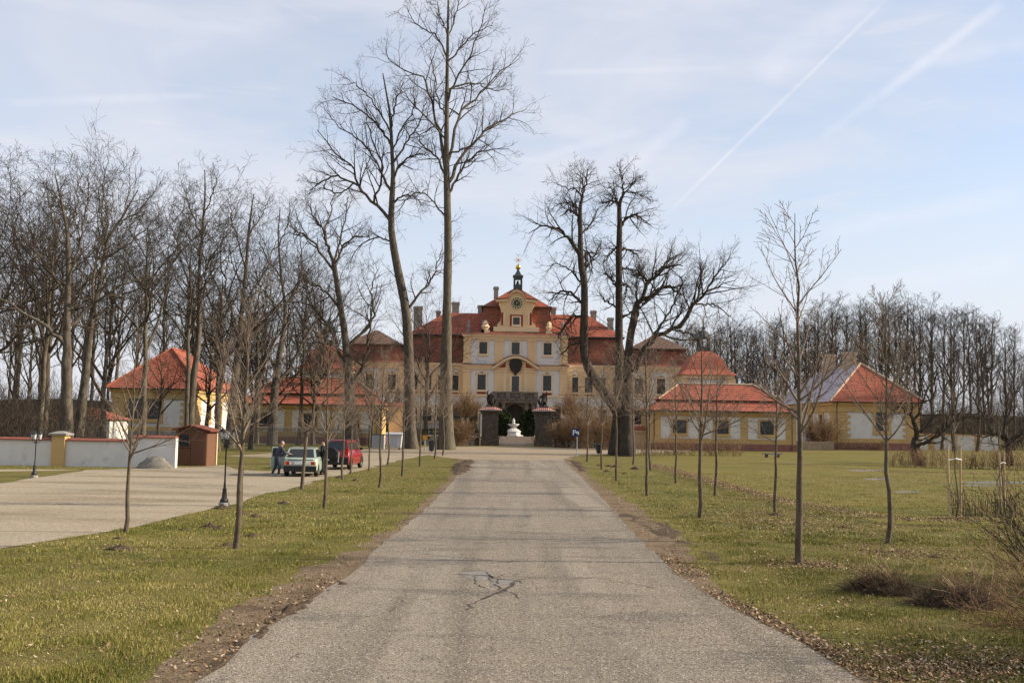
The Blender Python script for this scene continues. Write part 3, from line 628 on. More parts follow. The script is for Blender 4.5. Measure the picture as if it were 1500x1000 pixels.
# --- generic bare trees ---------------------------------------------------
def generic(seed, H=24.0, clear=.28, spread=.36, nl=9, r0=.42, ang=(22, 42), n2=8, n3=6, n4=4, narrow=False, wig=.10, fine=.012, fork=True, lt=.55):
    r = np.random.default_rng(seed); n = 18; z = np.linspace(0, H * (.90 if narrow else .78), n + 1); s = np.linspace(0, 1, n + 1)
    wob = np.cumsum(r.normal(0, .065, (n + 1, 2)), 0); wob[0] = 0
    pts = np.column_stack([wob, z]); rad = r0 * (1 - s) ** .8 * (.9) + .03
    tp, tr = pts[None], rad[None]
    c0 = clear / (.90 if narrow else .78)
    b1 = spawn(r, tp, tr, nl, c0, .95, ang, spread * H, lt, 9, wig, .10 if narrow else .055, .68, .26, .02)
    ln = np.linalg.norm(np.diff(b1[0], axis=1), axis=2).sum(1)
    b2 = spawn(r, b1[0], b1[1], n2, .22, 1.0, (25, 56) if not narrow else (22, 50), ln * (.42 if narrow else .46), .35, 7, .12, .05, .62, .10, fine)
    b2t = spawn(r, tp, tr, 8, .55, 1.0, (25, 55), H * .16, .3, 7, .11, .06, .5, .08, fine)
    p2 = np.concatenate([b2[0], b2t[0]]); r2 = np.concatenate([b2[1], b2t[1]])
    l2 = np.linalg.norm(np.diff(p2, axis=1), axis=2).sum(1)
    b3 = spawn(r, p2, r2, n3, .18, 1.0, (22, 52), l2 * .45, .4, 5, .12, .05, .6, .04, fine * .8)
    l3 = np.linalg.norm(np.diff(b3[0], axis=1), axis=2).sum(1)
    tw = [(p2, r2, 4), (*b3, 3)]
    if n4: tw.append((*spawn(r, b3[0], b3[1], n4, .2, 1.0, (25, 60), np.clip(l3 * .55, .4, 1.5), .3, 3, .14, .02, .6, .018, fine * .75), 3))
    return rough_trunk(pts, rad, 12, seed, .35), [(*b1, 6)], tw
TOP = []
def tree_meshes(g, tm, wm):
    t, l_, tw = g
    TOP.append(float(max(g_[0][..., 2].max() for g_ in tw))); return (np_mesh('trunk', t[0], t[1], tm, True), tube_mesh('crown', l_ + tw, wm))
BT = [tree_meshes(generic(31, 24, .20, .62, 12, .33, (20, 42), 9, 6, 4, lt=.40), bark_m, twig_m), tree_meshes(generic(32, 24, .28, .55, 11, .28, (16, 38), 9, 6, 4, lt=.42), bark_m, twig_m),
      tree_meshes(generic(33, 22, .20, .64, 11, .36, (25, 52), 9, 6, 4, wig=.14, lt=.42), bark_m, twig_m), tree_meshes(generic(34, 25, .36, .42, 11, .20, (16, 34), 8, 6, 4, lt=.45), bark_pale, twig_grey)]
BTH = TOP[:4]
WT = [tree_meshes(generic(41, 26, .26, .26, 13, .19, (14, 30), 7, 5, 2, True), bark_m, twig_grey), tree_meshes(generic(42, 25, .22, .30, 14, .20, (18, 34), 7, 5, 2, True), bark_m, twig_m),
      tree_meshes(generic(43, 27, .32, .24, 12, .17, (14, 28), 7, 5, 2, True), bark_m, twig_m)]
WTH = TOP[4:]
def left_tree(D, label, trunk, limbs, seed, m=bark_m):
    k_ = .80 if D < 80 else .87
    low = lambda L: [(x, y if y > 420 else 420 - (420 - y) * k_, w * (1 if y > 480 else .72)) for x, y, w in L]
    trunk, limbs = low(trunk), [low(l) for l in limbs]
    hero('old_bare_tree', label, D, trunk, limbs, seed, m, twig_m, .9, 0, 10, 6, 4, .009, (26, 62), .50, 1.0, 'old trees behind the wall and fence')
left_tree(66, 'thick trunked old tree with wide limbs just behind the yellow wall pillar',
    [(98, 674, 23), (99, 600, 19), (99, 540, 17), (99, 480, 16), (99, 400, 12), (98, 330, 9), (90, 270, 6), (80, 212, 2)],
    [[(97, 505, 11), (70, 475, 9), (41, 456, 7), (0, 429, 5), (-40, 400, 2)], [(100, 485, 9), (112, 466, 8), (163, 418, 6), (211, 395, 4), (248, 378, 1.5)], [(99, 440, 8), (70, 380, 6), (40, 330, 4), (8, 275, 1.5)],
     [(99, 410, 8), (120, 350, 6), (130, 300, 4), (140, 240, 3), (152, 196, 1)], [(98, 360, 7), (70, 290, 5), (55, 240, 3), (48, 200, 1)], [(97, 335, 6), (106, 280, 4), (108, 230, 3), (100, 188, 1)], [(100, 455, 7), (140, 400, 5), (165, 350, 4), (196, 308, 1.5)],
     [(98, 420, 5), (60, 400, 4), (25, 380, 3), (-10, 330, 1.5)], [(92, 280, 4), (75, 250, 3), (65, 215, 1)], [(98, 470, 6), (60, 500, 4), (20, 500, 3), (-20, 480, 1.5)]], 61)
left_tree(70, 'forked old tree right of the thick one behind the yellow wall pillar',
    [(113, 674, 20), (121, 600, 16), (130, 540, 13), (140, 470, 11), (150, 420, 9), (163, 337, 7), (182, 295, 4), (205, 246, 2)],
    [[(124, 575, 10), (124, 470, 9), (133, 350, 7), (138, 280, 4), (142, 212, 1.5)], [(150, 420, 7), (158, 378, 6), (197, 347, 4), (240, 302, 1.5)], [(158, 370, 6), (165, 310, 4), (168, 250, 3), (178, 194, 1)], [(176, 308, 5), (205, 280, 3), (228, 238, 1)],
     [(140, 470, 6), (175, 440, 4), (215, 420, 3), (242, 412, 1)], [(161, 342, 5), (150, 280, 3), (160, 218, 1)], [(131, 380, 5), (112, 330, 3), (105, 270, 2), (118, 215, 1)], [(170, 320, 4), (192, 260, 3), (198, 205, 1)]], 62)
left_tree(86, 'dark tree with spreading upper limbs by the lit side of the ochre gatehouse',
    [(276, 668, 14), (282, 560, 11), (288, 500, 10), (289, 398, 8), (294, 320, 6), (297, 260, 4), (296, 220, 2)],
    [[(288, 460, 6), (270, 400, 5), (255, 345, 3), (245, 288, 1)], [(290, 405, 6), (315, 350, 4), (335, 310, 3), (346, 268, 1)], [(294, 335, 5), (275, 280, 3), (266, 238, 1)], [(295, 302, 4), (315, 260, 3), (326, 232, 1)], [(289, 430, 5), (310, 395, 4), (324, 355, 1.5)], [(288, 485, 5), (262, 450, 4), (232, 428, 1.5)], [(291, 370, 4), (270, 330, 3), (252, 320, 1)]], 63)
left_tree(104, 'old tree with ascending limbs right of the timber kiosk, beside the iron fence',
    [(336, 664, 17), (340, 600, 14), (348, 520, 12), (354, 466, 10), (360, 398, 8), (366, 320, 6), (372, 264, 2)],
    [[(350, 505, 8), (330, 440, 6), (315, 390, 5), (308, 330, 3), (318, 278, 1)], [(356, 450, 7), (380, 400, 5), (392, 350, 3), (402, 296, 1)], [(362, 392, 5), (350, 330, 4), (344, 282, 1)], [(366, 332, 4), (385, 300, 3), (396, 272, 1)], [(350, 505, 7), (390, 460, 5), (425, 430, 4), (436, 400, 3), (428, 346, 1)], [(345, 545, 6), (310, 505, 5), (283, 458, 2)], [(358, 420, 5), (335, 370, 3), (330, 320, 1)]], 64)
left_tree(118, 'crooked old tree behind the iron fence left of the green hatchback',
    [(398, 662, 16), (402, 580, 13), (410, 520, 10), (418, 460, 8), (412, 400, 6), (408, 340, 4), (410, 286, 2)],
    [[(404, 565, 8), (440, 500, 6), (455, 450, 4), (440, 408, 1.5)], [(416, 455, 6), (440, 400, 4), (446, 350, 3), (438, 306, 1)], [(412, 405, 5), (385, 360, 3), (376, 308, 1)], [(415, 475, 5), (390, 430, 4), (368, 398, 1.5)], [(409, 352, 4), (425, 310, 3), (430, 278, 1)], [(405, 540, 6), (380, 500, 4), (362, 470, 1.5)]], 65)
def place_tree(ms, H, name, label, x, y, h, group, kx=1.0, turn=None, z=0):
    kx *= 1.15
    root = thing(name, label, 'tree', (x, y, z), rnd.random() * 6.28 if turn is None else turn, group)
    s = h / H; root.scale = (s * kx, s * kx, s)
    link('trunk', ms[0], root); c = link('crown', ms[1], root); c['kind'] = 'stuff'
    return root
bigs = [  # base x px, distance, top y px, variant, width factor, label
    (52, 74, 205, 3, 1.2, 'slender bare tree rising behind the double headed lamp post'),
    (64, 82, 196, 1, 1.0, 'bare tree between the slender one and the thick trunk behind the wall'),
    (-40, 72, 215, 2, 1.0, 'wide bare tree partly cut off at the left end of the white wall'),
    (16, 96, 250, 3, 1.1, 'bare tree far back behind the left end of the white wall'),
    (214, 78, 212, 3, 1.2, 'slim trunked tree standing in front of the ochre gatehouse window'),
    (277, 86, 238, 3, 1.1, 'second of the twin trunks by the lit side of the ochre gatehouse'),
    (150, 98, 225, 0, .95, 'old tree behind the wall between the pillar and the ochre gatehouse'),
    (318, 92, 270, 2, .9, 'leaning limbed old tree behind the timber kiosk'),
    (368, 100, 280, 0, .9, 'old tree in front of the iron fence behind the notched young tree'),
    (436, 122, 305, 3, 1.0, 'slim old tree behind the iron fence above the green hatchback'),
    (624, 150, 380, 2, .8, 'small bare tree between the two tall trees against the chateau wing'),
    (470, 140, 330, 0, .9, 'bare tree in front of the domed side pavilion on the left'),
    (232, 112, 470, 2, 1.0, 'low branched bare tree in front of the gatehouse window and grey wall panel'),
    (303, 118, 440, 2, 1.1, 'low branched bare tree just above the timber kiosk roof'),
    (352, 120, 430, 1, 1.1, 'bare tree rising from the iron fence end right of the kiosk'),
    (398, 121, 455, 2, 1.1, 'low spreading bare tree over the left range roof behind the iron fence'),
    (458, 122, 445, 2, 1.1, 'spreading bare tree behind the iron fence straight above the red car'),
    (545, 116, 470, 0, 1.0, 'smaller bare tree between the crooked limbed tree and the bending tree'),
]
for (px, D, ty, vi, kx, lab) in bigs:
    q = P(px, 640, D); h = P(px, ty, D).z
    place_tree(BT[vi], BTH[vi], 'old_bare_tree', lab, q.x, D, h, 'old trees behind the wall and fence', kx)
# woods: left behind the gatehouse and right behind the long house
tops = [(1020, 470), (1060, 455), (1100, 462), (1150, 462), (1185, 440), (1215, 425), (1250, 440), (1290, 425), (1340, 415), (1400, 430), (1450, 455), (1500, 480), (1560, 500), (1800, 520)]
def top_at(px): return float(np.interp(px, [t[0] for t in tops], [t[1] for t in tops]))
k = 0
for i in range(74):
    px = 985 + (i % 37) * 15.2 + rnd.uniform(-6, 6) if i < 74 else 0
    D = rnd.uniform(185, 215) if i < 37 else rnd.uniform(222, 290)
    if px > 1330 and i < 37: D = rnd.uniform(150, 185)
    q = P(px, 640, D); h = P(px, top_at(px) + rnd.uniform(-4, 26), D).z
    vi = rnd.randrange(3)
    if px > 1340 and i >= 37 and i % 2: continue
    k_ = 0 if px < 1080 else 1 if px < 1200 else 2 if px < 1330 else 3
    place_tree(WT[vi], WTH[vi], 'wood_tree', ('tall slender bare tree of the wood behind the domed right pavilion', 'slender bare tree of the wood above the end of the right range', 'slender bare tree of the wood behind the frosted roofed house', 'tall bare tree standing beyond the far boundary wall and hedge')[k_] + (', front row' if i < 37 else ', back row'), q.x, D, h, ('wood behind the right pavilion', 'wood above the right low range', 'wood behind the frosted house', 'trees beyond the boundary wall')[k_] + (' front row' if i < 37 else ' back row'), rnd.uniform(1.0, 1.5))
for i in range(30):
    px = -60 + (i % 15) * 37 + rnd.uniform(-10, 10); D = rnd.uniform(125, 150) if i < 15 else rnd.uniform(170, 240)
    if D < 160 and 120 < px < 360: D += 60
    ty = np.interp(px, [0, 200, 300, 400, 480], [370, 370, 390, 400, 430]) + rnd.uniform(-30, 60)
    q = P(px, 640, D); h = P(px, ty, D).z; vi = rnd.randrange(3)
    place_tree(WT[vi], WTH[vi], 'wood_tree', 'bare tree deep in the wood ' + ('behind the white wall' if px < 150 else 'behind the ochre gatehouse' if px < 345 else 'behind the left low range'), q.x, D, h, 'bare trees ' + ('behind the white wall' if px < 150 else 'behind the ochre gatehouse' if px < 345 else 'behind the left low range'), rnd.uniform(1.0, 1.6))
# ------------------------------------------------------------------ buildings
AX = 0.7                                     # the symmetry axis of the chateau, gate and drive
def zc(y, D, px=757): return P(px, y, D).z
# terrace behind the gate
b = MB(); b.box(-44, 46, 146.2, 260, -1, 1.2); tr = b.build('terrace', sand_m); tr['kind'] = 'structure'

PROTO = {}
def window_meshes(key, w, h, fm, bars=(1, 3), hood=None, sill=True, redsill=False, fw=.20, arch=False):
    if key in PROTO: return PROTO[key]
    a = MB()
    a.box(-w / 2 - fw, -w / 2, -.14, 0, -fw, h + fw); a.box(w / 2, w / 2 + fw, -.14, 0, -fw, h + fw)
    a.box(-w / 2, w / 2, -.138, 0, h, h + fw); a.box(-w / 2, w / 2, -.138, 0, -fw, 0)
    out = {'frame': a.mesh('window', fm)}
    g_ = MB(); g_.box(-w / 2, w / 2, -.03, 0, 0, h); out['pane'] = g_.mesh('pane', glass_m)
    if bars:
        q = MB()
        for i in range(1, bars[0] + 1):
            x = -w / 2 + w * i / (bars[0] + 1); q.box(x - .035, x + .035, -.07, -.03, 0, h)
        for i in range(1, bars[1] + 1):
            z = h * i / (bars[1] + 1); q.box(-w / 2, w / 2, -.066, -.03, z - .03, z + .03)
        out['glazing_bar'] = q.mesh('glazing_bar', mat('bar_paint', [(.10, .075, .055)]) if 'bar_paint' not in MATS else MATS['bar_paint'])
    if sill:
        s_ = MB(); s_.box(-w / 2 - fw - .12, w / 2 + fw + .12, -.26, 0, -fw - .14, -fw - .003)
        out['sill'] = s_.mesh('sill', fm)
    if redsill:
        s_ = MB(); s_.box(-w / 2 - .05, w / 2 + .05, -.06, 0, -fw - .55, -fw - .17); out['apron'] = s_.mesh('apron', redtrim_m)
    if hood:
        s_ = MB(); z0 = h + fw + .10
        if hood == 'curve':
            pts = [(-w / 2 - fw - .15, z0), (-w * .35, z0 + .12), (0, z0 + .42), (w * .35, z0 + .12), (w / 2 + fw + .15, z0)]
            poly = pts + [(x, z - .18) for x, z in pts[::-1]]
            s_.prism_y(poly, -.24, 0)
        else: s_.box(-w / 2 - fw - .14, w / 2 + fw + .14, -.24, 0, z0, z0 + .16)
        out['hood'] = s_.mesh('hood', fm)
        k_ = MB(); k_.box(-w * .28, w * .28, -.05, 0, z0 - .09 if hood != 'curve' else z0 + .01, z0 if hood != 'curve' else z0 + .09); out['hood_panel'] = k_.mesh('hood_panel', redtrim_m)
    PROTO[key] = out; return out
def put_window(parent, pm, x, y, z, rz=0.0):
    org = ORG[parent.name]; w = link('window', pm['frame'], parent); w.location = Vector((x, y, z)) - org; w.rotation_euler = (0, 0, rz)
    for k_, me in pm.items():
        if k_ != 'frame': link(k_, me, w)
    return w
def chimney(parent, x, y, z0, z1, w=1.1, m=chimney_m):
    a = MB(); a.box(x - w / 2, x + w / 2, y - .5, y + .5, z0, z1); a.box(x - w / 2 - .12, x + w / 2 + .12, y - .62, y + .62, z1 - .35, z1 - .12)
    a.box(x - w / 2 - .05, x + w / 2 + .05, y - .55, y + .55, z1 - .12, z1 + .1); return a.build('chimney', m, parent)
def pm_win(parent, key, xs, z, y, *a, **k):
    pm = window_meshes(key, *a, **k)
    for x in xs: put_window(parent, pm, x, y, z)

# --- the chateau ---------------------------------------------------------
DF = 175.0; CB = 1.2
ch = thing('chateau', 'baroque chateau with cream walls, red mansard roofs and a clock gable behind the gate', 'chateau', (AX, DF, CB))
mx_ = lambda px, D=DF: (px - 757.5) / FPX * D + AX          # facade x from a photo pixel
zR, zM, zE, zS = zc(491, DF), zc(538, DF), zc(533, 178), zc(579, DF)
hw = 8.85
a = MB(); a.box(AX - hw, AX + hw, DF, 192, CB, zR); a.build('wall', pale_m, ch, label='central block wall with grey white panels')
for x0, x1 in ((AX - 19.4, AX - hw - .002), (AX + hw + .002, AX + 19.4)):
    a = MB(); a.box(x0, x1, 178, 191, CB, zE); a.build('wall', pale_m, ch)
for s in (-1, 1):
    a = MB(); x0, x1 = sorted((AX + s * 19.402, AX + s * 29.5)); a.box(x0, x1, 174, 190.5, CB, zE - .25); a.build('wall', pale_m, ch)
# cream giant orders: corner and inner pilasters, on both upper storeys
def pilaster(x, w, y, z0, z1, m=cream_m, d=.16):
    a = MB(); a.box(x - w / 2, x + w / 2, y - d, y, z0 + .3, z1 - .35); a.box(x - w / 2 - .1, x + w / 2 + .1, y - d - .08, y, z0, z0 + .298); a.box(x - w / 2 - .1, x + w / 2 + .1, y - d - .09, y, z1 - .348, z1)
    return a.build('pilaster', m, ch)
for z0, z1 in ((zM + .62, zR - .75), (zS + .3, zM - .5)):
    for px in (686, 733, 781, 828):
        w = 1.25 if px in (686, 828) else 1.5
        pilaster(mx_(px), w, DF, z0, z1)
    for px in (697, 722): pass
pilaster(mx_(741), .7, DF - .02, zS + .3, zM - .5, trim_m, .10); pilaster(mx_(773), .7, DF - .02, zS + .3, zM - .5, trim_m, .10)
a = MB(); a.box(mx_(733) + .752, mx_(781) - .752, DF - .05, DF, zS + .35, zM - .5); a.build('wall_field', cream_m, ch)
for s in (-1, 1):
    for dp in (78.5, 97, 118, 137, 160): pilaster(AX + s * dp / FPX * 178, 1.15, 178, zS + .3, zE - .95)
    for dp in (166.5, 193, 229, 249): pilaster(AX + s * dp / FPX * 175, 1.1, 174, zS + .3, zE - 1.0)
def cornice(x0, x1, y, z, h, d, m=trim_m):
    a = MB(); a.box(x0, x1, y - d * .4, y + .3, z, z + h * .45); a.box(x0 - d * .3, x1 + d * .3, y - d * .75, y + .3, z + h * .45, z + h * .75); a.box(x0 - d * .6, x1 + d * .6, y - d, y + .3, z + h * .75, z + h); return a.build('cornice', m, ch)
cornice(AX - hw, AX + hw, DF, zR - .75, .75, .75)
for s in (-1, 1):
    x0, x1 = sorted((AX + s * (hw + .1), AX + s * 19.4)); cornice(x0, x1, 178, zE - .95, .9, .6)
    x0, x1 = sorted((AX + s * 19.41, AX + s * 29.5)); cornice(x0, x1, 174, zE - 1.25, .95, .6)
    x0, x1 = sorted((mx_(757.5 + s * 31.5), AX + s * hw)); cornice(x0, x1, DF, zM - .42, .75, .6)
    a = MB(); a.box(x0 - .3, x1 + .3, DF - .72, DF, zM + .335, zM + .45); a.build('cornice_tiles', oldtile_m, ch)
    x0, x1 = sorted((AX + s * 3.2, AX + s * hw)); a = MB(); a.box(x0, x1, DF - .22, DF, zS - .2, zS + .12); a.build('string_course', trim_m, ch)
    x0, x1 = sorted((AX + s * (hw + .02), AX + s * 19.4)); a = MB(); a.box(x0, x1, 177.78, 178, zS - .1, zS + .2); a.build('string_course', trim_m, ch)
    x0, x1 = sorted((AX + s * 19.42, AX + s * 29.5)); a = MB(); a.box(x0, x1, 173.8, 174, zS - .3, zS + 0.05); a.build('string_course', trim_m, ch)
# segmental pediment over the middle bay
ctr = mx_(757.5); r0_, zA = 3.75, zM - .30
pts = []
for i in range(17):
    u = -1 + i / 8; pts.append((ctr + 4.0 * u, zA + 1.95 * math.cos(u * math.pi / 2) ** 1.1))
a = MB(); a.prism_y([(x, z + .32) for x, z in pts] + [(x, z - .12) for x, z in pts[::-1]], DF - .7, DF); a.build('arched_cornice', trim_m, ch)
a = MB(); a.prism_y([(x, z + .44) for x, z in pts] + [(x, z + .325) for x, z in pts[::-1]], DF - .85, DF); a.build('cornice_tiles', oldtile_m, ch)
a = MB(); a.prism_y([(x * .93 + ctr * .07, z - .14) for x, z in pts], DF - .12, DF); a.build('tympanum', cream_m, ch)
for s in (-1, 1):
    a = MB(); a.prism_y([(ctr + s * 3.0, zA + .2), (ctr + s * 1.75, zA + .25), (ctr + s * 1.7, zA + 1.2)][::s], DF - .16, DF - .1); a.build('tympanum_panel', redtrim_m, ch)
# coat of arms: shield, crown and scrolls
sh = MB(); cz = zc(536, DF)
sh.prism_y([(ctr - .95, cz + 1.0), (ctr - 1.15, cz + .3), (ctr - .85, cz - .75), (ctr - .3, cz - 1.2), (ctr, cz - 1.75), (ctr + .3, cz - 1.2), (ctr + .85, cz - .75), (ctr + 1.15, cz + .3), (ctr + .95, cz + 1.0), (ctr + .4, cz + 1.15), (ctr, cz + 1.05), (ctr - .4, cz + 1.15)], DF - .5, DF - .12)
sh.prism_y([(ctr - .6, cz + 1.2), (ctr - .75, cz + 1.7), (ctr - .3, cz + 1.5), (ctr, cz + 1.85), (ctr + .3, cz + 1.5), (ctr + .75, cz + 1.7), (ctr + .6, cz + 1.2)], DF - .46, DF - .15)
sh.build('coat_of_arms', statue_m, ch)
# windows
z3 = zc(519, DF); pm_win(ch, 'top', [mx_(p) for p in (709.5, 757, 804)], z3, DF, 1.35, 2.05, trim_m, (1, 2), 'flat', True, False, .2)
z2 = zc(571.5, DF); pm_win(ch, 'main', [mx_(p) for p in (708, 804)], z2, DF, 1.4, 2.6, trim_m, (1, 3), 'curve', True, True, .2)
pm_win(ch, 'main', [AX + s * d / FPX * 178 for s in (-1, 1) for d in (86, 107.5, 128, 149)], zc(573, 178), 178, 1.4, 2.6, trim_m)
pm_win(ch, 'main', [AX + s * d / FPX * 175 for s in (-1, 1) for d in (180, 212)], zc(573.5, 174), 174, 1.4, 2.6, trim_m)
pm_win(ch, 'door', [ctr], zS + .35, DF - .05, 1.25, 2.9, trim_m, (1, 4), None, False, False, .42)
pm_win(ch, 'low', [mx_(p) for p in (697, 818)], 3.4, DF, 1.5, 2.4, trim_m, (1, 3), 'curve', True, False, .25)
pm_win(ch, 'low', [AX + s * d / FPX * 178 for s in (-1, 1) for d in (86, 107.5, 128, 149)], 3.4, 178, 1.5, 2.4, trim_m)
pm_win(ch, 'low', [AX + s * d / FPX * 175 for s in (-1, 1) for d in (180, 212)], 3.4, 174, 1.5, 2.4, trim_m)
# roofs
zB, zT = zc(494.5, 180), zc(459, 184)
a = MB(); a.rect_loft(AX - 20.1, AX + 20.1, 177.4, 191.6, courses([(0, zE - .06), (.5, zE + .35), (1.6, zB)], 1.6), False); a.build('roof', oldtile_m, ch, label='steep lower mansard slope in weathered brown tile')
a = MB(); a.rect_loft(AX - 18.9, AX + 18.9, 178.5, 190.5, courses([(0, zB + .25), (6.0, zT)], 1.3)); a.build('roof', agedtile_m, ch, label='red upper roof slope')
a = MB(); a.box(AX - 19.0, AX + 19.0, 178.4, 190.6, zB, zB + .25); a.build('roof_ledge', iron_m, ch)
for s in (-1, 1):
    x0, x1 = sorted((AX + s * 18.6, AX + s * 30.2)); zb = zc(509, 175)
    a = MB(); a.rect_loft(x0, x1, 173.3, 191, courses([(0, zE - .31), (.4, zE), (1.2, zb)], 1.6), False); a.build('roof', oldtile_m, ch)
    a = MB(); a.box(x0 + .7, x1 - .7, 174.0, 190.3, zb, zb + .22); a.build('roof_ledge', greyroof_m, ch)
    a = MB(); a.rect_loft(x0 + .8, x1 - .8, 174.1, 190.2, courses([(0, zb + .22), (4.9, zc(487, 180))], 1.3)); a.build('roof', greyroof_m, ch, label='grey mossy upper roof of the side wing')
# tiled skirt of the central block and the mansard block above it
a = MB(); a.rect_loft(AX - hw - .8, AX + hw + .8, DF - .85, 192.6, courses([(0, zR + .02), (1.9, zc(484, DF))], 2.0)); a.build('roof', oldtile_m, ch, label='dark tile skirt above the central cornice')
zs2, zk, zp = zc(484.5, 177), zc(450.5, 178), zc(421.5, 181)
a = MB(); a.rect_loft(AX - 6.5, AX + 6.5, DF + 1.7, 190, courses([(0, zs2 - .2), (.25, zs2 + .6), (.75, zk)], 1.6), False); a.build('roof', oldtile_m, ch, label='steep block roof either side of the clock gable')
a = MB(); a.box(AX - 6.2, AX + 6.2, DF + 2.0, 189.6, zk - .02, zk + .18); a.build('roof_ledge', greyroof_m, ch)
a = MB(); a.rect_loft(AX - 5.9, AX + 5.9, DF + 2.3, 189.2, courses([(0, zk + .18), (5.2, zp)], 1.6)); a.build('roof', agedtile_m, ch, label='red pyramid roof under the bell turret')
# clock gable
dialmark_m = mat('clock_mark', [(.68, .56, .30)], rough=.5)
gx0, gy = ctr, DF + .9
Z = lambda y: zc(y, gy); X = lambda p: mx_(p, gy)
a = MB(); a.box(X(724), X(791), gy - .35, gy + 1.4, Z(486), Z(479)); a.build('gable_plinth', trim_m, ch)
prof = [(730, 479), (729, 476), (734, 470), (735, 462), (734, 452), (731, 446), (731, 441), (745, 440), (747, 434), (752, 429), (757.5, 427.5), (763, 429), (768, 434), (770, 440), (784, 441), (784, 446), (781, 452), (780, 462), (781, 470), (786, 476), (785, 479)]
a = MB(); a.prism_y([(X(p), Z(y)) for p, y in prof], gy, gy + 1.5); a.build('clock_gable', cream_m, ch)
top = [(727, 441), (744, 439.6), (746.5, 433), (751.5, 427.5), (757.5, 425.6), (763.5, 427.5), (768.5, 433), (771, 439.6), (788, 441)]
a = MB(); a.prism_y([(X(p), Z(y - 1.4)) for p, y in top] + [(X(p), Z(y + 1.6)) for p, y in top[::-1]], gy - .5, gy + 1.6); a.build('gable_cornice', trim_m, ch)
a = MB(); a.prism_y([(X(p), Z(y - 2.8)) for p, y in top] + [(X(p), Z(y - 1.45)) for p, y in top[::-1]], gy - .65, gy + 1.7); a.build('gable_tiles', oldtile_m, ch)
a = MB(); pk = [(727, 438.2), (744, 436.8), (746.5, 430), (751.5, 424.5), (757.5, 422.6), (763.5, 424.5), (768.5, 430), (771, 436.8), (788, 438.2)]
a.prism([(X(p), Z(y + .2)) for p, y in pk] + [(X(p), Z(y + 1.3)) for p, y in pk[::-1]], lambda u, v: (u, gy - .2, v), lambda u, v: (gx0 + (u - gx0) * .8, gy + 3.2, v + .3)); a.build('gable_roof', agedtile_m, ch)
for p in (736.5, 739.5, 775.5, 778.5): 
    a = MB(); a.box(X(p) - .16, X(p) + .16, gy - .1, gy, Z(476), Z(458)); a.build('gable_pilaster', trim_m if p in (739.5, 775.5) else redtrim_m, ch)
a = MB(); a.box(X(748), X(767), gy - .07, gy, Z(478), Z(461)); a.build('gable_panel', redtrim_m, ch)
pm_win(ch, 'gable', [X(757.5)], Z(475.5), gy - .07, 1.15, 1.25, trim_m, (3, 3), None, True, False, .22)
cz = Z(444); cx = X(757.8); cr = .98
def disc(r_, y0, y1, m, name, par, n=28):
    a = MB(); a.prism_y([(cx + r_ * math.cos(6.28319 * i / n), cz + r_ * math.sin(6.28319 * i / n)) for i in range(n)], y0, y1); return a.build(name, m, par)
clk = disc(cr + .16, gy - .12, gy, trim_m, 'clock', ch)
disc(cr, gy - .16, gy - .12, dial_m, 'dial', clk)
for i in range(12):
    t = 6.28319 * i / 12; a = MB(); c, s = math.cos(t), math.sin(t); u = .07
    a.prism_y([(cx + .56 * s - u * c, cz + .56 * c + u * s), (cx + .56 * s + u * c, cz + .56 * c - u * s), (cx + .9 * s + u * 1.3 * c, cz + .9 * c - u * 1.3 * s), (cx + .9 * s - u * 1.3 * c, cz + .9 * c + u * 1.3 * s)], gy - .20, gy - .158)
    a.build('hour_mark', dialmark_m, clk)
for t, l_, u in ((R(200), .52, .06), (R(48), .80, .045)):
    a = MB(); c, s = math.cos(t), math.sin(t)
    a.prism_y([(cx - .15 * s - u * c, cz - .15 * c + u * s), (cx - .15 * s + u * c, cz - .15 * c - u * s), (cx + l_ * s, cz + l_ * c)], gy - .25, gy - .21); a.build('clock_hand', gold_m, clk)
# bell turret, gilt ball and star
ty = 182.0; tx = mx_(759, ty); ZT = lambda y: zc(y, ty)
a = MB(); w = .8; z0, z1, zm = ZT(424), ZT(406), ZT(412)
for sx in (-1, 1):
    for sy in (-1, 1): a.box(*sorted((tx + sx * w, tx + sx * (w - .36))), *sorted((ty + sy * w, ty + sy * (w - .36))), z0, z1)
a.box(tx - w + .01, tx + w - .01, ty - w + .01, ty + w - .01, z0, ZT(417.5)); a.box(tx - w + .01, tx + w - .01, ty - w + .01, ty + w - .01, ZT(409.5), z1 - .002)
a.lathe([(w * 1.65, z1), (w * 1.65, z1 + .16), (w * 1.0, z1 + .45), (w * .55, z1 + .95), (.26, z1 + 1.3), (.26, z1 + 1.5), (.4, z1 + 1.58), (.12, z1 + 1.75), (.09, z1 + 2.4)], (tx, ty, 0), 4, math.pi / 4); a.build('bell_turret', darkmetal_m, ch)
a = MB(); a.lathe([(.36, 0), (.30, .15), (.22, .5), (.1, .62)], (tx, ty, ZT(416.3)), 12); a.build('bell', iron_m, ch)
a = MB(); n_ = 12; a.lathe([(max(.02, .46 * math.sin(math.pi * i / n_)), .46 * -math.cos(math.pi * i / n_)) for i in range(n_ + 1)], (tx, ty, ZT(391.5)), 20); a.build('gilt_ball', gold_m, ch, True)
a = MB(); zz = ZT(381); a.tube([(tx, ty, ZT(388)), (tx, ty, zz + 1.05)], .045, 5)
for k_ in range(4):
    t = math.pi * k_ / 4; l_ = .75 if k_ % 2 == 0 else .6; a.tube([(tx - l_ * math.cos(t), ty, zz - l_ * math.sin(t)), (tx + l_ * math.cos(t), ty, zz + l_ * math.sin(t))], .04, 4)
a.build('star_finial', gold_m, ch)
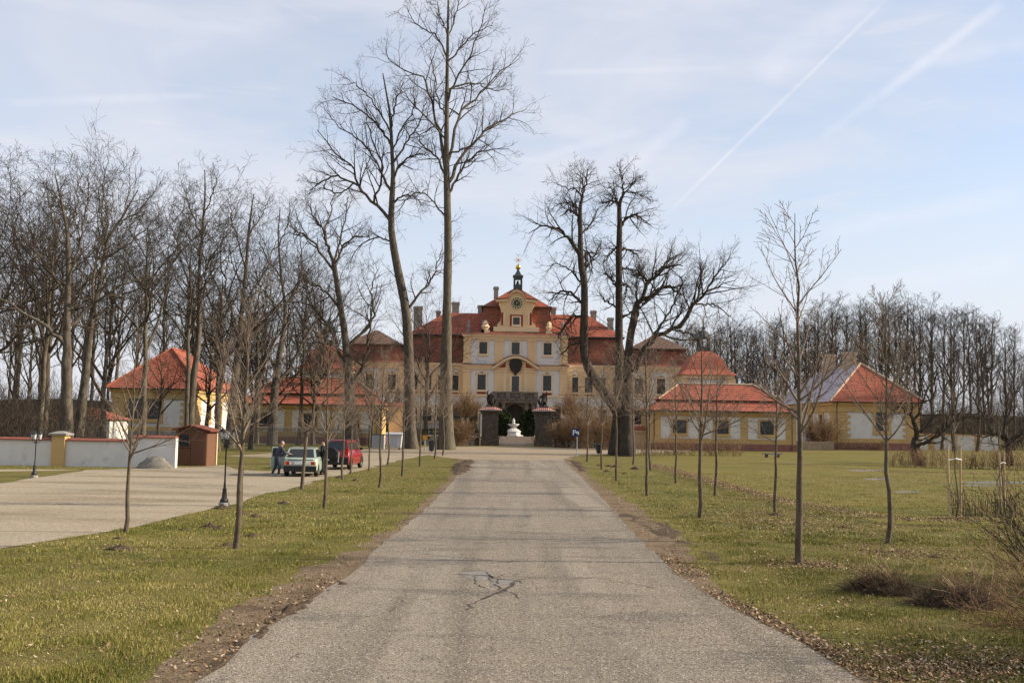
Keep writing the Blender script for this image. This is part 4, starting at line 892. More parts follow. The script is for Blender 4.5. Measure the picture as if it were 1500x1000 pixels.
# parapet urns with sculpture
for px, w in ((712, 1.3), (708, .5), (806, 1.0), (826, .6), (687, .6)):
    x = mx_(px); zb = zc(487, DF) - .5
    a = MB(); a.box(x - w * .55, x + w * .55, DF + .1, DF + 1.1, zb - .3, zb + .9)
    a.lathe([(.3 * w, .9), (.42 * w, 1.15), (.6 * w, 1.5), (.35 * w, 1.85), (.42 * w, 2.1), (.12, 2.6)], (x, DF + .6, zb), 8); a.build('parapet_urn', stone_grey if w < .9 else trim_m, ch)
for px, D, y0, y1, w in ((668, 186, 470, 445, 1.3), (704.5, 186, 465, 449, .9), (727, 180, 455, 421.5, .8), (812, 186, 470, 450, .9), (871, 186, 470, 454, 1.0), (896, 181, 495, 464, 1.0), (613, 182, 495, 452, 1.5), (643, 188, 475, 458, .8)):
    chimney(ch, mx_(px, D), D, zc(y0 + 4, D), zc(y1, D), w)
# stone portal carrying a balcony
po = MB(); zB_ = zc(585, DF - 2); zt = zc(573.5, DF - 2)
for s in (-1, 1):
    for dx, w in ((1.95, .38), (3.1, .38)):
        po.lathe([(w * 1.3, 0), (w * 1.3, .5), (w, .55), (w * .86, zB_ - CB - 1.0), (w * 1.2, zB_ - CB - .75), (w * 1.25, zB_ - CB - .55)], (AX + s * dx, DF - 1.3, CB), 12)
po.box(AX - 3.75, AX + 3.75, DF - 1.9, DF, zB_ - .55, zB_ - .05)
po.box(AX - 3.95, AX + 3.95, DF - 2.1, DF, zB_ - .05, zB_ + .2)
po.build('portal_column', portal_m, ch)
a = MB(); rr_ = 1.62; zsp = zc(606, DF)
arc = [(AX + rr_ * math.cos(math.pi * i / 16), zsp + rr_ * math.sin(math.pi * i / 16)) for i in range(17)]
for s in (-1, 1): a.box(*sorted((AX + s * rr_, AX + s * 3.7)), DF - .9, DF, CB, zB_ - .6)
a.prism_y([(AX + rr_, zB_ - .6)] + [(AX - rr_, zB_ - .6)] + arc[::-1], DF - .898, DF - .002); a.build('portal_wall', portal_m, ch)
a = MB(); a.box(AX - rr_, AX + rr_, DF - .25, DF - .01, CB, zsp + rr_); a.build('portal_door', MATS.get('door_wood') or mat('door_wood', [(.022, .013, .010), (.042, .026, .020)], 3, .7, stretch=(3, 1, .4)), ch)
a = MB()
for s in (-1, 1): a.prism_y([(AX + s * rr_ * 1.0, CB), (AX + s * (rr_ + .25), CB), (AX + s * (rr_ + .25), zsp), (AX + s * rr_, zsp)][::s], DF - 1.0, DF - .9)
a.build('door_surround', stone_grey, ch)
a = MB(); a.box(AX - 3.9, AX + 3.9, DF - 2.05, DF - 1.75, zt - .25, zt); a.box(AX - 3.2, AX + 3.2, DF - 1.85, DF - 1.77, zB_ + .2, zt - .25)
for s in (-1, 1):
    for dx in (3.5, 1.2): a.box(AX + s * dx - .35, AX + s * dx + .35, DF - 2.06, DF - 1.74, zB_ + .2, zt - .25)
for i in range(22):
    x = AX - 3.1 + i * .295
    a.lathe([(.06, 0), (.12, .3), (.05, .7), (.08, zt - zB_ - .45)], (x, DF - 1.9, zB_ + .2), 6)
a.build('balcony', portal_m, ch)
# --- corner pavilions with bell roofs and lanterns ---------------------------
def pavilion(s, name_label):
    D = 150.0; x0 = AX + s * 24.7; x1 = AX + s * 31.6; x0, x1 = sorted((x0, x1)); ze = zc(549, D, 1037) if s > 0 else zc(549, D, 1037)
    o = thing('pavilion', name_label, 'pavilion', ((x0 + x1) / 2, D, CB))
    a = MB(); a.box(x0, x1, D, D + 7.5, CB, ze); a.build('wall', pale_m, o)
    for x in (x0, x1):
        a = MB(); a.box(x - .55, x + .55, D - .14, D + .6, CB, ze - .55); a.build('corner_pilaster', trim_m, o)
    a = MB(); a.box(x0 - .35, x1 + .35, D - .35, D + 7.85, ze - .55, ze); a.build('cornice', trim_m, o)
    pr = [(-.75, ze + .01), (-.3, ze + .35), (.3, ze + .85), (.65, ze + 1.5), (1.0, ze + 2.3), (1.5, ze + 3.0), (2.3, ze + 3.55), (3.2, ze + 3.85)]
    a = MB(); a.rect_loft(x0, x1, D, D + 7.5, courses(pr, 2.2)); a.build('bell_roof', tile_m, o)
    cx, cy, z = (x0 + x1) / 2, D + 3.75, ze + 3.7
    a = MB(); 
    for k_ in range(4): a.box(cx + (.62 if k_ % 2 else -.82), cx + (.82 if k_ % 2 else -.62), cy + (.62 if k_ // 2 else -.82), cy + (.82 if k_ // 2 else -.62), z, z + 2.0)
    a.box(cx - .8, cx + .8, cy - .8, cy + .8, z, z + .7); a.lathe([(1.4, 2.0), (1.35, 2.15), (.95, 2.7), (.4, 3.1), (.25, 3.4), (.35, 3.55), (.08, 3.8), (.05, 4.9)], (cx, cy, z), 8); a.build('lantern', copper_m if s < 0 else darkmetal_m, o)
    pm = window_meshes('pav', 1.3, 1.6, trim_m, (1, 2), None, True, False, .2)
    put_window(o, pm, cx, D, ze - 3.2)
pavilion(-1, 'side pavilion with a bell shaped roof and a green copper lantern, behind the left range')
pavilion(1, 'side pavilion with a bell shaped red roof and dark lantern behind the right range')
# --- low ranges with two tier roofs -----------------------------------------
def low_range(s, label):
    D = 132.0; xa, xb = AX + s * 17.2, AX + s * 36.0; x0, x1 = sorted((xa, xb)); ze, zb, zt_ = 5.05, zc(590, 133, 1037) + .2, zc(567, 136, 1037) + .1
    o = thing('low_range', label, 'building', ((x0 + x1) / 2, D, 0))
    a = MB(); a.box(x0, x1, D, D + 9, 0.9, ze - .2); a.build('wall', ochre_m, o)
    a = MB(); a.box(x0 - .1, x1 + .1, D - .1, D + 9.1, -.2, .9); a.build('plinth', plinth_m, o)
    a = MB(); a.box(x0 - .25, x1 + .25, D - .25, D + 9.25, ze - .5, ze - .06); a.build('cornice', ochre_m, o)
    xs = [AX + s * q for q in (32.2, 26.4, 21.0)]
    for i, x in enumerate(xs):
        a = MB(); a.box(x - 2.4, x + 2.4, D - .05, D, 1.5, 4.25); a.build('wall_panel', pale_m, o)
        put_window(o, window_meshes('low_sq', 1.75, 1.7, ochre_m, (2, 2), None, True, False, .22), x, D - .05, 2.15)
    a = MB(); a.rect_loft(x0 - .7, x1 + .7, D - .7, D + 9.7, courses([(0, ze), (.7, ze + .35), (2.3, zb)], 2.0), False); a.build('roof', tile_m, o, label='lower roof tier in red tile')
    a = MB(); a.box(x0 + 1.75, x1 - 1.75, D + 1.75, D + 7.25, zb - .3, zb + .28); a.build('roof_step', plinth_m, o)
    a = MB(); a.rect_loft(x0 + 1.3, x1 - 1.3, D + 1.3, D + 7.7, courses([(0, zb + .22), (3.18, zt_ + .3)], 2.0)); a.build('roof', tile_m, o, label='upper roof tier in red tile')
    a = MB()
    for cx_, cy_ in ((x0 + 1.3, D + 1.3), (x1 - 1.3, D + 1.3)):
        e = x0 + 4.48 if cx_ < (x0 + x1) / 2 else x1 - 4.48; a.tube([(cx_, cy_, zb + .3), (e, D + 4.5, zt_ + .36)], .10, 5)
    a.tube([(x0 + 4.48, D + 4.5, zt_ + .36), (x1 - 4.48, D + 4.5, zt_ + .36)], .12, 5); a.build('ridge_tile', pale_chim, o)
    gutter(o, x0 - .75, x1 + .75, D - .76, ze - .02, (x0 + .5, x1 - .6), .1)
def gutter(o, x0, x1, y, z, downs, zb):
    a = MB(); a.tube([(x0, y, z), (x1, y, z)], .09, 6); a.build('gutter', iron_m, o)
    for x in downs:
        a = MB(); a.tube([(x, y, z), (x, y + .45, z - .6), (x, y + .45, zb)], .06, 6); a.build('downpipe', iron_m, o)
low_range(-1, 'long low ochre range with a two tier red roof behind the iron fence')
low_range(1, 'long low ochre range with a two tier red roof behind the brown hedge')
# --- the two end houses ------------------------------------------------------
def end_house(s, label, side_roof, zoff):
    D = 155.0; xa, xb = AX + s * 48.2, AX + s * 60.9; x0, x1 = sorted((xa, xb)); L_ = 34 if s > 0 else 22; ze = zc(589, D, 1290) if s > 0 else zc(569, D, 230)
    zt_ = zc(533, D + 7, 1262) if s > 0 else zc(511, D + 7, 248); h0 = -.2
    o = thing('gatehouse' if s < 0 else 'long_house', label, 'house', ((x0 + x1) / 2, D, 0))
    a = MB(); a.box(x0, x1, D, D + L_, 1.1, ze - .25); a.build('wall', pale_m if s < 0 else white_m, o)
    a = MB(); a.box(x0 - .12, x1 + .12, D - .12, D + L_ + .12, h0, 1.1); a.build('plinth', plinth_m if s > 0 else stone_grey, o)
    a = MB(); a.box(x0 - .5, x1 + .5, D - .5, D + L_ + .5, ze - .55, ze - .05); a.box(x0 - .25, x1 + .25, D - .25, D + L_ + .25, ze - 1.5, ze - .55); a.build('cornice', ochre_m, o)
    for x, w in ((x0, 1.9), (x1, 1.9)):        # rusticated ochre corners
        for i in range(10):
            zz = 1.1 + i * (ze - 2.6) / 10; hgt = (ze - 2.6) / 10 - .06
            sx = 1 if x == x0 else -1; xx0, xx1 = sorted((x - sx * .14, x + sx * (w if i % 2 else w * 1.25)))
            a = MB(); a.box(xx0, xx1, D - .14, D + (w * 1.15 if i % 2 else w), zz, zz + hgt); a.build('corner_block', ochre_m, o)
    a = MB(); a.box(x0 + 2, x1 - 2, D - .08, D, 1.1, 1.75); a.build('wall_band', ochre_m, o)
    cxm = (x0 + x1) / 2 + (.2 if s > 0 else -.6)
    put_window(o, window_meshes('house', 1.9, 3.0, ochre_m, (2, 3), None, True, False, .42), cxm + .6, D, 2.9)
    if s < 0: put_window(o, window_meshes('house', 1.9, 3.0, ochre_m), x0 + 3.4, D, 2.9)
    # courtyard side: windows and a doorway
    xs, rz = (x0, -math.pi / 2) if s > 0 else (x1, math.pi / 2)
    for yy in (6.5, 12.5, 18.5, 26.0):
        if yy < L_ - 3: put_window(o, window_meshes('house_side', 1.5, 2.4, ochre_m, (1, 2), None, True, False, .55), xs, D + yy, 2.9, rz)
    # hipped roof: each slope built on its own so that each has its own tile
    e = .9; X0, X1, Y0, Y1, cxx = x0 - e, x1 + e, D - e, D + L_ + e, (x0 + x1) / 2; r1, r2 = D + 6.8, D + L_ - 6.8
    def slope(p, q, p2, q2, m, lab=None):
        a = MB(); n_ = 26; P_ = [Vector(v) for v in (p, q, p2, q2)]
        for i in range(n_):
            f0, f1 = i / n_, (i + 1) / n_
            l0, l1, rr0, rr1 = P_[0].lerp(P_[2], f0), P_[0].lerp(P_[2], f1), P_[1].lerp(P_[3], f0), P_[1].lerp(P_[3], f1)
            up = Vector((0, 0, .05)); a.face([l0 + up, rr0 + up, rr1, l1]); a.face([l0, rr0, rr0 + up, l0 + up])
        return a.build('roof', m, o, label=lab)
    A, B_, C_, E_ = (X0, Y0, ze), (X1, Y0, ze), (X1, Y1, ze), (X0, Y1, ze); T1, T2 = (cxx, r1, zt_), (cxx, r2, zt_)
    slope(A, B_, T1, T1, tile_m, 'front hip slope in red tile'); slope(B_, C_, T1, T2, tile_m if s > 0 else tile_m); slope(C_, E_, T2, T2, tile_m); slope(E_, A, T2, T1, side_roof, 'roof slope facing the courtyard' if s > 0 else None)
    a = MB(); a.box(X0 + .05, X1 - .05, Y0 + .05, Y1 - .05, ze - .06, ze - .01); a.build('eaves', plinth_m, o)
    a = MB()
    for c in (A, B_): a.tube([Vector(c) + Vector((0, 0, .08)), Vector(T1) + Vector((0, 0, .1))], .17, 6)
    a.tube([Vector(T1) + Vector((0, 0, .1)), Vector(T2) + Vector((0, 0, .1))], .18, 6); a.build('ridge_tile', pale_chim if s > 0 else tile_m, o)
    gutter(o, X0, X1, Y0 - .08, ze - .03, (x0 + .2,) if s > 0 else (x1 - .3,), .2)
    if s > 0:
        chimney(o, cxx - .3, r1 + 4.5, zt_ - 1.0, zt_ + 2.1, 2.0, pale_chim); chimney(o, cxx - 1.0, r1 + 13, zt_ - 1.6, zt_ + 2.3, 2.0, pale_chim)
    return o
end_house(-1, 'ochre and grey gatehouse with a hipped orange red roof behind the white wall', tile_m, 0)
end_house(1, 'long cream and ochre house with a frosted roof slope and two chimneys', frost_m, 0)
# far roofs glimpsed between the trunks on the left
def small_house(px, D, w, d, ze, zt_, label):
    q = P(px, 630, D); x = q.x; o = thing('small_house', label, 'house', (x, D, 0))
    a = MB(); a.box(x - w / 2, x + w / 2, D, D + d, -.2, ze); a.build('wall', white_m, o)
    a = MB(); a.rect_loft(x - w / 2 - .5, x + w / 2 + .5, D - .5, D + d + .5, courses([(0, ze), (d / 2 + .4, zt_)], 2)); a.build('roof', tile_m, o)
    put_window(o, window_meshes('small', 1.0, 1.2, white_m, (1, 1), None, True, False, .12), x - w * .2, D, 1.2)
small_house(118, 125, 7, 6, 2.7, 4.1, 'small white house with a red roof glimpsed between trunks behind the white wall')
# boundary wall at the far right
def wall_run(name, label, pts_px, D0, D1, h, n, wm, pm_):
    a0 = P(pts_px[0], 650, D0); a1 = P(pts_px[1], 650, D1); o = thing(name, label, 'wall', (a0.x, D0, 0))
    for i in range(n):
        t0, t1 = i / n, (i + 1) / n; x0, x1 = a0.x + (a1.x - a0.x) * t0, a0.x + (a1.x - a0.x) * t1
        a = MB(); a.box(x0 + .45, x1 - .45, D0, D0 + .4, -.1, h); a.build('wall_panel', wm, o)
        a = MB(); a.box(x0 - .45, x0 + .45, D0 - .12, D0 + .5, -.1, h + .25); a.build('pier', pm_, o)
        a = MB(); a.box(x0 + .45, x1 - .45, D0 - .1, D0 + .48, h, h + .2); a.build('coping', pm_, o)
    return o
wall_run('boundary_wall', 'far white boundary wall with ochre piers beyond the right hedge', (1330, 1466), 168, 168, 2.4, 4, white_m, ochre_m)
# ------------------------------------------------------------------ gate, fences, fountain
GD = 139.6
def gate_pillar(px, label):
    x = P(px, 640, GD).x; o = thing('gate_pillar', label, 'gate pillar', (x, GD, 0), 0, 'stone gate pillars'); z1 = zc(601.5, GD)
    a = MB(); a.box(x - 1.24, x + 1.24, GD - .12, GD + 2.42, -.1, .75); a.build('base', stone_m, o)
    a = MB(); a.box(x - 1.08, x + 1.08, GD, GD + 2.26, .75, z1 - .45); a.build('shaft', stone_m, o)
    for i in range(6):
        z = .8 + i * (z1 - 1.3) / 6
        for sx in (-1, 1):
            a = MB(); a.box(*sorted((x + sx * 1.12, x + sx * .78)), GD - .05, GD, z, z + (z1 - 1.3) / 6 - .05); a.build('corner_stone', stone_m, o)
    a = MB(); a.box(x - 1.3, x + 1.3, GD - .14, GD + 2.48, z1 - .45, z1 - .2); a.box(x - 1.45, x + 1.45, GD - .29, GD + 2.63, z1 - .2, z1); a.build('capital', stone_m, o)
    # little tiled hip: pale mortar bed with single half round tiles on it
    a = MB(); a.rect_loft(x - 1.55, x + 1.55, GD - .4, GD + 2.74, [(0, z1 + .002), (0, z1 + .08), (1.0, z1 + .45)]); a.build('cap_bed', marble_m, o)
    t = MB(); t.prism([(-.10, 0), (-.07, .07), (0, .1), (.07, .07), (.10, 0)], lambda u, v: (u, 0, v), lambda u, v: (u * .8, 1.08, v + .36)); tm = t.mesh('tile', tile_m)
    org = ORG[o.name]
    for side in range(4):
        for i in range(11):
            u = -1.4 + i * .28; q = link('tile', tm, o); rz = side * math.pi / 2
            c = Vector((x, GD + 1.17, 0)); off = Vector((u, -1.6, z1 + .08)); 
            off.xy = (off.x * math.cos(rz) - off.y * math.sin(rz), off.x * math.sin(rz) + off.y * math.cos(rz))
            q.location = c + off - org; q.rotation_euler = (0, 0, rz); q.scale = (1, max(.25, 1 - max(0, abs(u) - .55) * 1.05), max(.25, 1 - max(0, abs(u) - .55) * 1.05))
    a = MB(); a.box(x - .62, x + .62, GD + .6, GD + 1.75, z1 + .4, z1 + .75); a.build('pedestal', stone_m, o)
    return x, z1 + .75
gl = gate_pillar(717.5, 'brown stone gate pillar with a tiled cap and statue, left of the steps')
gr_ = gate_pillar(796, 'brown stone gate pillar with a tiled cap and statue, right of the steps')

def skin(name, chains, m, parent, sub=1, smooth=True):
    """chains: list of [(x,y,z,r),...]; a chain starting within 1 mm of an existing vertex joins it"""
    v, e, rr = [], [], []
    for c in chains:
        prev = None
        for (x, y, z, r) in c:
            k = next((i for i, q in enumerate(v) if abs(q[0] - x) + abs(q[1] - y) + abs(q[2] - z) < .003), None)
            if k is None: v.append((x, y, z)); rr.append(r); k = len(v) - 1
            if prev is not None and prev != k: e.append((prev, k))
            prev = k
    me = bpy.data.meshes.new(name); me.from_pydata(v, e, []); me.materials.append(m)
    o = link(name, me, parent); md = o.modifiers.new('skin', 'SKIN'); md.use_smooth_shade = smooth
    for i, sv in enumerate(me.skin_vertices[0].data): sv.radius = (rr[i], rr[i]); sv.use_root = (i == 0)
    sd = o.modifiers.new('sub', 'SUBSURF'); sd.levels = sub; sd.render_levels = sub
    return o
def statue(x, z, flip, label):
    o = thing('statue', label, 'statue', (x, GD + 1.17, z)); f = flip
    chains = [[(0, 0, .62, .26), (0, .02, .95, .25), (f * .05, 0, 1.28, .26), (f * .07, 0, 1.52, .10), (f * .10, -.06, 1.78, .19)],
              [(f * .05, 0, 1.28, .26), (f * .42, -.05, 1.30, .13), (f * .60, -.2, 1.02, .10), (f * .40, -.4, .85, .08)],
              [(f * .05, 0, 1.28, .26), (-f * .38, .0, 1.36, .13), (-f * .52, -.1, 1.66, .10), (-f * .30, -.15, 1.95, .08)],
              [(0, 0, .62, .26), (f * .26, -.32, .58, .17), (f * .30, -.36, .12, .11), (f * .34, -.52, .05, .08)],
              [(0, 0, .62, .26), (-f * .24, -.12, .50, .17), (-f * .34, -.05, .10, .12), (-f * .4, -.2, .05, .08)]]
    skin('figure', chains, statue_m, o, 2)
    skin('drapery', [[(-f * .1, .25, 0, .35), (-f * .25, .3, .5, .30), (-f * .40, .28, .95, .22), (-f * .30, .25, 1.35, .14)], [(-f * .1, .25, 0.0, .35), (f * .35, .2, .12, .26), (f * .5, .1, .42, .16)]], statue_m, o, 1)
    skin('child_figure', [[(f * .55, -.1, .15, .17), (f * .58, -.1, .5, .17), (f * .6, -.12, .72, .07), (f * .6, -.14, .86, .13)], [(f * .58, -.1, .5, .17), (f * .78, -.2, .62, .07), (f * .85, -.25, .85, .06)]], statue_m, o, 1)
statue(gl[0], gl[1], 1, 'dark baroque sculpture group crowning the left gate pillar')
statue(gr_[0], gr_[1], -1, 'dark baroque sculpture group crowning the right gate pillar')
# steps up to the terrace
st = thing('stone_steps', 'broad pale stone steps rising between the gate pillars', 'steps', (AX, 140.6, 0))
for i in range(8):
    a = MB(); w = 2.55 - .06 * i; a.box(AX - w, AX + w, 140.6 + i * .7, 146.9 + (.01 if i else 0) - .0005 * i, (0 if i == 0 else i * .15 + .001) - (.1 if i == 0 else 0), (i + 1) * .15); a.build('step', step_m, st)
sheet('courtyard_path', wavy([(AX - 1.9, 147.0), (AX + 1.9, 147.0), (AX + 1.9, 174), (AX - 1.9, 174)], 2, .05, 61, True), 1.212, sand_m)
# retaining walls and iron railing
def railing(name, label, x0, x1, y, z0, z1, step=.16, post=3.2, yy=None, stuff=True):
    y1 = y if yy is None else yy; L_ = math.hypot(x1 - x0, y1 - y); n = int(L_ / step); o = thing(name, label, 'fence', ((x0 + x1) / 2, (y + y1) / 2, 0))
    a = MB()
    for i in range(n + 1):
        t = i / n; px_, py_ = x0 + (x1 - x0) * t, y + (y1 - y) * t; a.tube([(px_, py_, z0 + .1), (px_, py_, z1)], .031, 4); a.lathe([(.045, 0), (.002, .15)], (px_, py_, z1 - .002), 4)
    q = a.build('bar', iron_m, o); q['kind'] = 'stuff'
    for z in (z0 + .2, z1 - .22):
        a = MB(); a.tube([(x0, y, z), (x1, y1, z)], .035, 4); a.build('rail', iron_m, o)
    for i in range(int(L_ / post) + 1):
        t = i / max(1, int(L_ / post)); px_, py_ = x0 + (x1 - x0) * t, y + (y1 - y) * t
        a = MB(); a.tube([(px_, py_, z0 - .1), (px_, py_, z1 + .2)], .055, 6); a.lathe([(.09, 0), (.09, .08), (.01, .2)], (px_, py_, z1 + .2), 6); a.build('post', iron_m, o)
    return o
for s, lab in ((-1, 'left'), (1, 'right')):
    xa, xb = AX + s * (4.95 if s < 0 else 4.8), AX + s * 17
    o = thing('retaining_wall', f'low rubble stone retaining wall to the {lab} of the gate pillars', 'wall', ((xa + xb) / 2, 140.9, 0)); r_ = random.Random(5 + s)
    x0, x1 = sorted((xa, xb)); a = MB(); a.box(x0, x1, 141.0, 146.1, -.1, 1.08); a.build('wall_core', stone_m, o)
    sm = []
    for v_ in range(5):
        a = MB(); w = r_.uniform(.30, .45); h = r_.uniform(.13, .17); a.hexa([(-w + r_.uniform(0, .08), -.1, -h + r_.uniform(0, .04)), (w, -.13, -h), (w, .1, -h), (-w, .1, -h), (-w * .95, -.12, h), (w * .9, -.09, h - r_.uniform(0, .05)), (w, .1, h), (-w, .1, h)]); sm.append(a.mesh('stone', mossy_stone))
    org = ORG[o.name]
    for row in range(3):
        x = x0 + .3 + (row % 2) * .35
        while x < x1 - .4:
            q = link('stone', r_.choice(sm), o); q.location = Vector((x, 141.0, .18 + row * .34)) - org; x += r_.uniform(.80, .95)
    a = MB(); a.box(x0, x1, 140.8, 141.6, 1.08, 1.22); a.build('coping', step_m, o)
    railing('iron_railing', f'black iron railing on top of the retaining wall {lab} of the gate', xa, xb, 141.2, 1.2, 4.0)
for px, D, w, y0, y1, lab in ((580, 136, 2.0, 655, 594, 'pale lit gate pier at the left courtyard corner'), (565, 138, 1.6, 655, 600, 'cream pier standing left of the pale lit one'), (938, 136, 2.0, 660, 628, 'short cream pier on the right behind the brown hedge')):
    x = P(px, 640, D).x; z1 = zc(y1, D, px); o = thing('courtyard_pier', lab, 'pier', (x, D, 0))
    a = MB(); a.box(x - w / 2, x + w / 2, D, D + w, -.1, z1 - .5); a.build('shaft', trim_m, o)
    a = MB(); a.box(x - w / 2 - .2, x + w / 2 + .2, D - .2, D + w + .2, z1 - .5, z1 - .15); a.build('capital', trim_m, o)
    a = MB(); a.rect_loft(x - w / 2 - .3, x + w / 2 + .3, D - .3, D + w + .3, [(0, z1 - .15), (0, z1 - .05), (w * .45, z1 + .4)]); a.build('cap', tile_m, o)
    if y1 < 610: a = MB(); a.lathe([(.3, 0), (.42, .3), (.55, .7), (.3, 1.2), (.4, 1.5), (.1, 2.1)], (x, D + w / 2, z1 + .3), 8); a.build('urn', statue_m, o)
# fence on the left in front of the low range
c0, c1 = G(348, 656), G(540, 656.5)
railing('iron_fence', 'long black iron bar fence in front of the left low range', c0.x, c1.x, c0.y, .1, 2.15, .15, 3.4, c1.y)
# fountain
fx, fy = AX - .25, 158.0
fo = thing('fountain', 'white stone fountain with a shell bowl at the head of the steps', 'fountain', (fx, fy, CB))
FS = .80
a = MB(); a.lathe([(r_ * FS, z_ * FS) for r_, z_ in [(1.95, 0), (1.95, .18), (1.5, .2), (1.42, .7), (1.55, .78), (1.5, .9)]], (fx, fy, CB), 8, math.pi / 8); a.build('plinth', marble_m, fo)
a = MB(); n_ = 16; 
for i in range(n_):
    t0, t1 = 6.28319 * i / n_, 6.28319 * (i + 1) / n_; tm_ = (t0 + t1) / 2
    pt = lambda r_, t, z: (fx + FS * r_ * math.cos(t), fy + FS * r_ * math.sin(t), CB + FS * z)
    a.face([pt(1.5, t0, .9), pt(1.5, tm_, .9), pt(.42, tm_, 1.62), pt(.36, t0, 1.58)]); a.face([pt(1.5, tm_, .9), pt(1.5, t1, .9), pt(.36, t1, 1.58), pt(.42, tm_, 1.62)])
a.build('fluted_skirt', marble_m, fo)
a = MB(); a.lathe([(r_ * FS, z_ * FS) for r_, z_ in [(.36, 1.55), (.34, 1.72), (.5, 1.8), (.85, 1.98), (1.08, 2.25), (1.1, 2.34), (.98, 2.34), (.5, 2.2), (.3, 2.2)]], (fx, fy, CB), 16); a.build('bowl', marble_m, fo, True)
a = MB(); a.lathe([(r_ * FS, z_ * FS) for r_, z_ in [(.3, 2.2), (.34, 2.4), (.2, 2.6), (.26, 2.78), (.30, 2.95), (.16, 3.15), (.06, 3.42)]], (fx, fy, CB), 10); a.build('finial', marble_m, fo, True)

# ------------------------------------------------------------------ white wall, lamps, kiosk on the left
wD = 57.5
def wx(px, D=wD): return P(px, 660, D).x
ww = thing('white_wall', 'long white rendered wall with red tile coping and a yellow pillar', 'wall', (wx(90), wD, 0))
def seg(x0, x1, z1, red=True):
    a = MB(); a.box(x0, x1, wD, wD + .4, -.2, z1 - .13); a.build('wall_panel', white_m, ww)
    n = max(1, int((x1 - x0) / .42)); w = (x1 - x0) / n
    global cop
    if 'cop' not in globals():
        t = MB(); t.prism([(-.12, 0), (.52, 0), (.52, .05), (.2, .15), (-.12, .05)], lambda u, v: (.006, u, v), lambda u, v: (.414, u, v)); cop = t.mesh('coping_tile', plinth_tile)
    for i in range(n):
        q = link('coping_tile', cop, ww); q.location = Vector((x0 + i * w, wD, z1 - .128 + rnd.uniform(-.006, .006))) - ORG[ww.name]; q.scale = (w / .42, 1, 1)
plinth_tile = mat('coping_tile_red', [(.19, .058, .040), (.26, .085, .055)], 4, .85, .2, 12)
zt1 = zc(640.5, wD, 30); seg(wx(-330), wx(77), zt1); seg(wx(96), wx(194), zc(642.5, wD, 145)); seg(wx(194) + .004, wx(257), zc(638, wD, 225))
a = MB(); a.box(wx(77), wx(96), wD - .18, wD + .55, -.2, zc(637, wD, 86)); a.build('pillar', ochre_m, ww)
a = MB(); z = zc(637, wD, 86); a.rect_loft(wx(77) - .14, wx(96) + .14, wD - .34, wD + .7, [(0, z), (0, z + .09), (.3, z + .2), (.44, z + .23)]); a.build('pillar_cap', stone_grey, ww)
def lamp(px, py, ty, heads, label):
    p = G(px, py); h = P(px, ty, p.y).z; o = thing('street_lamp', label, 'street lamp', p, 0, 'iron lamp posts by the gravel lot'); x, y = p.x, p.y
    a = MB(); a.lathe([(.17, -.05), (.17, .10), (.14, .12)], (x, y, 0), 10); a.build('footing', stone_grey, o)
    a = MB(); a.lathe([(.13, .12), (.13, .2), (.085, .25), (.062, .48), (.072, .52), (.042, .56), (.026, .8), (.022, h - .55), (.036, h - .53), (.025, h - .48), (.022, h - .36)], (x, y, 0), 10); a.build('post', iron_m, o, True)
    for (dx, dy) in heads:
        a = MB(); a.tube([(x, y, h - .42), (x + dx * .5, y + dy * .5, h - .50), (x + dx, y + dy, h - .42), (x + dx, y + dy, h - .33)], .014, 5); a.build('arm', iron_m, o)
        a = MB(); a.lathe([(.055, h - .33), (.10, h - .12)], (x + dx, y + dy, 0), 6); l_ = a.build('lantern_glass', lampglass_m, o)
        a = MB(); a.lathe([(.125, h - .12), (.06, h - .03), (.02, h - .005), (.01, h + .05)], (x + dx, y + dy, 0), 6); a.build('lantern_hood', iron_m, l_)
        a = MB()
        for k_ in range(6): c, s = math.cos(k_ * 1.0472), math.sin(k_ * 1.0472); a.tube([(x + dx + .058 * c, y + dy + .058 * s, h - .33), (x + dx + .105 * c, y + dy + .105 * s, h - .12)], .007, 3)
        a.build('lantern_frame', iron_m, l_)
lamp(50, 699.5, 632, ((-.17, 0), (.17, 0), (0, -.17)), 'black iron lamp post with three lanterns standing before the white wall')
lamp(328, 741, 627, ((-.12, -.05), (.22, .12), (.06, -.2)), 'black iron lamp post with lanterns beside the notched young tree')
# timber kiosk
kd = G(285, 682).y; kx0, kx1 = wx(256.5, kd), wx(302, kd); kh0, kh1 = zc(630, kd, 285), zc(623.5, kd, 285); kp = kd + 2.0
ko = thing('timber_kiosk', 'small reddish brown timber kiosk at the end of the white wall', 'kiosk', ((kx0 + kx1) / 2, kd, 0))
kw = kx1 - kx0; kmid = (kx0 + kx1) / 2
a = MB(); a.box(kx0 + .04, kx1 - .04, kd + .04, kp, 0, kh0); a.build('shell', kiosk_m, ko)
pl = MB(); pl.box(0, 1, -.022, .022, .004, 1); 
plk = MB(); plk.prism_x([(-.035, .03), (.02, 0), (.02, .99), (-.008, .99)], 0, 1); plm = plk.mesh('plank', kiosk_m); pl.b.free()
org = ORG[ko.name]; n_ = 16; phh = kh0 / n_; xd = kx0 + kw * .50
for i in range(n_):
    q = link('plank', plm, ko); q.location = Vector((xd, kd + .015, i * phh)) - org; q.scale = (kx1 - xd, 1, phh)
    z0 = i * phh
    if z0 > kh0 * .50:
        for (xa_, xb_) in ((kx0, kx0 + kw * .10), (xd - kw * .05, xd - .004)):
            q = link('plank', plm, ko); q.location = Vector((xa_, kd + .015, z0)) - org; q.scale = (xb_ - xa_, 1, phh)
    q = link('plank', plm, ko); q.location = Vector((kx1, kd + .05, z0)) - org; q.rotation_euler = (0, 0, math.pi / 2); q.scale = (kp - kd - .05, 1, phh)
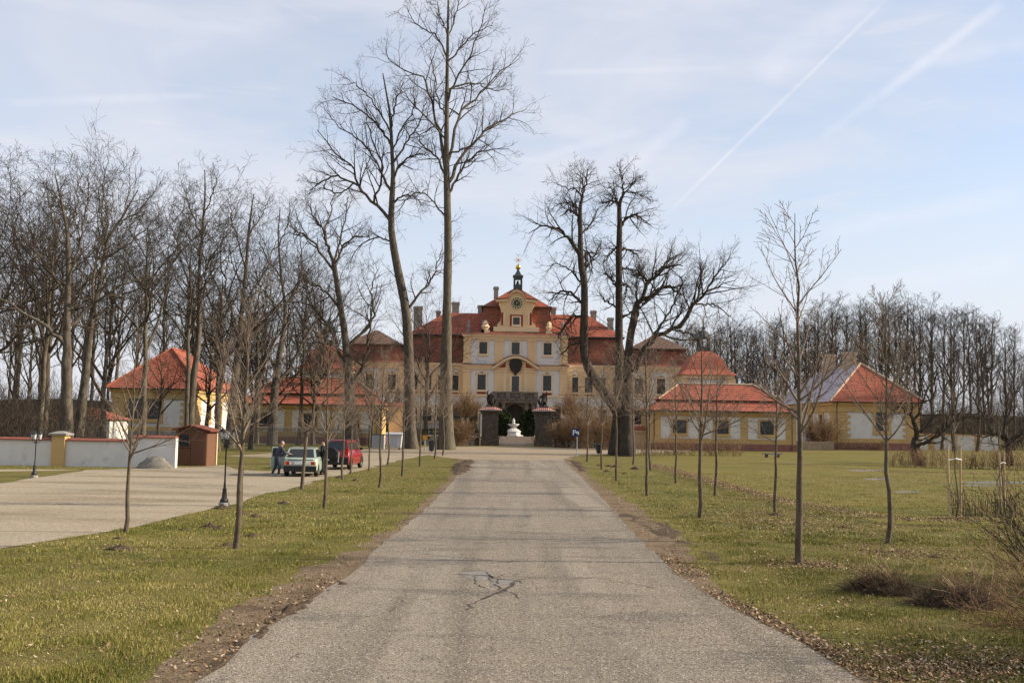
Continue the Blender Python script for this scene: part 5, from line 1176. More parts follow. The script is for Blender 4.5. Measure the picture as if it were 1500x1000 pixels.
bm_ = MB(); bm_.box(0, 1, -.03, .01, 0, 1); bd = bm_.mesh('door_board', kiosk_m)
for i in range(6):
    w_ = (xd - kx0 - .02) / 6; q = link('door_board', bd, ko); q.location = Vector((kx0 + i * w_ + .006, kd + .02, .06)) - org; q.scale = (w_ - .012, 1, kh0 * .5 - .1)
a = MB(); wz0, wz1 = kh0 * .54, kh0 * .90; wx0, wx1 = kx0 + kw * .13, xd - kw * .06
for (x0, x1, z0, z1) in ((wx0 - .06, wx0, wz0 - .06, wz1 + .06), (wx1, wx1 + .06, wz0 - .06, wz1 + .06), (wx0, wx1, wz1, wz1 + .06), (wx0, wx1, wz0 - .06, wz0)): a.box(x0, x1, kd - .05, kd + .03, z0, z1)
wn = a.build('window', kiosk_m, ko); a = MB(); a.box(wx0, wx1, kd, kd + .03, wz0, wz1); a.build('pane', glass_m, wn)
a = MB(); a.box(kx1 + .03, kx1 + .09, kp - .14, kp + .02, 0, kh0); a.build('corner_post', kiosk_pale, ko)
a = MB(); a.prism_y([(kx0 - .16, kh0 - .02), (kmid, kh1 - .02), (kx1 + .30, kh0 - .07), (kx1 + .30, kh0 + .0), (kmid, kh1 + .06), (kx0 - .16, kh0 + .05)], kd - .28, kp + .2); a.build('roof', kioskroof_m, ko)
a = MB(); a.prism_y([(kx0 + .04, kh0 - .003), (kmid, kh1 - .045), (kx1 - .04, kh0 - .003)], kd + .03, kp - .03); a.build('gable_board', kiosk_m, ko)
# gravel heap
def heap(name, label, cat, px0, px1, ty, by, m, seed, group=None, dirt=.12, elong=1.0, flat=0.0):
    p = G((px0 + px1) / 2, by); hw_ = (G(px1, by).x - G(px0, by).x) / 2; h = P((px0 + px1) / 2, ty, p.y).z; r = np.random.default_rng(seed)
    n, k = 9, 22; th = np.arange(k) * 6.283 / k; v = []
    for i in range(n):
        s = i / (n - 1); rr = hw_ * (flat + (1 - flat) * (1 - s) ** .8) if i < n - 1 else .001; s = s if i < n - 1 or not flat else (n - 2) / (n - 1) + .03
        rad = rr * (1 + r.normal(0, dirt * .5, k)); zz = h * (s ** 1.05) * (1 + r.normal(0, dirt * .35, k)) - (.03 if i == 0 else 0)
        v.append(np.column_stack([rad * np.cos(th), rad * np.sin(th) * elong * .85, zz]))
    v = np.concatenate(v); idx = np.arange(n * k).reshape(n, k); nx = np.roll(idx, -1, 1)
    f = np.stack([idx[:-1], nx[:-1], nx[1:], idx[1:]], -1).reshape(-1, 4)
    o = link(name, np_mesh(name, v, f, m, True)); o.location = (p.x, p.y + hw_ * .6 * elong, 0); tag(o, label, cat, group); return o
heap('gravel_heap', 'heap of dark grey gravel against the white wall beside the kiosk', 'heap', 190, 256, 668, 686.5, mat('heap_gravel', [(.13, .115, .095), (.20, .18, .15), (.26, .235, .195)], 14, .95, .8, 22), 3, None, .16, .55, .24)

# ------------------------------------------------------------------ cars
def paint(name, c): 
    M = mat(name, [c], rough=.28, spec=.5); M.node_tree.nodes['Principled BSDF'].inputs['Coat Weight'].default_value = .5; return M
green_p = paint('pale_green_paint', (.36, .42, .34)); red_p = paint('dark_red_paint', (.23, .010, .016)); black_pl = mat('black_plastic', [(.016, .016, .018)], rough=.55)
tyre_m = mat('tyre', [(.014, .014, .014), (.022, .022, .022)], 8, .9); rim_m = mat('rim', [(.42, .42, .43)], rough=.35, metal=.7); lightr = mat('tail_lens', [(.42, .018, .012)], rough=.2); lightw = mat('clear_lens', [(.72, .70, .66)], rough=.2)
orange_m = mat('indicator_lens', [(.65, .20, .03)], rough=.25); plate_m = mat('plate_white', [(.72, .72, .70)], rough=.5); carglass = mat('car_glass', [(.02, .024, .026)], rough=.06, spec=.6); textm = mat('sign_black', [(.02, .02, .02)], rough=.6)
def car(name, label, loc, rz, L_, W_, H_, belt, roof0, roof1, wind0, wind1, m, suv=False, group=None):
    """local frame: rear face at y=0, nose at +y, wheels on z=0"""
    o = thing(name, label, 'car', (0, 0, 0)); o.location = loc; o.rotation_euler = (0, 0, rz); hw_ = W_ / 2; gc = .24 if not suv else .30
    secs = [(0.0, hw_ * .90, gc + .10, belt - .10), (.06, hw_ * .96, gc, belt - .02), (.45, hw_, gc - .04, belt), (L_ * .5, hw_, gc - .05, belt - .02), (L_ - 1.15, hw_ * .99, gc - .04, belt - .07), (L_ - .35, hw_ * .95, gc, belt - .20), (L_ - .05, hw_ * .88, gc + .04, belt - .30), (L_, hw_ * .80, gc + .12, belt - .42)]
    a = MB(); rings = []
    for y, w, z0, z1 in secs:
        zs = z0 + (z1 - z0) * .55
        rings.append([a.b.verts.new(p) for p in ((-w * .93, y, z0), (-w, y, z0 + .12), (-w * 1.0, y, zs), (-w * .955, y, z1 - .03), (-w * .90, y, z1), (0, y, z1 + .015), (w * .90, y, z1), (w * .955, y, z1 - .03), (w * 1.0, y, zs), (w, y, z0 + .12), (w * .93, y, z0), (0, y, z0))])
    for r0, r1 in zip(rings, rings[1:]):
        for k_ in range(12): a.b.faces.new((r0[k_], r0[(k_ + 1) % 12], r1[(k_ + 1) % 12], r1[k_]))
    a.b.faces.new(rings[0][::-1]); a.b.faces.new(rings[-1]); a.build('body', m, o, True)
    # greenhouse: roof, pillars
    b0, b1, t0, t1 = (roof0, roof1, wind0, wind1); bw, tw_ = hw_ * .93, hw_ * .76
    B = [(-bw, b0, belt - .02), (bw, b0, belt - .02), (bw, b1, belt - .04), (-bw, b1, belt - .04)]; T = [(-tw_, t0, H_ - .03), (tw_, t0, H_ - .03), (tw_, t1, H_ - .02), (-tw_, t1, H_ - .02)]
    a = MB(); a.hexa(B + T); q = MB(); q.b.free(); a.rect_loft(-tw_ - .01, tw_ + .01, t0 - .02, t1 + .02, [(0, H_ - .045), (0, H_ - .02), (.14, H_)]); a.build('cabin', m, o)
    def pane(nm, c, u0, u1, v0, v1, mm=carglass, n=.012, par=None):
        P_ = [Vector(p) for p in c]; nn = (P_[1] - P_[0]).cross(P_[3] - P_[0]).normalized() * n
        f = lambda u, v: (P_[0].lerp(P_[1], u)).lerp(P_[3].lerp(P_[2], u), v)
        v_ = [f(u0, v0), f(u1, v0), f(u1, v1), f(u0, v1)]; x = MB(); x.hexa([p - nn * .5 for p in v_] + [p + nn for p in v_]); return x.build(nm, mm, par or o)
    pane('rear_window', (B[0], B[1], T[1], T[0]), .07, .93, .10, .90)
    pane('windscreen', (B[2], B[3], T[3], T[2]), .06, .94, .08, .92)
    for s in (0, 1):
        c = (B[1], B[2], T[2], T[1]) if s == 0 else (B[3], B[0], T[0], T[3])
        for (u0, u1) in (((.05, .24), (.27, .56), (.59, .93)) if s == 0 else ((.07, .41), (.44, .73), (.76, .95))):
            pane('side_window', c, u0, u1, .12, .86)
    for s in (-1, 1):
        for yy in (.62, L_ - .78):
            wr = .285 if not suv else .34
            t = MB(); cx_ = s * (hw_ - .11); n_ = 18
            rg = [[t.b.verts.new((cx_ + dx, yy + r_ * math.cos(6.28319 * k_ / n_), wr + r_ * math.sin(6.28319 * k_ / n_))) for k_ in range(n_)] for dx, r_ in ((-.1, wr * .62), (-.1, wr * .93), (-.07, wr), (.07, wr), (.1, wr * .93), (.1, wr * .62))]
            for r0, r1 in zip(rg, rg[1:]):
                for k_ in range(n_): t.b.faces.new((r0[k_], r0[(k_ + 1) % n_], r1[(k_ + 1) % n_], r1[k_]))
            wh = t.build('wheel', tyre_m, o, True)
            t = MB(); t.prism([(yy + wr * .63 * math.cos(6.28319 * k_ / 14), wr + wr * .63 * math.sin(6.28319 * k_ / 14)) for k_ in range(14)], lambda u, v: (cx_ - .085, u, v), lambda u, v: (cx_ + .085, u, v)); t.build('rim', rim_m, wh)
            t = MB(); n_ = 12; t.prism([(yy + wr * 1.13 * math.cos(math.pi * k_ / n_), wr + wr * 1.13 * math.sin(math.pi * k_ / n_)) for k_ in range(n_ + 1)], lambda u, v: (s * (hw_ * .90), u, v), lambda u, v: (s * (hw_ + .006), u, v)); t.build('wheel_arch', black_pl, o)
        x = MB(); x.hexa([(s * hw_ * .98 - .0, roof1 - .35, belt + .02), (s * (hw_ + .16), roof1 - .35, belt + .0), (s * (hw_ + .16), roof1 - .25, belt + .02), (s * hw_ * .98, roof1 - .25, belt + .02), (s * hw_ * .98, roof1 - .35, belt + .14), (s * (hw_ + .16), roof1 - .35, belt + .15), (s * (hw_ + .16), roof1 - .25, belt + .14), (s * hw_ * .98, roof1 - .25, belt + .14)]); x.build('wing_mirror', black_pl, o)
        if not suv:
            x = MB(); x.box(*sorted((s * hw_ * .90, s * hw_ * .50)), -.03, .05, belt - .33, belt - .17); tl = x.build('tail_light', lightr, o)
            x = MB(); x.box(*sorted((s * hw_ * .62, s * hw_ * .50)), -.036, -.028, belt - .32, belt - .18); x.build('reversing_lens', lightw, tl)
            x = MB(); x.box(*sorted((s * hw_ * .905, s * hw_ * .80)), -.036, -.028, belt - .32, belt - .18); x.build('indicator_lens', orange_m, tl)
        else:
            x = MB(); x.box(*sorted((s * hw_ * .92, s * hw_ * .74)), -.03, .08, belt - .22, belt + .14); x.build('tail_light', lightr, o)
        x = MB(); x.box(*sorted((s * hw_ * .78, s * hw_ * .45)), L_ - .09, L_ + .01, belt - .44, belt - .30); x.build('headlight', lightw, o)
    x = MB(); x.box(-hw_ * .95, hw_ * .95, -.10, .14, gc + .0, belt - .38); x.build('rear_bumper', black_pl, o)
    x = MB(); x.box(-hw_ * .88, hw_ * .88, L_ - .10, L_ + .08, gc + .02, gc + .30); x.build('front_bumper', black_pl, o)
    for yy in (roof1 - .9, roof0 + 1.2):
        for s in (-1, 1):
            x = MB(); x.box(*sorted((s * (hw_ + .001), s * (hw_ + .018))), yy - .12, yy + .02, belt - .13, belt - .09); x.build('door_handle', black_pl, o)
    return o
cpos = G(439, 698.2)
c = car('hatchback_car', 'pale green hatchback with a black bumper and its driver door open on the gravel', (cpos.x, cpos.y, .012), R(4), 3.82, 1.66, 1.40, .90, .10, 2.75, .62, 1.95, green_p)
x = MB(); x.box(-.27, .27, -.06, -.03, .60, .72); pl_ = x.build('number_plate', plate_m, c)
x = MB(); x.box(-.62, .62, -.012, .012, .84, .80); x.build('boot_trim', black_pl, c)
x = MB(); x.tube([(-.45, -.14, .25), (-.45, .1, .25)], .03, 8); x.build('exhaust', rim_m, c)
# open driver door, hinged near the windscreen and swung out to the left
th = R(58); hx, hy = -.82, 2.50; ux, uy = -math.sin(th), -math.cos(th)
def dp(u, z, d): return (hx + ux * u + uy * d, hy + uy * u - ux * d, z)
x = MB(); x.hexa([dp(0, .30, -.05), dp(1.05, .30, -.05), dp(1.05, .30, .05), dp(0, .30, .05), dp(0, .88, -.05), dp(1.08, .88, -.05), dp(1.08, .88, .05), dp(0, .88, .05)]); dr = x.build('open_door', green_p, c)
x = MB(); x.tube([dp(.05, .88, 0), dp(.55, 1.34, 0), dp(.98, 1.36, 0), dp(1.05, .88, 0)], .03, 5); x.build('window_frame', green_p, dr)
x = MB(); x.hexa([dp(.10, .89, -.006), dp(1.03, .89, -.006), dp(1.03, .89, .006), dp(.10, .89, .006), dp(.56, 1.33, -.006), dp(.97, 1.34, -.006), dp(.97, 1.34, .006), dp(.56, 1.33, .006)]); x.build('pane', carglass, dr)
x = MB(); x.hexa([dp(.06, .34, .052), dp(1.0, .34, .052), dp(1.0, .34, .075), dp(.06, .34, .075), dp(.06, .84, .052), dp(1.0, .84, .052), dp(1.0, .84, .075), dp(.06, .84, .075)]); x.build('door_lining', black_pl, dr)
cpos2 = G(489, 688.0)
c2 = car('offroad_car', 'dark red off-road car with a spare wheel on its back, parked past the green hatchback', (cpos2.x, cpos2.y, .012), R(-4), 4.15, 1.74, 1.68, 1.08, .06, 3.05, .22, 2.35, red_p, True)
t = MB(); n_ = 20
for (yy, rr_, nm) in ((0, 0, 0),):
    rg = [[t.b.verts.new((-.10 + r_ * math.cos(6.28319 * k_ / n_), y_, .92 + r_ * math.sin(6.28319 * k_ / n_))) for k_ in range(n_)] for y_, r_ in ((-.06, .2), (-.06, .33), (-.10, .36), (-.24, .36), (-.28, .32), (-.28, .2))]
    for r0, r1 in zip(rg, rg[1:]):
        for k_ in range(n_): t.b.faces.new((r0[k_], r0[(k_ + 1) % n_], r1[(k_ + 1) % n_], r1[k_]))
sw = t.build('spare_wheel', tyre_m, c2, True)
x = MB(); x.prism_y([(-.10 + .28 * math.cos(6.28319 * k_ / 16), .92 + .28 * math.sin(6.28319 * k_ / 16)) for k_ in range(16)], -.295, -.07); x.build('wheel_cover', black_pl, sw)
x = MB(); x.tube([(.30, -.30, .42), (.34, -.30, 1.0), (.26, -.10, 1.05)], .03, 6); x.build('wheel_guard', rim_m, c2)
x = MB(); x.box(-.7, -.25, -.125, -.10, .52, .63); x.build('number_plate', plate_m, c2)
for s in (-1, 1):
    x = MB(); x.tube([(s * .58, .35, 1.70), (s * .58, 2.2, 1.71)], .025, 5); x.build('roof_rail', black_pl, c2)

# ------------------------------------------------------------------ people
skin_col = mat('skin_tone', [(.45, .25, .17)], rough=.6); jeans = mat('dark_jeans', [(.022, .028, .045), (.04, .05, .075)], 9, .9); navy = mat('navy_jacket', [(.03, .035, .055), (.05, .055, .08)], 8, .85); redst = mat('red_stripe', [(.22, .018, .022)], rough=.85)
grey_hair = mat('grey_hair', [(.36, .33, .33), (.48, .45, .45)], 20, .8); dark_hair = mat('dark_hair', [(.012, .01, .009), (.03, .024, .02)], 20, .7); blackc = mat('black_cloth', [(.014, .014, .017), (.026, .026, .03)], 9, .9); whitec = mat('white_cloth', [(.55, .57, .66), (.66, .67, .74)], 6, .85); shoe_m = mat('pale_shoe', [(.34, .32, .30)], rough=.7); shoe_d = mat('dark_shoe', [(.02, .02, .02)], rough=.6)
def hand(w, f, side):
    """chains of five bent fingers leaving the palm at wrist w, pointing along f"""
    w = Vector(w); f = Vector(f).normalized(); u = f.cross(Vector((0, 0, 1))); u = u.normalized() if u.length > .1 else Vector((1, 0, 0)); v = u.cross(f); palm = w + f * .075
    out = [[(*w, .027), (*palm, .034)]]
    for k_, l_ in enumerate((.068, .078, .072, .056)):
        b_ = palm + u * (.034 - .022 * k_) + f * .02; out.append([(*palm, .034), (*b_, .010), (*(b_ + f * l_ * .55 - v * .008), .0085), (*(b_ + f * l_ * .9 - v * .035), .007)])
    t_ = w + f * .03 + u * .04 * side; out.append([(*w, .027), (*t_, .011), (*(t_ + f * .03 + u * .018 * side), .009), (*(t_ + f * .055 + u * .012 * side), .008)])
    return out
def person(label, loc, rz, J, tops, legs, shoes, hair, extra=None):
    o = thing('person', label, 'person', loc, 0); o.rotation_euler = (0, 0, rz)
    pel, ch_, nk, hd = J['pelvis'], J['chest'], J['neck'], J['head']
    body = [[(*pel, .10), (*ch_, .11), (*nk, .055), (*hd, .088), (hd[0], hd[1] + .01, hd[2] + .075, .07)], [(*hd, .088), (hd[0], hd[1] + .085, hd[2] - .015, .016)], [(*hd, .088), (hd[0] + .085, hd[1], hd[2], .018)], [(*hd, .088), (hd[0] - .085, hd[1], hd[2], .018)]]
    for s in ('l', 'r'):
        sh, el, wr = J['sh' + s], J['el' + s], J['wr' + s]; hp, kn, an, to = J['hp' + s], J['kn' + s], J['an' + s], J['to' + s]
        body.append([(*ch_, .11), (*sh, .062), (*el, .046), (*wr, .027)]); body += hand(wr, Vector(wr) - Vector(el), 1 if s == 'l' else -1)
        body.append([(*pel, .10), (*hp, .075), (*kn, .055), (*an, .040), (*to, .030)])
    skin('body', body, skin_col, o, 1)
    mid = tuple((a_ + b_) / 2 for a_, b_ in zip(pel, ch_))
    top = [[(pel[0], pel[1], pel[2] - .06, .19), (*mid, .172), (*ch_, .178), (nk[0], nk[1], nk[2] - .03, .075)]]
    for s in ('l', 'r'):
        sh, el, wr = (Vector(J[k_ + s]) for k_ in ('sh', 'el', 'wr')); top.append([(*ch_, .178), (*sh, .085), (*el, .064), (*(el.lerp(wr, .9)), .046)])
    skin('jacket', top, tops, o, 1)
    lg = [[(pel[0], pel[1], pel[2] + .12, .150), (*pel, .170)]]
    for s in ('l', 'r'):
        hp, kn, an = (Vector(J[k_ + s]) for k_ in ('hp', 'kn', 'an')); lg.append([(*pel, .165), (*hp, .112), (*kn, .080), (*an, .066)])
    skin('trousers', lg, legs, o, 1)
    for s in ('l', 'r'):
        an, to = J['an' + s], J['to' + s]; skin('shoe', [[(an[0], an[1] - .05, .04, .048), (an[0], an[1] + .03, .05, .05), (to[0], to[1] + .03, .035, .04)]], shoes, o, 1)
    skin('hair', [[(hd[0], hd[1] - .03, hd[2] + .0, .090), (hd[0], hd[1] - .015, hd[2] + .06, .086), (hd[0], hd[1] + .02, hd[2] + .10, .055)]], hair, o, 1)
    if extra: extra(o)
    return o
J1 = dict(pelvis=(0, 0, .92), chest=(0, .14, 1.28), neck=(0, .20, 1.46), head=(0, .26, 1.60), shl=(-.2, .16, 1.38), ell=(-.27, .22, 1.12), wrl=(-.20, .42, 1.00), shr=(.2, .16, 1.38), elr=(.27, .30, 1.14), wrr=(.20, .55, 1.10),
          hpl=(-.10, 0, .86), knl=(-.13, -.02, .48), anl=(-.14, -.20, .09), tol=(-.14, -.05, .03), hpr=(.10, 0, .86), knr=(.12, .10, .48), anr=(.12, .06, .08), tor=(.13, .20, .03))
def stripe(o): skin('jacket_stripe', [[(0, .045, 1.02, .192), (0, .070, 1.10, .190)]], redst, o, 1)
p1 = G(405, 697.6)
person('grey haired person in a navy jacket and dark jeans leaning towards the open car door', (p1.x, p1.y, .012), R(-62), J1, navy, jeans, shoe_m, grey_hair, stripe)
J2 = dict(pelvis=(0, 0, .95), chest=(0, .02, 1.34), neck=(0, .03, 1.50), head=(0, .05, 1.64), shl=(-.19, .03, 1.43), ell=(-.24, .02, 1.16), wrl=(-.16, .24, 1.08), shr=(.19, .03, 1.43), elr=(.25, .04, 1.16), wrr=(.12, .26, 1.06),
          hpl=(-.09, 0, .88), knl=(-.10, .02, .48), anl=(-.11, 0, .09), tol=(-.12, .15, .03), hpr=(.09, 0, .88), knr=(.10, .04, .48), anr=(.12, .02, .08), tor=(.13, .17, .03))
def bag(o):
    a = MB(); a.prism_x([(.25, .98), (.34, .98), (.36, 1.16), (.27, 1.18)], -.17, .17); a.build('folded_cloth', whitec, o)
p2 = G(473.5, 695.5)
def scarf(o):
    skin('white_shirt_panel', [[(0, .14, 1.16, .07), (0, .16, 1.30, .055)]], whitec, o, 1)
person('dark haired person in black standing at the side of the green hatchback', (p2.x, p2.y, .012), R(75), J2, blackc, blackc, shoe_d, dark_hair, scarf)

# ------------------------------------------------------------------ signs, bins, bench, stakes
blue_m = mat('sign_blue', [(.008, .025, .085), (.012, .032, .10)], 4, .45); signw = mat('sign_white', [(.72, .74, .76)], rough=.5); signo = mat('sign_orange', [(.62, .26, .02), (.68, .32, .03)], 4, .5); steel = mat('galvanised', [(.28, .30, .31), (.38, .40, .41)], 5, .5, metal=.3); bin_m = mat('bin_dark', [(.03, .034, .036), (.05, .055, .058)], 5, .6); contm = mat('container_grey', [(.38, .40, .42), (.47, .49, .51)], 1.2, .5, .1, 9, big=(.9, (.30, .31, .32), .55, .75, .6))
p = G(845, 669); so = thing('parking_sign', 'blue parking sign with a white P on a thin post beside the last right tree', 'sign', p); h1, h0 = P(843, 627.5, p.y).z, P(843, 639, p.y).z; xs0, xs1 = P(837.5, 633, p.y).x, P(848.8, 633, p.y).x
a = MB(); a.tube([(p.x, p.y + .05, 0), (p.x, p.y + .05, h1 - .1)], .04, 8); a.build('post', steel, so)
a = MB(); a.box(xs0, xs1, p.y - .03, p.y, h0, h1); bo = a.build('board', blue_m, so)
w_ = xs1 - xs0; hh = h1 - h0; o_ = ORG[so.name]
q0 = (h0 + h1) / 2; lx, lz, lw = xs0 + w_ * .14, q0 - hh * .34, w_ * .11
bowl = [(lx + lw, lz + hh * .68), (lx + w_ * .24, lz + hh * .68)] + [(lx + w_ * .24 + hh * .19 * math.sin(R(t)), lz + hh * .49 + hh * .19 * math.cos(R(t))) for t in range(30, 180, 30)] + [(lx + w_ * .24, lz + hh * .30), (lx + lw, lz + hh * .30)]
inner = [(lx + lw, lz + hh * .58), (lx + w_ * .23, lz + hh * .58)] + [(lx + w_ * .23 + hh * .09 * math.sin(R(t)), lz + hh * .49 + hh * .09 * math.cos(R(t))) for t in range(30, 180, 30)] + [(lx + w_ * .23, lz + hh * .40), (lx + lw, lz + hh * .40)]
a = MB(); a.box(lx, lx + lw, p.y - .036, p.y - .031, lz, lz + hh * .68)
for i in range(len(bowl) - 1): a.hexa([(bowl[i][0], p.y - .0358, bowl[i][1]), (bowl[i + 1][0], p.y - .0358, bowl[i + 1][1]), (inner[i + 1][0], p.y - .0358, inner[i + 1][1]), (inner[i][0], p.y - .0358, inner[i][1]), (bowl[i][0], p.y - .0312, bowl[i][1]), (bowl[i + 1][0], p.y - .0312, bowl[i + 1][1]), (inner[i + 1][0], p.y - .0312, inner[i + 1][1]), (inner[i][0], p.y - .0312, inner[i][1])])
a.build('letter', signw, bo)
a = MB()
a.box(xs0 + w_ * .60, xs0 + w_ * .93, p.y - .036, p.y - .031, q0 - hh * .02, q0 + hh * .14); a.box(xs0 + w_ * .78, xs0 + w_ * .93, p.y - .0355, p.y - .031, q0 - hh * .28, q0 - hh * .021); a.box(xs0 + w_ * .56, xs0 + w_ * .70, p.y - .0352, p.y - .031, q0 - hh * .14, q0 - hh * .022); a.build('pictogram', signw, bo)
p = G(622, 661); so = thing('orange_sign', 'small orange notice board on a pale post left of the tallest trunk', 'sign', p); z0, z1 = P(622, 643.5, p.y).z, P(622, 637.5, p.y).z
a = MB(); a.tube([(p.x, p.y + .04, 0), (p.x, p.y + .04, z0)], .05, 6); a.build('post', steel, so); a = MB(); a.box(p.x - .22, p.x + .22, p.y - .02, p.y + .02, z0, z1); a.build('board', signo, so)
for px, lab in ((697, 'small white notice board on the terrace left of the gate'), (819.5, 'small white notice board on the terrace right of the gate')):
    D = 142.5; x = P(px, 636, D).x; so = thing('notice_board', lab, 'sign', (x, D, CB)); zz = zc(636, D, px)
    a = MB(); a.tube([(x, D + .03, .9), (x, D + .03, zz)], .03, 6); a.build('post', steel, so); a = MB(); a.box(x - .24, x + .24, D - .02, D + .02, zz - .16, zz + .16); bo = a.build('board', signw, so)
    a = MB(); a.box(x - .12, x + .12, D - .026, D - .022, zz - .04, zz + .08); a.build('print', lightr, bo)
def litter_bin(px, py, w, h, label, m=bin_m):
    p = G(px, py); o = thing('litter_bin', label, 'bin', p, 0, 'litter bins by the forecourt'); x, y = p.x, p.y
    a = MB(); a.lathe([(w * .42, .12), (w * .5, h * .85), (w * .52, h * .86)], (x, y, 0), 12); a.build('bucket', m, o)
    a = MB(); a.lathe([(w * .56, h * .86), (w * .54, h * .95), (w * .3, h)], (x, y, 0), 12); a.build('lid', m, o)
    a = MB(); a.tube([(x, y + w * .4, 0), (x, y + w * .4, h * .8)], .035, 6); a.tube([(x, y, 0), (x, y, .13)], w * .2, 6); a.build('stand', steel, o)
litter_bin(632, 661.5, .58, 1.15, 'dark litter bin beside the orange sign and the tallest trunk')
litter_bin(877, 665, .55, 1.05, 'dark litter bin at the foot of the brown shrubs near the curved trunk')
# wheeled waste container
p = G(577, 658.5); o = thing('waste_container', 'grey wheeled waste container standing by the iron fence', 'container', p); x0, x1 = P(565.5, 640, p.y).x, P(588.5, 640, p.y).x; zt_ = P(577, 633, p.y).z; y = p.y
a = MB(); a.hexa([(x0 + .12, y + .05, .22), (x1 - .12, y + .05, .22), (x1 - .12, y + 1.0, .22), (x0 + .12, y + 1.0, .22), (x0, y - .05, zt_ - .28), (x1, y - .05, zt_ - .28), (x1, y + 1.1, zt_ - .28), (x0, y + 1.1, zt_ - .28)]); a.build('bin_body', contm, o)
a = MB(); a.prism_x([(y - .1, zt_ - .277), (y + 1.15, zt_ - .277), (y + 1.15, zt_ - .1), (y + .8, zt_), (y + .25, zt_), (y - .1, zt_ - .16)], x0 - .05, x1 + .05); a.build('lid', contm, o)
a = MB(); a.box(x0 - .04, x1 + .04, y - .10, y - .05, zt_ - .36, zt_ - .3); a.build('rim_bar', steel, o)
for i in range(3):
    xx = x0 + (x1 - x0) * (.27 + .23 * i); a = MB(); a.box(xx - .05, xx + .05, y - .06, y + .0, .35, zt_ - .42); a.build('rib', contm, o)
for xx in (x0 + .3, x1 - .3):
    for yy in (y + .2, y + .85):
        a = MB(); a.prism([(yy + .11 * math.cos(k_ * .5236), .11 + .11 * math.sin(k_ * .5236)) for k_ in range(12)], lambda u, v: (xx - .04, u, v), lambda u, v: (xx + .04, u, v)); a.build('wheel', tyre_m, o)
p = G(552, 657.5); o = thing('utility_box', 'weathered grey utility box with a flat lid left of the waste container', 'cabinet', p)
a = MB(); a.box(p.x - .55, p.x + .75, p.y, p.y + .6, 0, 1.5); a.build('cabinet_body', contm, o); a = MB(); a.box(p.x - .62, p.x + .82, p.y - .06, p.y + .66, 1.5, 1.6); a.build('lid', bin_m, o); a = MB(); a.box(p.x - .45, p.x + .65, p.y - .02, p.y - .001, .15, 1.38); a.build('door', steel, o)
# stone bench on the lawn
p = G(1132, 670); o = thing('stone_bench', 'low backless stone bench on the lawn in front of the right range', 'bench', p); w = (P(1146, 668, p.y).x - P(1118, 668, p.y).x) / 2
a = MB(); a.box(p.x - w, p.x + w, p.y, p.y + .5, .32, .44); a.build('seat', stone_grey, o)
for s in (-1, 1): a = MB(); a.box(p.x + s * w * .6 - .12, p.x + s * w * .6 + .12, p.y + .06, p.y + .44, -.05, .32); a.build('support', stone_m, o)
def staked(pxs, py, ty, label, seed, treeH=None):
    p = G(pxs[1], py); o = thing('staked_sapling', label, 'sapling', p); org = ORG[o.name]; r = np.random.default_rng(seed); hs = P(pxs[1], ty, p.y).z
    for k_, px in enumerate((pxs[0], pxs[2])):
        x = G(px, py).x; a = MB(); l_ = .02 * (k_ * 2 - 1); a.tube([(x, p.y + (.12 if k_ else -.05), -.1), (x + l_, p.y + (.12 if k_ else -.05), hs)], .036, 8); a.build('stake', pole_m, o)
    xa, xb = G(pxs[0], py).x, G(pxs[2], py).x; zz = hs * .80
    a = MB(); a.tube([(xa - .05, p.y - .05, zz - .02), (p.x, p.y - .01, zz + .04), (xb + .05, p.y + .10, zz)], .018, 5); a.build('tie', straw_m if False else signw, o)
    H = treeH or hs * 1.9; n = 12; z = np.linspace(0, H, n + 1); wob = np.cumsum(r.normal(0, .018, (n + 1, 2)), 0); wob[0] = 0
    pts = np.column_stack([wob, z]); rad = np.linspace(.026, .008, n + 1)
    b1 = spawn(r, pts[None], rad[None], 11, .42, .98, (28, 55), H * .22, .5, 6, .08, .05, .65, .02, .005)
    b2 = spawn(r, b1[0], b1[1], 4, .2, 1, (25, 50), H * .09, .3, 4, .1, .03, .6, .01, .004)
    link('trunk', tube_mesh('trunk', [(pts[None], rad[None], 8)], bark_young), o); c = link('crown', tube_mesh('crown', [(*b1, 4), (*b2, 3)], twig_young), o); c['kind'] = 'stuff'
staked((1391, 1401, 1409.5), 759, 652, 'sapling tied between two pale stakes on the right lawn', 3)
staked((1466, 1471, 1474), 745, 662, 'sapling tied to two close stakes beside the tall twiggy shrub', 4)
# molehills
MOLE = ['dark molehill at the foot of the lamp post by the notched tree', 'dark molehill on the gravel side of the notched tree', 'dark molehill just right of the notched tree, farther one', 'dark broad molehill left of the notched tree', 'dark small molehill left of the notched tree beside a broad one', 'dark broad molehill right of the notched tree, nearer one', 'dark molehill between the notched tree and the next young tree', 'dark small molehill at the foot of the first left young tree', 'dark widest molehill, below the first left young tree', 'dark wide molehill in front of the notched tree', 'dark small molehill midway between the first two left young trees', 'dark tiny molehill at the foot of the leaning young tree', 'dark tiny molehill in front of the red car', 'dark molehill between slim young trees on the right verge, largest there', 'dark small molehill before the dark bin on the right verge', 'dark molehill behind the young tree in front of the curved trunk', 'dark tiny molehill beside the parking sign side of the right verge', 'dark molehill on the right verge nearest the drive', 'dark molehill at the foot of the young tree before the bench', 'dark molehill on the right grass between the tallest young tree and the next', 'dark molehill behind the wide dead mound on the right', 'dark molehill behind the clump with straw blades', 'dark small molehill on the right verge left of the tree before the heavy limbs']
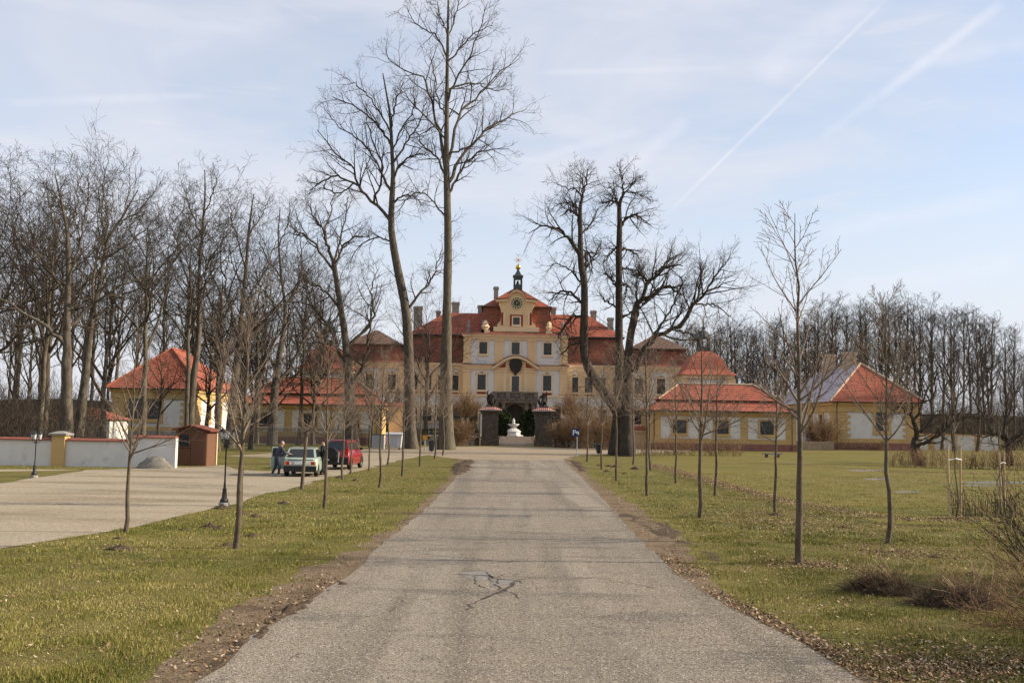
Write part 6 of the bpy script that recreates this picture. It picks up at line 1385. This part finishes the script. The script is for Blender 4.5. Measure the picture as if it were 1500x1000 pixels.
for i, (px, py, w, h) in enumerate(((322, 745, 30, 5), (352, 754, 26, 4), (372, 757, 22, 4), (305, 772, 30, 5), (318, 775, 20, 3), (366, 787, 32, 5), (414, 738, 20, 4), (172, 789, 16, 3), (170, 806, 44, 6), (330, 800, 36, 4), (270, 776, 20, 3), (497, 700, 16, 3), (520, 704, 14, 3),
                                   (932, 687, 16, 4), (893, 683, 14, 2.5), (902, 684, 16, 3), (878, 682, 10, 2), (890, 691, 12, 3), (1140, 755, 22, 3.5), (1240, 773, 20, 3), (1428, 842, 22, 3.5), (1374, 817, 20, 3), (915, 694, 10, 2))):
    heap('molehill', MOLE[i], 'molehill', px - w / 2, px + w / 2, py - h, py, mud_m, 100 + i, 'molehills in the grass', .35, 1.3)
# ------------------------------------------------------------------ shrubs and hedges
def stems(r, base, ln, spread, nseg=6, wig=.10, up=.0, r0=.012, tip=.004, bias=(0, 0, 0)):
    n = len(base); az = r.random(n) * 6.283; a = np.radians(spread[0] + (spread[1] - spread[0]) * r.random(n))
    d = np.column_stack([np.sin(a) * np.cos(az), np.sin(a) * np.sin(az), np.cos(a)]) + np.array(bias)[None]; d = nrm(d)
    L_ = ln[0] + (ln[1] - ln[0]) * r.random(n); out = np.empty((n, nseg + 1, 3)); out[:, 0] = base; pos = base.copy()
    for k_ in range(nseg):
        d = nrm(d + r.normal(0, wig, (n, 3)) + np.array([0, 0, up])); pos = pos + d * (L_ / nseg)[:, None]; out[:, k_ + 1] = pos
    s = np.linspace(0, 1, nseg + 1)[None]; return out, np.maximum(r0 * (.6 + .8 * r.random((n, 1))) * (1 - s) ** .7, tip)
def base_pts(r, n, cx, cy, rx, ry, z=0.0):
    t = r.random(n) * 6.283; q = np.sqrt(r.random(n)); return np.column_stack([cx + rx * q * np.cos(t), cy + ry * q * np.sin(t), np.full(n, z)])
def shrub(name, label, cx, cy, rx, ry, n, ln, spread, seed, m, r0=.012, tip=.004, n2=6, l2=.4, wig=.10, up=.02, group=None, z=0.0, bias=(0, 0, 0), n3=3, cat='shrub', ang=(20, 50)):
    r = np.random.default_rng(seed); o = thing(name, label, cat, (cx, cy, z), 0, group)
    s_ = stems(r, base_pts(r, n, 0, 0, rx, ry, -.03), ln, spread, 7, wig, up, r0, tip, bias)
    g_ = [(*s_, 4)]
    if n2:
        l_ = np.linalg.norm(np.diff(s_[0], axis=1), axis=2).sum(1); b2 = spawn(r, s_[0], s_[1], n2, .2, 1, ang, l_ * l2, .4, 4, .12, .02, .7, r0 * .6, tip * .85); g_.append((*b2, 3))
        if n3: l_ = np.linalg.norm(np.diff(b2[0], axis=1), axis=2).sum(1); b3 = spawn(r, b2[0], b2[1], n3, .2, 1, ang, l_ * .5, .3, 3, .12, .02, .7, r0 * .4, tip * .7); g_.append((*b3, 3))
    q = link('stems', tube_mesh('stems', g_, m), o); q['kind'] = 'stuff'; return o
def px_shrub(name, label, x0, x1, by, ty, D, n, m, seed, dy=1.0, spread=(0, 40), tip=.012, r0=.02, z=0.0, **k):
    a_, b_ = P(x0, by, D).x, P(x1, by, D).x; h = P((x0 + x1) / 2, ty, D).z - z
    return shrub(name, label, (a_ + b_) / 2, D, (b_ - a_) / 2 * .72, dy, n, (h * .65, h * 1.05), spread, seed, m, r0, tip, z=z, **k)
# twiggy thicket at the right edge
shrub('twiggy_bush', 'tall tangled bare bush leaning in at the right edge of the verge', 7.05, 11.9, .75, 1.3, 85, (1.2, 2.2), (5, 52), 201, twig_rust, .013, .0045, 6, .36, .08, -.03, n3=1, bias=(-.12, 0, 0))
shrub('twiggy_bush', 'dense dark bare bush behind the tangled one by the right edge', 10.0, 17.6, 1.0, 1.4, 130, (1.2, 2.2), (2, 40), 202, twig_m, .012, .005, 7, .36, .10, 0, n3=2)
shrub('twiggy_bush', 'low bramble of arching stems in front of the right edge bush', 7.2, 14.2, .9, .8, 60, (.6, 1.2), (30, 75), 203, twig_rust, .008, .0035, 4, .35, .12, -.06, n3=2, bias=(-.35, 0, 0))
def dead_clump(px, py, w, label, seed):
    p = G(px, py); r = np.random.default_rng(seed); hw_ = w / FPX * p.y / 2; o = thing('dead_perennial', label, 'plant', p); n = 1500
    b_ = base_pts(r, n, 0, 0, hw_, hw_ * .7, 0.0); dd = np.hypot(b_[:, 0] / hw_, b_[:, 1] / (hw_ * .7)); b_[:, 2] = .26 * (1 - dd ** 2) * r.random(n)
    s_ = stems(r, b_, (.16, .42), (35, 95), 4, .28, -.12, .005, .0025); q = link('matted_stems', tube_mesh('matted_stems', [(*s_, 3)], clump_m), o); q['kind'] = 'stuff'
    s2 = stems(r, base_pts(r, 60, 0, 0, hw_ * .6, hw_ * .4, .1), (.35, .75), (5, 60), 5, .10, -.04, .005, .0028); q = link('dry_stalks', tube_mesh('dry_stalks', [(*s2, 3)], twig_rust), o); q['kind'] = 'stuff'
    v, f, t = [], [], []
    for i in range(9): pass
    s3 = stems(r, base_pts(r, 16, hw_ * .45, 0, hw_ * .3, hw_ * .3, .05), (.5, .8), (10, 50), 4, .06, -.10, .006, .004, (-.35, 0, 0)); q = link('straw_blades', tube_mesh('straw_blades', [(*s3, 3)], twig_straw), o); q['kind'] = 'stuff'
clump_m = mat('matted_dead_stems', [(.05, .032, .02), (.10, .068, .042), (.17, .12, .08)], 9, .95); twig_straw = mat('pale_straw', [(.34, .25, .15), (.46, .36, .23)], 5, .85)
dead_clump(1290, 868, 96, 'dead brown perennial clump with bent straw blades on the right grass', 211)
dead_clump(1402, 886, 120, 'wider dead perennial mound next to the tangled bush', 212)
for i, (px, top) in enumerate(((1285, 772), (1268, 800), (1392, 800), (1424, 795))):
    p = G(px, 868 if px < 1350 else 884); h = P(px, top, p.y).z; r = np.random.default_rng(220 + i); o = thing('dry_stalk', ('lone tall dry stalk rising from the dead clump with straw blades', 'short leaning dry stalk at the left of the dead clump', 'dry stalk standing at the left of the wider dead mound', 'dry stalk standing behind the wider dead mound')[i], 'plant', p)
    s_ = stems(r, np.zeros((1, 3)), (h, h), (0, 9), 8, .05, .02, .006, .0035); b2 = spawn(r, s_[0], s_[1], 5, .3, 1, (25, 45), .22, .3, 3, .1, .03, .7, .004, .0025); q = link('stem', tube_mesh('stem', [(*s_, 4), (*b2, 3)], twig_rust), o)
# row of dried seed stalks behind the stakes
p = G(1445, 756); shrub('seed_stalk_bed', 'bed of dark upright dried seed stalks beside the staked saplings', p.x, p.y, 1.25, .7, 70, (.45, .95), (0, 10), 231, twig_m, .012, .007, 9, .10, .04, .02, n3=0, ang=(15, 40), cat='plants')
# hedges
def hedge(name, label, pts, h, dens, seed, m, wdt=.8, tip=.008):
    r = np.random.default_rng(seed); c = np.array(pts).mean(0); o = thing(name, label, 'hedge', (c[0], c[1], 0)); bs = []
    for (x0, y0), (x1, y1) in zip(pts, pts[1:]):
        L_ = math.hypot(x1 - x0, y1 - y0); n = int(L_ * dens); t = r.random(n); bs.append(np.column_stack([x0 + (x1 - x0) * t - c[0], y0 + (y1 - y0) * t - c[1] + r.normal(0, wdt * .4, n), np.full(n, -.03)]))
    b_ = np.concatenate(bs); s_ = stems(r, b_, (h * .7, h * 1.08), (0, 28), 5, .13, .02, .016, tip)
    l_ = np.linalg.norm(np.diff(s_[0], axis=1), axis=2).sum(1); b2 = spawn(r, s_[0], s_[1], 9, .05, 1, (25, 65), l_ * .32, .3, 3, .18, .02, .7, .010, tip * .9)
    q = link('twigs', tube_mesh('twigs', [(*s_, 3), (*b2, 3)], m), o); q['kind'] = 'stuff'
hedge('beech_hedge', 'clipped dark brown hedge along the far side of the right lawn', gp([(1302, 683), (1400, 686), (1530, 689), (1700, 692)]), 1.55, 22, 241, twig_rust, .9)
hedge('bare_hedge', 'long loose brown hedge at the foot of the right low range', gp([(934, 666.5), (1000, 667), (1088, 668)]), 2.0, 17, 242, twig_rust, 1.3)
hedge('bare_hedge', 'ragged low shrubs along the foot of the long house', [(P(1228, 660, 151).x, 152), (P(1302, 660, 151).x, 152)], 1.5, 10, 243, twig_rust, .8, .014)
px_shrub('brown_bush', 'rusty brown bush just right of the gate behind the blue sign', 806, 838, 660, 618, 134, 90, twig_rust, 251, 1.2, tip=.012, n2=8)
px_shrub('brown_bush', 'taller rusty bush right of the gate against the railing', 834, 872, 662, 602, 131, 110, twig_rust, 252, 1.4, tip=.012, n2=8)
px_shrub('brown_bush', 'rusty bush between the dark bin and the curved old trunk', 866, 902, 664, 606, 125, 110, twig_rust, 253, 1.3, tip=.012, n2=8)
px_shrub('brown_bush', 'rusty bush left of the gate beside the tallest trunk', 655, 692, 654, 616, 135, 90, twig_rust, 254, 1.3, tip=.012, n2=8)
px_shrub('golden_bush', 'golden stemmed bush at the courtyard side of the long house', 1180, 1228, 660, 614, 150, 120, twig_rust, 255, 2.0, tip=.016, n2=8)
px_shrub('brown_bush', 'bare bush in front of the left courtyard piers', 596, 618, 656, 622, 130, 50, twig_m, 256, 1.0, tip=.012, n2=7)
# pollarded round trees on the terrace
for px, lab in ((682, 'small clipped tree with a fan of pale shoots on the terrace left of the gate'), (834, 'small clipped tree with a fan of shoots on the terrace right of the gate')):
    D = 151.0; q = P(px, 640, D); o = thing('pollard_tree', lab, 'tree', (q.x, D, CB)); r = np.random.default_rng(px); zf = zc(612, D, px) - CB
    pts = np.column_stack([np.zeros(7), np.zeros(7), np.linspace(-.1, zf, 7)]); rad = np.full(7, .20); rad[-2:] = .30
    t = rough_trunk(pts, rad, 10, px, .2); link('trunk', np_mesh('trunk', t[0], t[1], bark_pale if px < 700 else bark_m, True), o)
    s_ = stems(r, base_pts(r, 170, 0, 0, .35, .35, zf), (2.2, 3.9), (0, 72), 6, .07, .05, .03, .012)
    b2 = spawn(r, s_[0], s_[1], 6, .3, 1, (12, 30), 1.3, .3, 3, .08, .04, .7, .02, .010); q = link('crown', tube_mesh('crown', [(*s_, 3), (*b2, 3)], twig_rust), o); q['kind'] = 'stuff'
# evergreens on the terrace
def leafy(name, label, cx, cy, z, rx, ry, h, n, seed, shape='column', sz=.16, m=None, cat='shrub'):
    r = np.random.default_rng(seed); o = thing(name, label, cat, (cx, cy, z)); t = r.random(n) * 6.283; u = r.random(n) ** .8; zz = u * h
    if shape == 'column': k_ = np.clip(np.minimum(1, .75 + u * 1.2), 0, 1) * np.sqrt(np.clip(1 - u ** 3.0, 0, 1))
    else: k_ = np.ones(n)
    q = (.72 + .34 * r.random(n)) * (1 + .12 * np.sin(t * 5 + zz * 3)) * k_
    if shape == 'box':
        x = rx * (2 * r.random(n) - 1); y = ry * (2 * r.random(n) - 1); f_ = r.integers(0, 3, n); x = np.where(f_ == 0, np.sign(x) * rx, x); y = np.where(f_ == 1, -ry, y); zz = np.where(f_ == 2, h, zz); c = np.column_stack([x, y, zz]) + r.normal(0, .06, (n, 3))
    else: c = np.column_stack([rx * q * np.cos(t), ry * q * np.sin(t), zz])
    d1 = nrm(r.normal(0, 1, (n, 3)) + np.array([0, 0, .8])); d2 = nrm(np.cross(d1, r.normal(0, 1, (n, 3)))); s_ = sz * (.6 + .8 * r.random((n, 1)))
    v = np.stack([c - d1 * s_, c + d2 * s_ * .5, c + d1 * s_, c - d2 * s_ * .5], 1).reshape(-1, 3); f = np.arange(4 * n).reshape(n, 4)
    q = link('foliage', np_mesh('foliage', v, f, m or evergreen_m, tint=np.repeat(r.random(n), 4)), o); q['kind'] = 'stuff'
    tk = MB(); tk.lathe([(.09, -.05), (.06, h * .8)], (cx, cy, z), 6); tk.build('trunk', bark_dark, o); return o
leafy('columnar_yew', 'dark columnar evergreen just left of the fountain', P(735.5, 640, 152).x, 152, CB, .75, .75, 4.0, 1500, 261)
leafy('columnar_yew', 'second dark columnar evergreen left of the fountain, behind the first', P(742, 640, 163).x, 163, CB, .85, .85, 3.9, 1300, 262)
leafy('columnar_yew', 'dark columnar evergreen just right of the fountain', P(775, 640, 152).x, 152, CB, .85, .85, 4.0, 1600, 263)
leafy('columnar_yew', 'second dark columnar evergreen right of the fountain, behind the first', P(768, 640, 164).x, 164, CB, .9, .9, 4.1, 1300, 264)
for px, h, lab in ((671, 2.6, 'dark evergreen column behind the left railing'), (692, 2.4, 'dark evergreen column next to the clipped fan tree on the left'), (822, 2.7, 'dark evergreen column behind the right railing next to the pillar'), (846, 2.6, 'dark evergreen column behind the blue parking sign')):
    leafy('columnar_yew', lab, P(px, 640, 153).x, 153, CB, .7, .7, h, 900, px)
for s, lab in ((-1, 'left'), (1, 'right')):
    leafy('box_hedge', f'low clipped green hedge on the terrace {lab} of the gate', AX + s * 9.2, 144.6, CB, 3.9, .5, .85, 2600, 270 + s, 'box', .12, None, 'hedge')
# crooked old fruit tree by the hedge, and a smaller neighbour
hero('crooked_tree', 'dark crooked fruit tree with a bent forked trunk in front of the right hedge', 84,
     [(1349, 684, 15), (1341, 664, 12), (1340, 650, 10), (1344, 636, 8), (1337, 618, 7), (1331, 604, 5)],
     [[(1341, 653, 9), (1358, 647, 7), (1378, 636, 6), (1396, 615, 4), (1412, 596, 2)], [(1338, 620, 6), (1350, 595, 4), (1362, 570, 3), (1368, 545, 1.5)], [(1332, 606, 5), (1318, 596, 3), (1306, 600, 2), (1296, 590, 1)],
      [(1334, 610, 4), (1330, 585, 3), (1322, 560, 1.5)], [(1385, 630, 4), (1392, 596, 3), (1385, 570, 1.5)], [(1342, 640, 4), (1362, 615, 3), (1380, 590, 1.5)], [(1396, 616, 4), (1420, 610, 3), (1440, 618, 1.5)]], 281, bark_dark, twig_m, .5, 0, 9, 6, 3, .010, (30, 70), .45, .8)
hero('crooked_tree', 'low spreading dark tree at the far right behind the hedge', 88,
     [(1478, 684, 14), (1476, 664, 11), (1474, 648, 9), (1466, 636, 7)],
     [[(1472, 645, 7), (1458, 630, 5), (1442, 600, 4), (1430, 570, 2)], [(1475, 650, 7), (1490, 635, 5), (1505, 610, 3), (1520, 590, 2)], [(1468, 638, 5), (1470, 600, 4), (1478, 560, 2)], [(1466, 638, 5), (1450, 636, 3), (1430, 640, 2), (1412, 630, 1)], [(1480, 642, 4), (1500, 646, 3), (1525, 640, 1.5)], [(1470, 640, 4), (1484, 600, 3), (1500, 570, 1.5)]], 282, bark_dark, twig_m, .5, 0, 9, 6, 3, .010, (30, 70), .5, .9)
# undergrowth of the woods: countless thin stems
def undergrowth(name, x_px, D0, D1, h, n, seed, m, hole=None):
    r = np.random.default_rng(seed); D = D0 + (D1 - D0) * r.random(n); px = x_px[0] + (x_px[1] - x_px[0]) * r.random(n)
    if hole is not None:
        k_ = ~((px > hole[0]) & (px < hole[1]) & (D > hole[2])); D, px = D[k_], px[k_]; n = len(D)
    x = (px - 750) / FPX * D; b_ = np.column_stack([x, D, np.full(n, -.05)]); s_ = stems(r, b_, h, (0, 30), 5, .10, .03, .035, .012)
    l_ = np.linalg.norm(np.diff(s_[0], axis=1), axis=2).sum(1); b2 = spawn(r, s_[0], s_[1], 6, .15, 1, (20, 60), l_ * .40, .3, 3, .12, .02, .7, .02, .013)
    o = link(name, tube_mesh(name, [(*s_, 3), (*b2, 3)], m)); o['kind'] = 'stuff'; tag(o, None, None)
    return o
undergrowth('undergrowth', (-150, 150), 64, 120, (1.6, 5.5), 1100, 291, twig_m)
undergrowth('undergrowth', (140, 640), 181, 196, (3, 9), 900, 295, twig_m)
undergrowth('undergrowth', (-250, 640), 197, 300, (5, 14), 1100, 292, twig_m)
undergrowth('undergrowth', (940, 1700), 200, 300, (6, 17), 2000, 293, twig_m)
undergrowth('undergrowth', (1330, 1560), 172, 200, (3, 9), 450, 294, twig_m)
# far hills closing the view
b = MB(); r_ = random.Random(3); prof = [(-2200 + i * 110, 18 + 14 * math.sin(i * .55) + r_.uniform(-3, 3)) for i in range(41)]
b.prism_y([(-2200, -2)] + prof + [(2200, -2)], 1500, 1700); h_ = b.build('hills', mat('wooded_hill', [(.05, .05, .04), (.08, .075, .06)], .02, .95)); h_['kind'] = 'structure'

# ------------------------------------------------------------------ fallen leaves and grass blades
def on_grass(x, y, pad=.0):
    ok = ~pip(x, y, ROAD) & ~pip(x, y, LOT) & (y < 125); return ok
def leaves(name, x, y, z0, seed, size=(.035, .07), m=None, tilt=.5, tint=None):
    r = np.random.default_rng(seed); n = len(x); c = np.column_stack([x, y, z0 + .008 + r.random(n) * .035]); t = r.random(n) * 6.283
    nz = nrm(np.column_stack([r.normal(0, tilt, n), r.normal(0, tilt, n), np.ones(n)])); d1 = nrm(np.cross(nz, np.column_stack([np.cos(t), np.sin(t), np.zeros(n)]))); d2 = np.cross(nz, d1); s_ = (size[0] + (size[1] - size[0]) * r.random((n, 1))) * .5
    v = np.stack([c - d1 * s_, c + d2 * s_ * .55 - nz * s_ * .25, c + d1 * s_ + nz * s_ * .3, c - d2 * s_ * .55 - nz * s_ * .25], 1).reshape(-1, 3)
    v[:, 2] = np.maximum(v[:, 2], .013)
    o = link(name, np_mesh(name, v, np.arange(4 * n).reshape(n, 4), m or leaf_m, tint=np.repeat(r.random(n) if tint is None else tint, 4))); o['kind'] = 'stuff'; return o
r = np.random.default_rng(301)
def scatter(n, x0, x1, y0, y1, p=1.6):
    y = y0 + (y1 - y0) * r.random(n) ** p; w = 0.52 * y; x = (x0 + (x1 - x0) * r.random(n)) * w; return x, y
def clump(x, y, s=1.0, ph=0.0):
    return .5 + .25 * (np.sin(x * 1.7 * s + 1.3 * np.sin(y * 1.1 * s + ph)) + np.sin(y * 1.9 * s + 1.7 * np.sin(x * .8 * s + ph)))
x, y = scatter(60000, -1.05, 1.05, 9.0, 75, 1.5)
right = x > 0; keep = on_grass(x, y) & (r.random(len(x)) < np.where(right, .42, .26) * (.15 + 1.5 * clump(x, y, .9) ** 2)); leaves('fallen_leaves', x[keep], y[keep], 0, 302)
# drifts: beside the road, under the first right trees, along the strip across the lawn
def drift(path, w, n, seed, z=.0, name='leaf_drift'):
    q = np.array(gp(path)); L_ = np.concatenate([[0], np.cumsum(np.hypot(*np.diff(q, axis=0).T))]); rr_ = np.random.default_rng(seed); t = rr_.random(n) * L_[-1]; x = np.interp(t, L_, q[:, 0]) + rr_.normal(0, w, n); y = np.interp(t, L_, q[:, 1]) + rr_.normal(0, w, n)
    k_ = ~pip(x, y, ROAD); x, y = x[k_], y[k_]; leaves(name, x, y, z + .09 * rr_.random(len(x)) if z else 0, seed + 1, tint=rr_.random(len(x)) ** 1.8)
drift([(955, 684), (1010, 701), (1080, 721), (1150, 741), (1225, 755), (1290, 766), (1360, 771), (1440, 768)], .30, 11000, 311, .12)
drift([(1100, 745), (1160, 775), (1240, 768)], 1.3, 3200, 313); drift([(1140, 822), (1230, 832)], .45, 900, 315); drift([(1280, 805), (1340, 815)], .6, 900, 317)
drift([(1040, 868), (1150, 925), (1270, 985), (1330, 1010)], .16, 1500, 319); drift([(1250, 960), (1400, 990), (1480, 960)], .5, 2600, 321); drift([(290, 985), (400, 905), (500, 845)], .3, 800, 323); drift([(960, 815), (1000, 845)], .35, 900, 325)
drift([(1300, 690), (1500, 695)], .6, 2500, 327); drift([(1040, 679), (1180, 681), (1400, 700)], .35, 2000, 329)
# grass blades, thick near the camera and thinning out
def blades(n, y0, y1, hgt, wid, seed, p):
    r_ = np.random.default_rng(seed); y = y0 + (y1 - y0) * r_.random(n) ** p; x = (2.1 * r_.random(n) - 1.05) * .54 * y
    dv = edge_dist(x, y, VERGE); inv = pip(x, y, VERGE); pr = np.where(inv, np.clip(.62 - dv * 1.7, .04, 1) * (clump(x, y, 3.1, 5) > .42), np.clip(.45 + dv, 0, 1)) * (.25 + .9 * clump(x, y, 1.6, 2)); k_ = on_grass(x, y) & (r_.random(n) < pr); x, y, dv = x[k_], y[k_], dv[k_]; n = len(x)
    t = r_.random(n) * 6.283; h = hgt * (.4 + .8 * r_.random(n)) * (.35 + 1.1 * clump(x, y, 2.3, 1) ** 1.5); w = wid * (.6 + .7 * r_.random(n)); ln = r_.normal(.25, .45, n) * h
    dx, dy = np.cos(t) * w, np.sin(t) * w; a2 = r_.random(n) * 6.283
    v = np.stack([np.column_stack([x - dx, y - dy, np.zeros(n)]), np.column_stack([x + dx, y + dy, np.zeros(n)]), np.column_stack([x + np.cos(a2) * ln, y + np.sin(a2) * ln, h])], 1).reshape(-1, 3)
    big_ = clump(x, y, .45, 4); tint = np.clip(-.05 + .40 * big_ + .30 * clump(x, y, 1.9, 7) + r_.normal(0, .22, n) + .35 * (r_.random(n) < .10), 0, 1)
    o = link('grass', np_mesh('grass', v, np.arange(3 * n).reshape(n, 3), blade_m, tint=np.repeat(tint, 3))); o['kind'] = 'stuff'
blades(620000, 8.6, 26, .055, .0042, 331, 1.35); blades(330000, 24, 62, .06, .009, 333, 1.3)
# loose grit on the asphalt edge and stones on the gravel
x, y = scatter(9000, -.35, .35, 9, 40, 1.5); k_ = pip(x, y, VERGE); leaves('loose_grit', x[k_][:2600], y[k_][:2600], .004, 341, (.012, .03), gravel_m, .9)
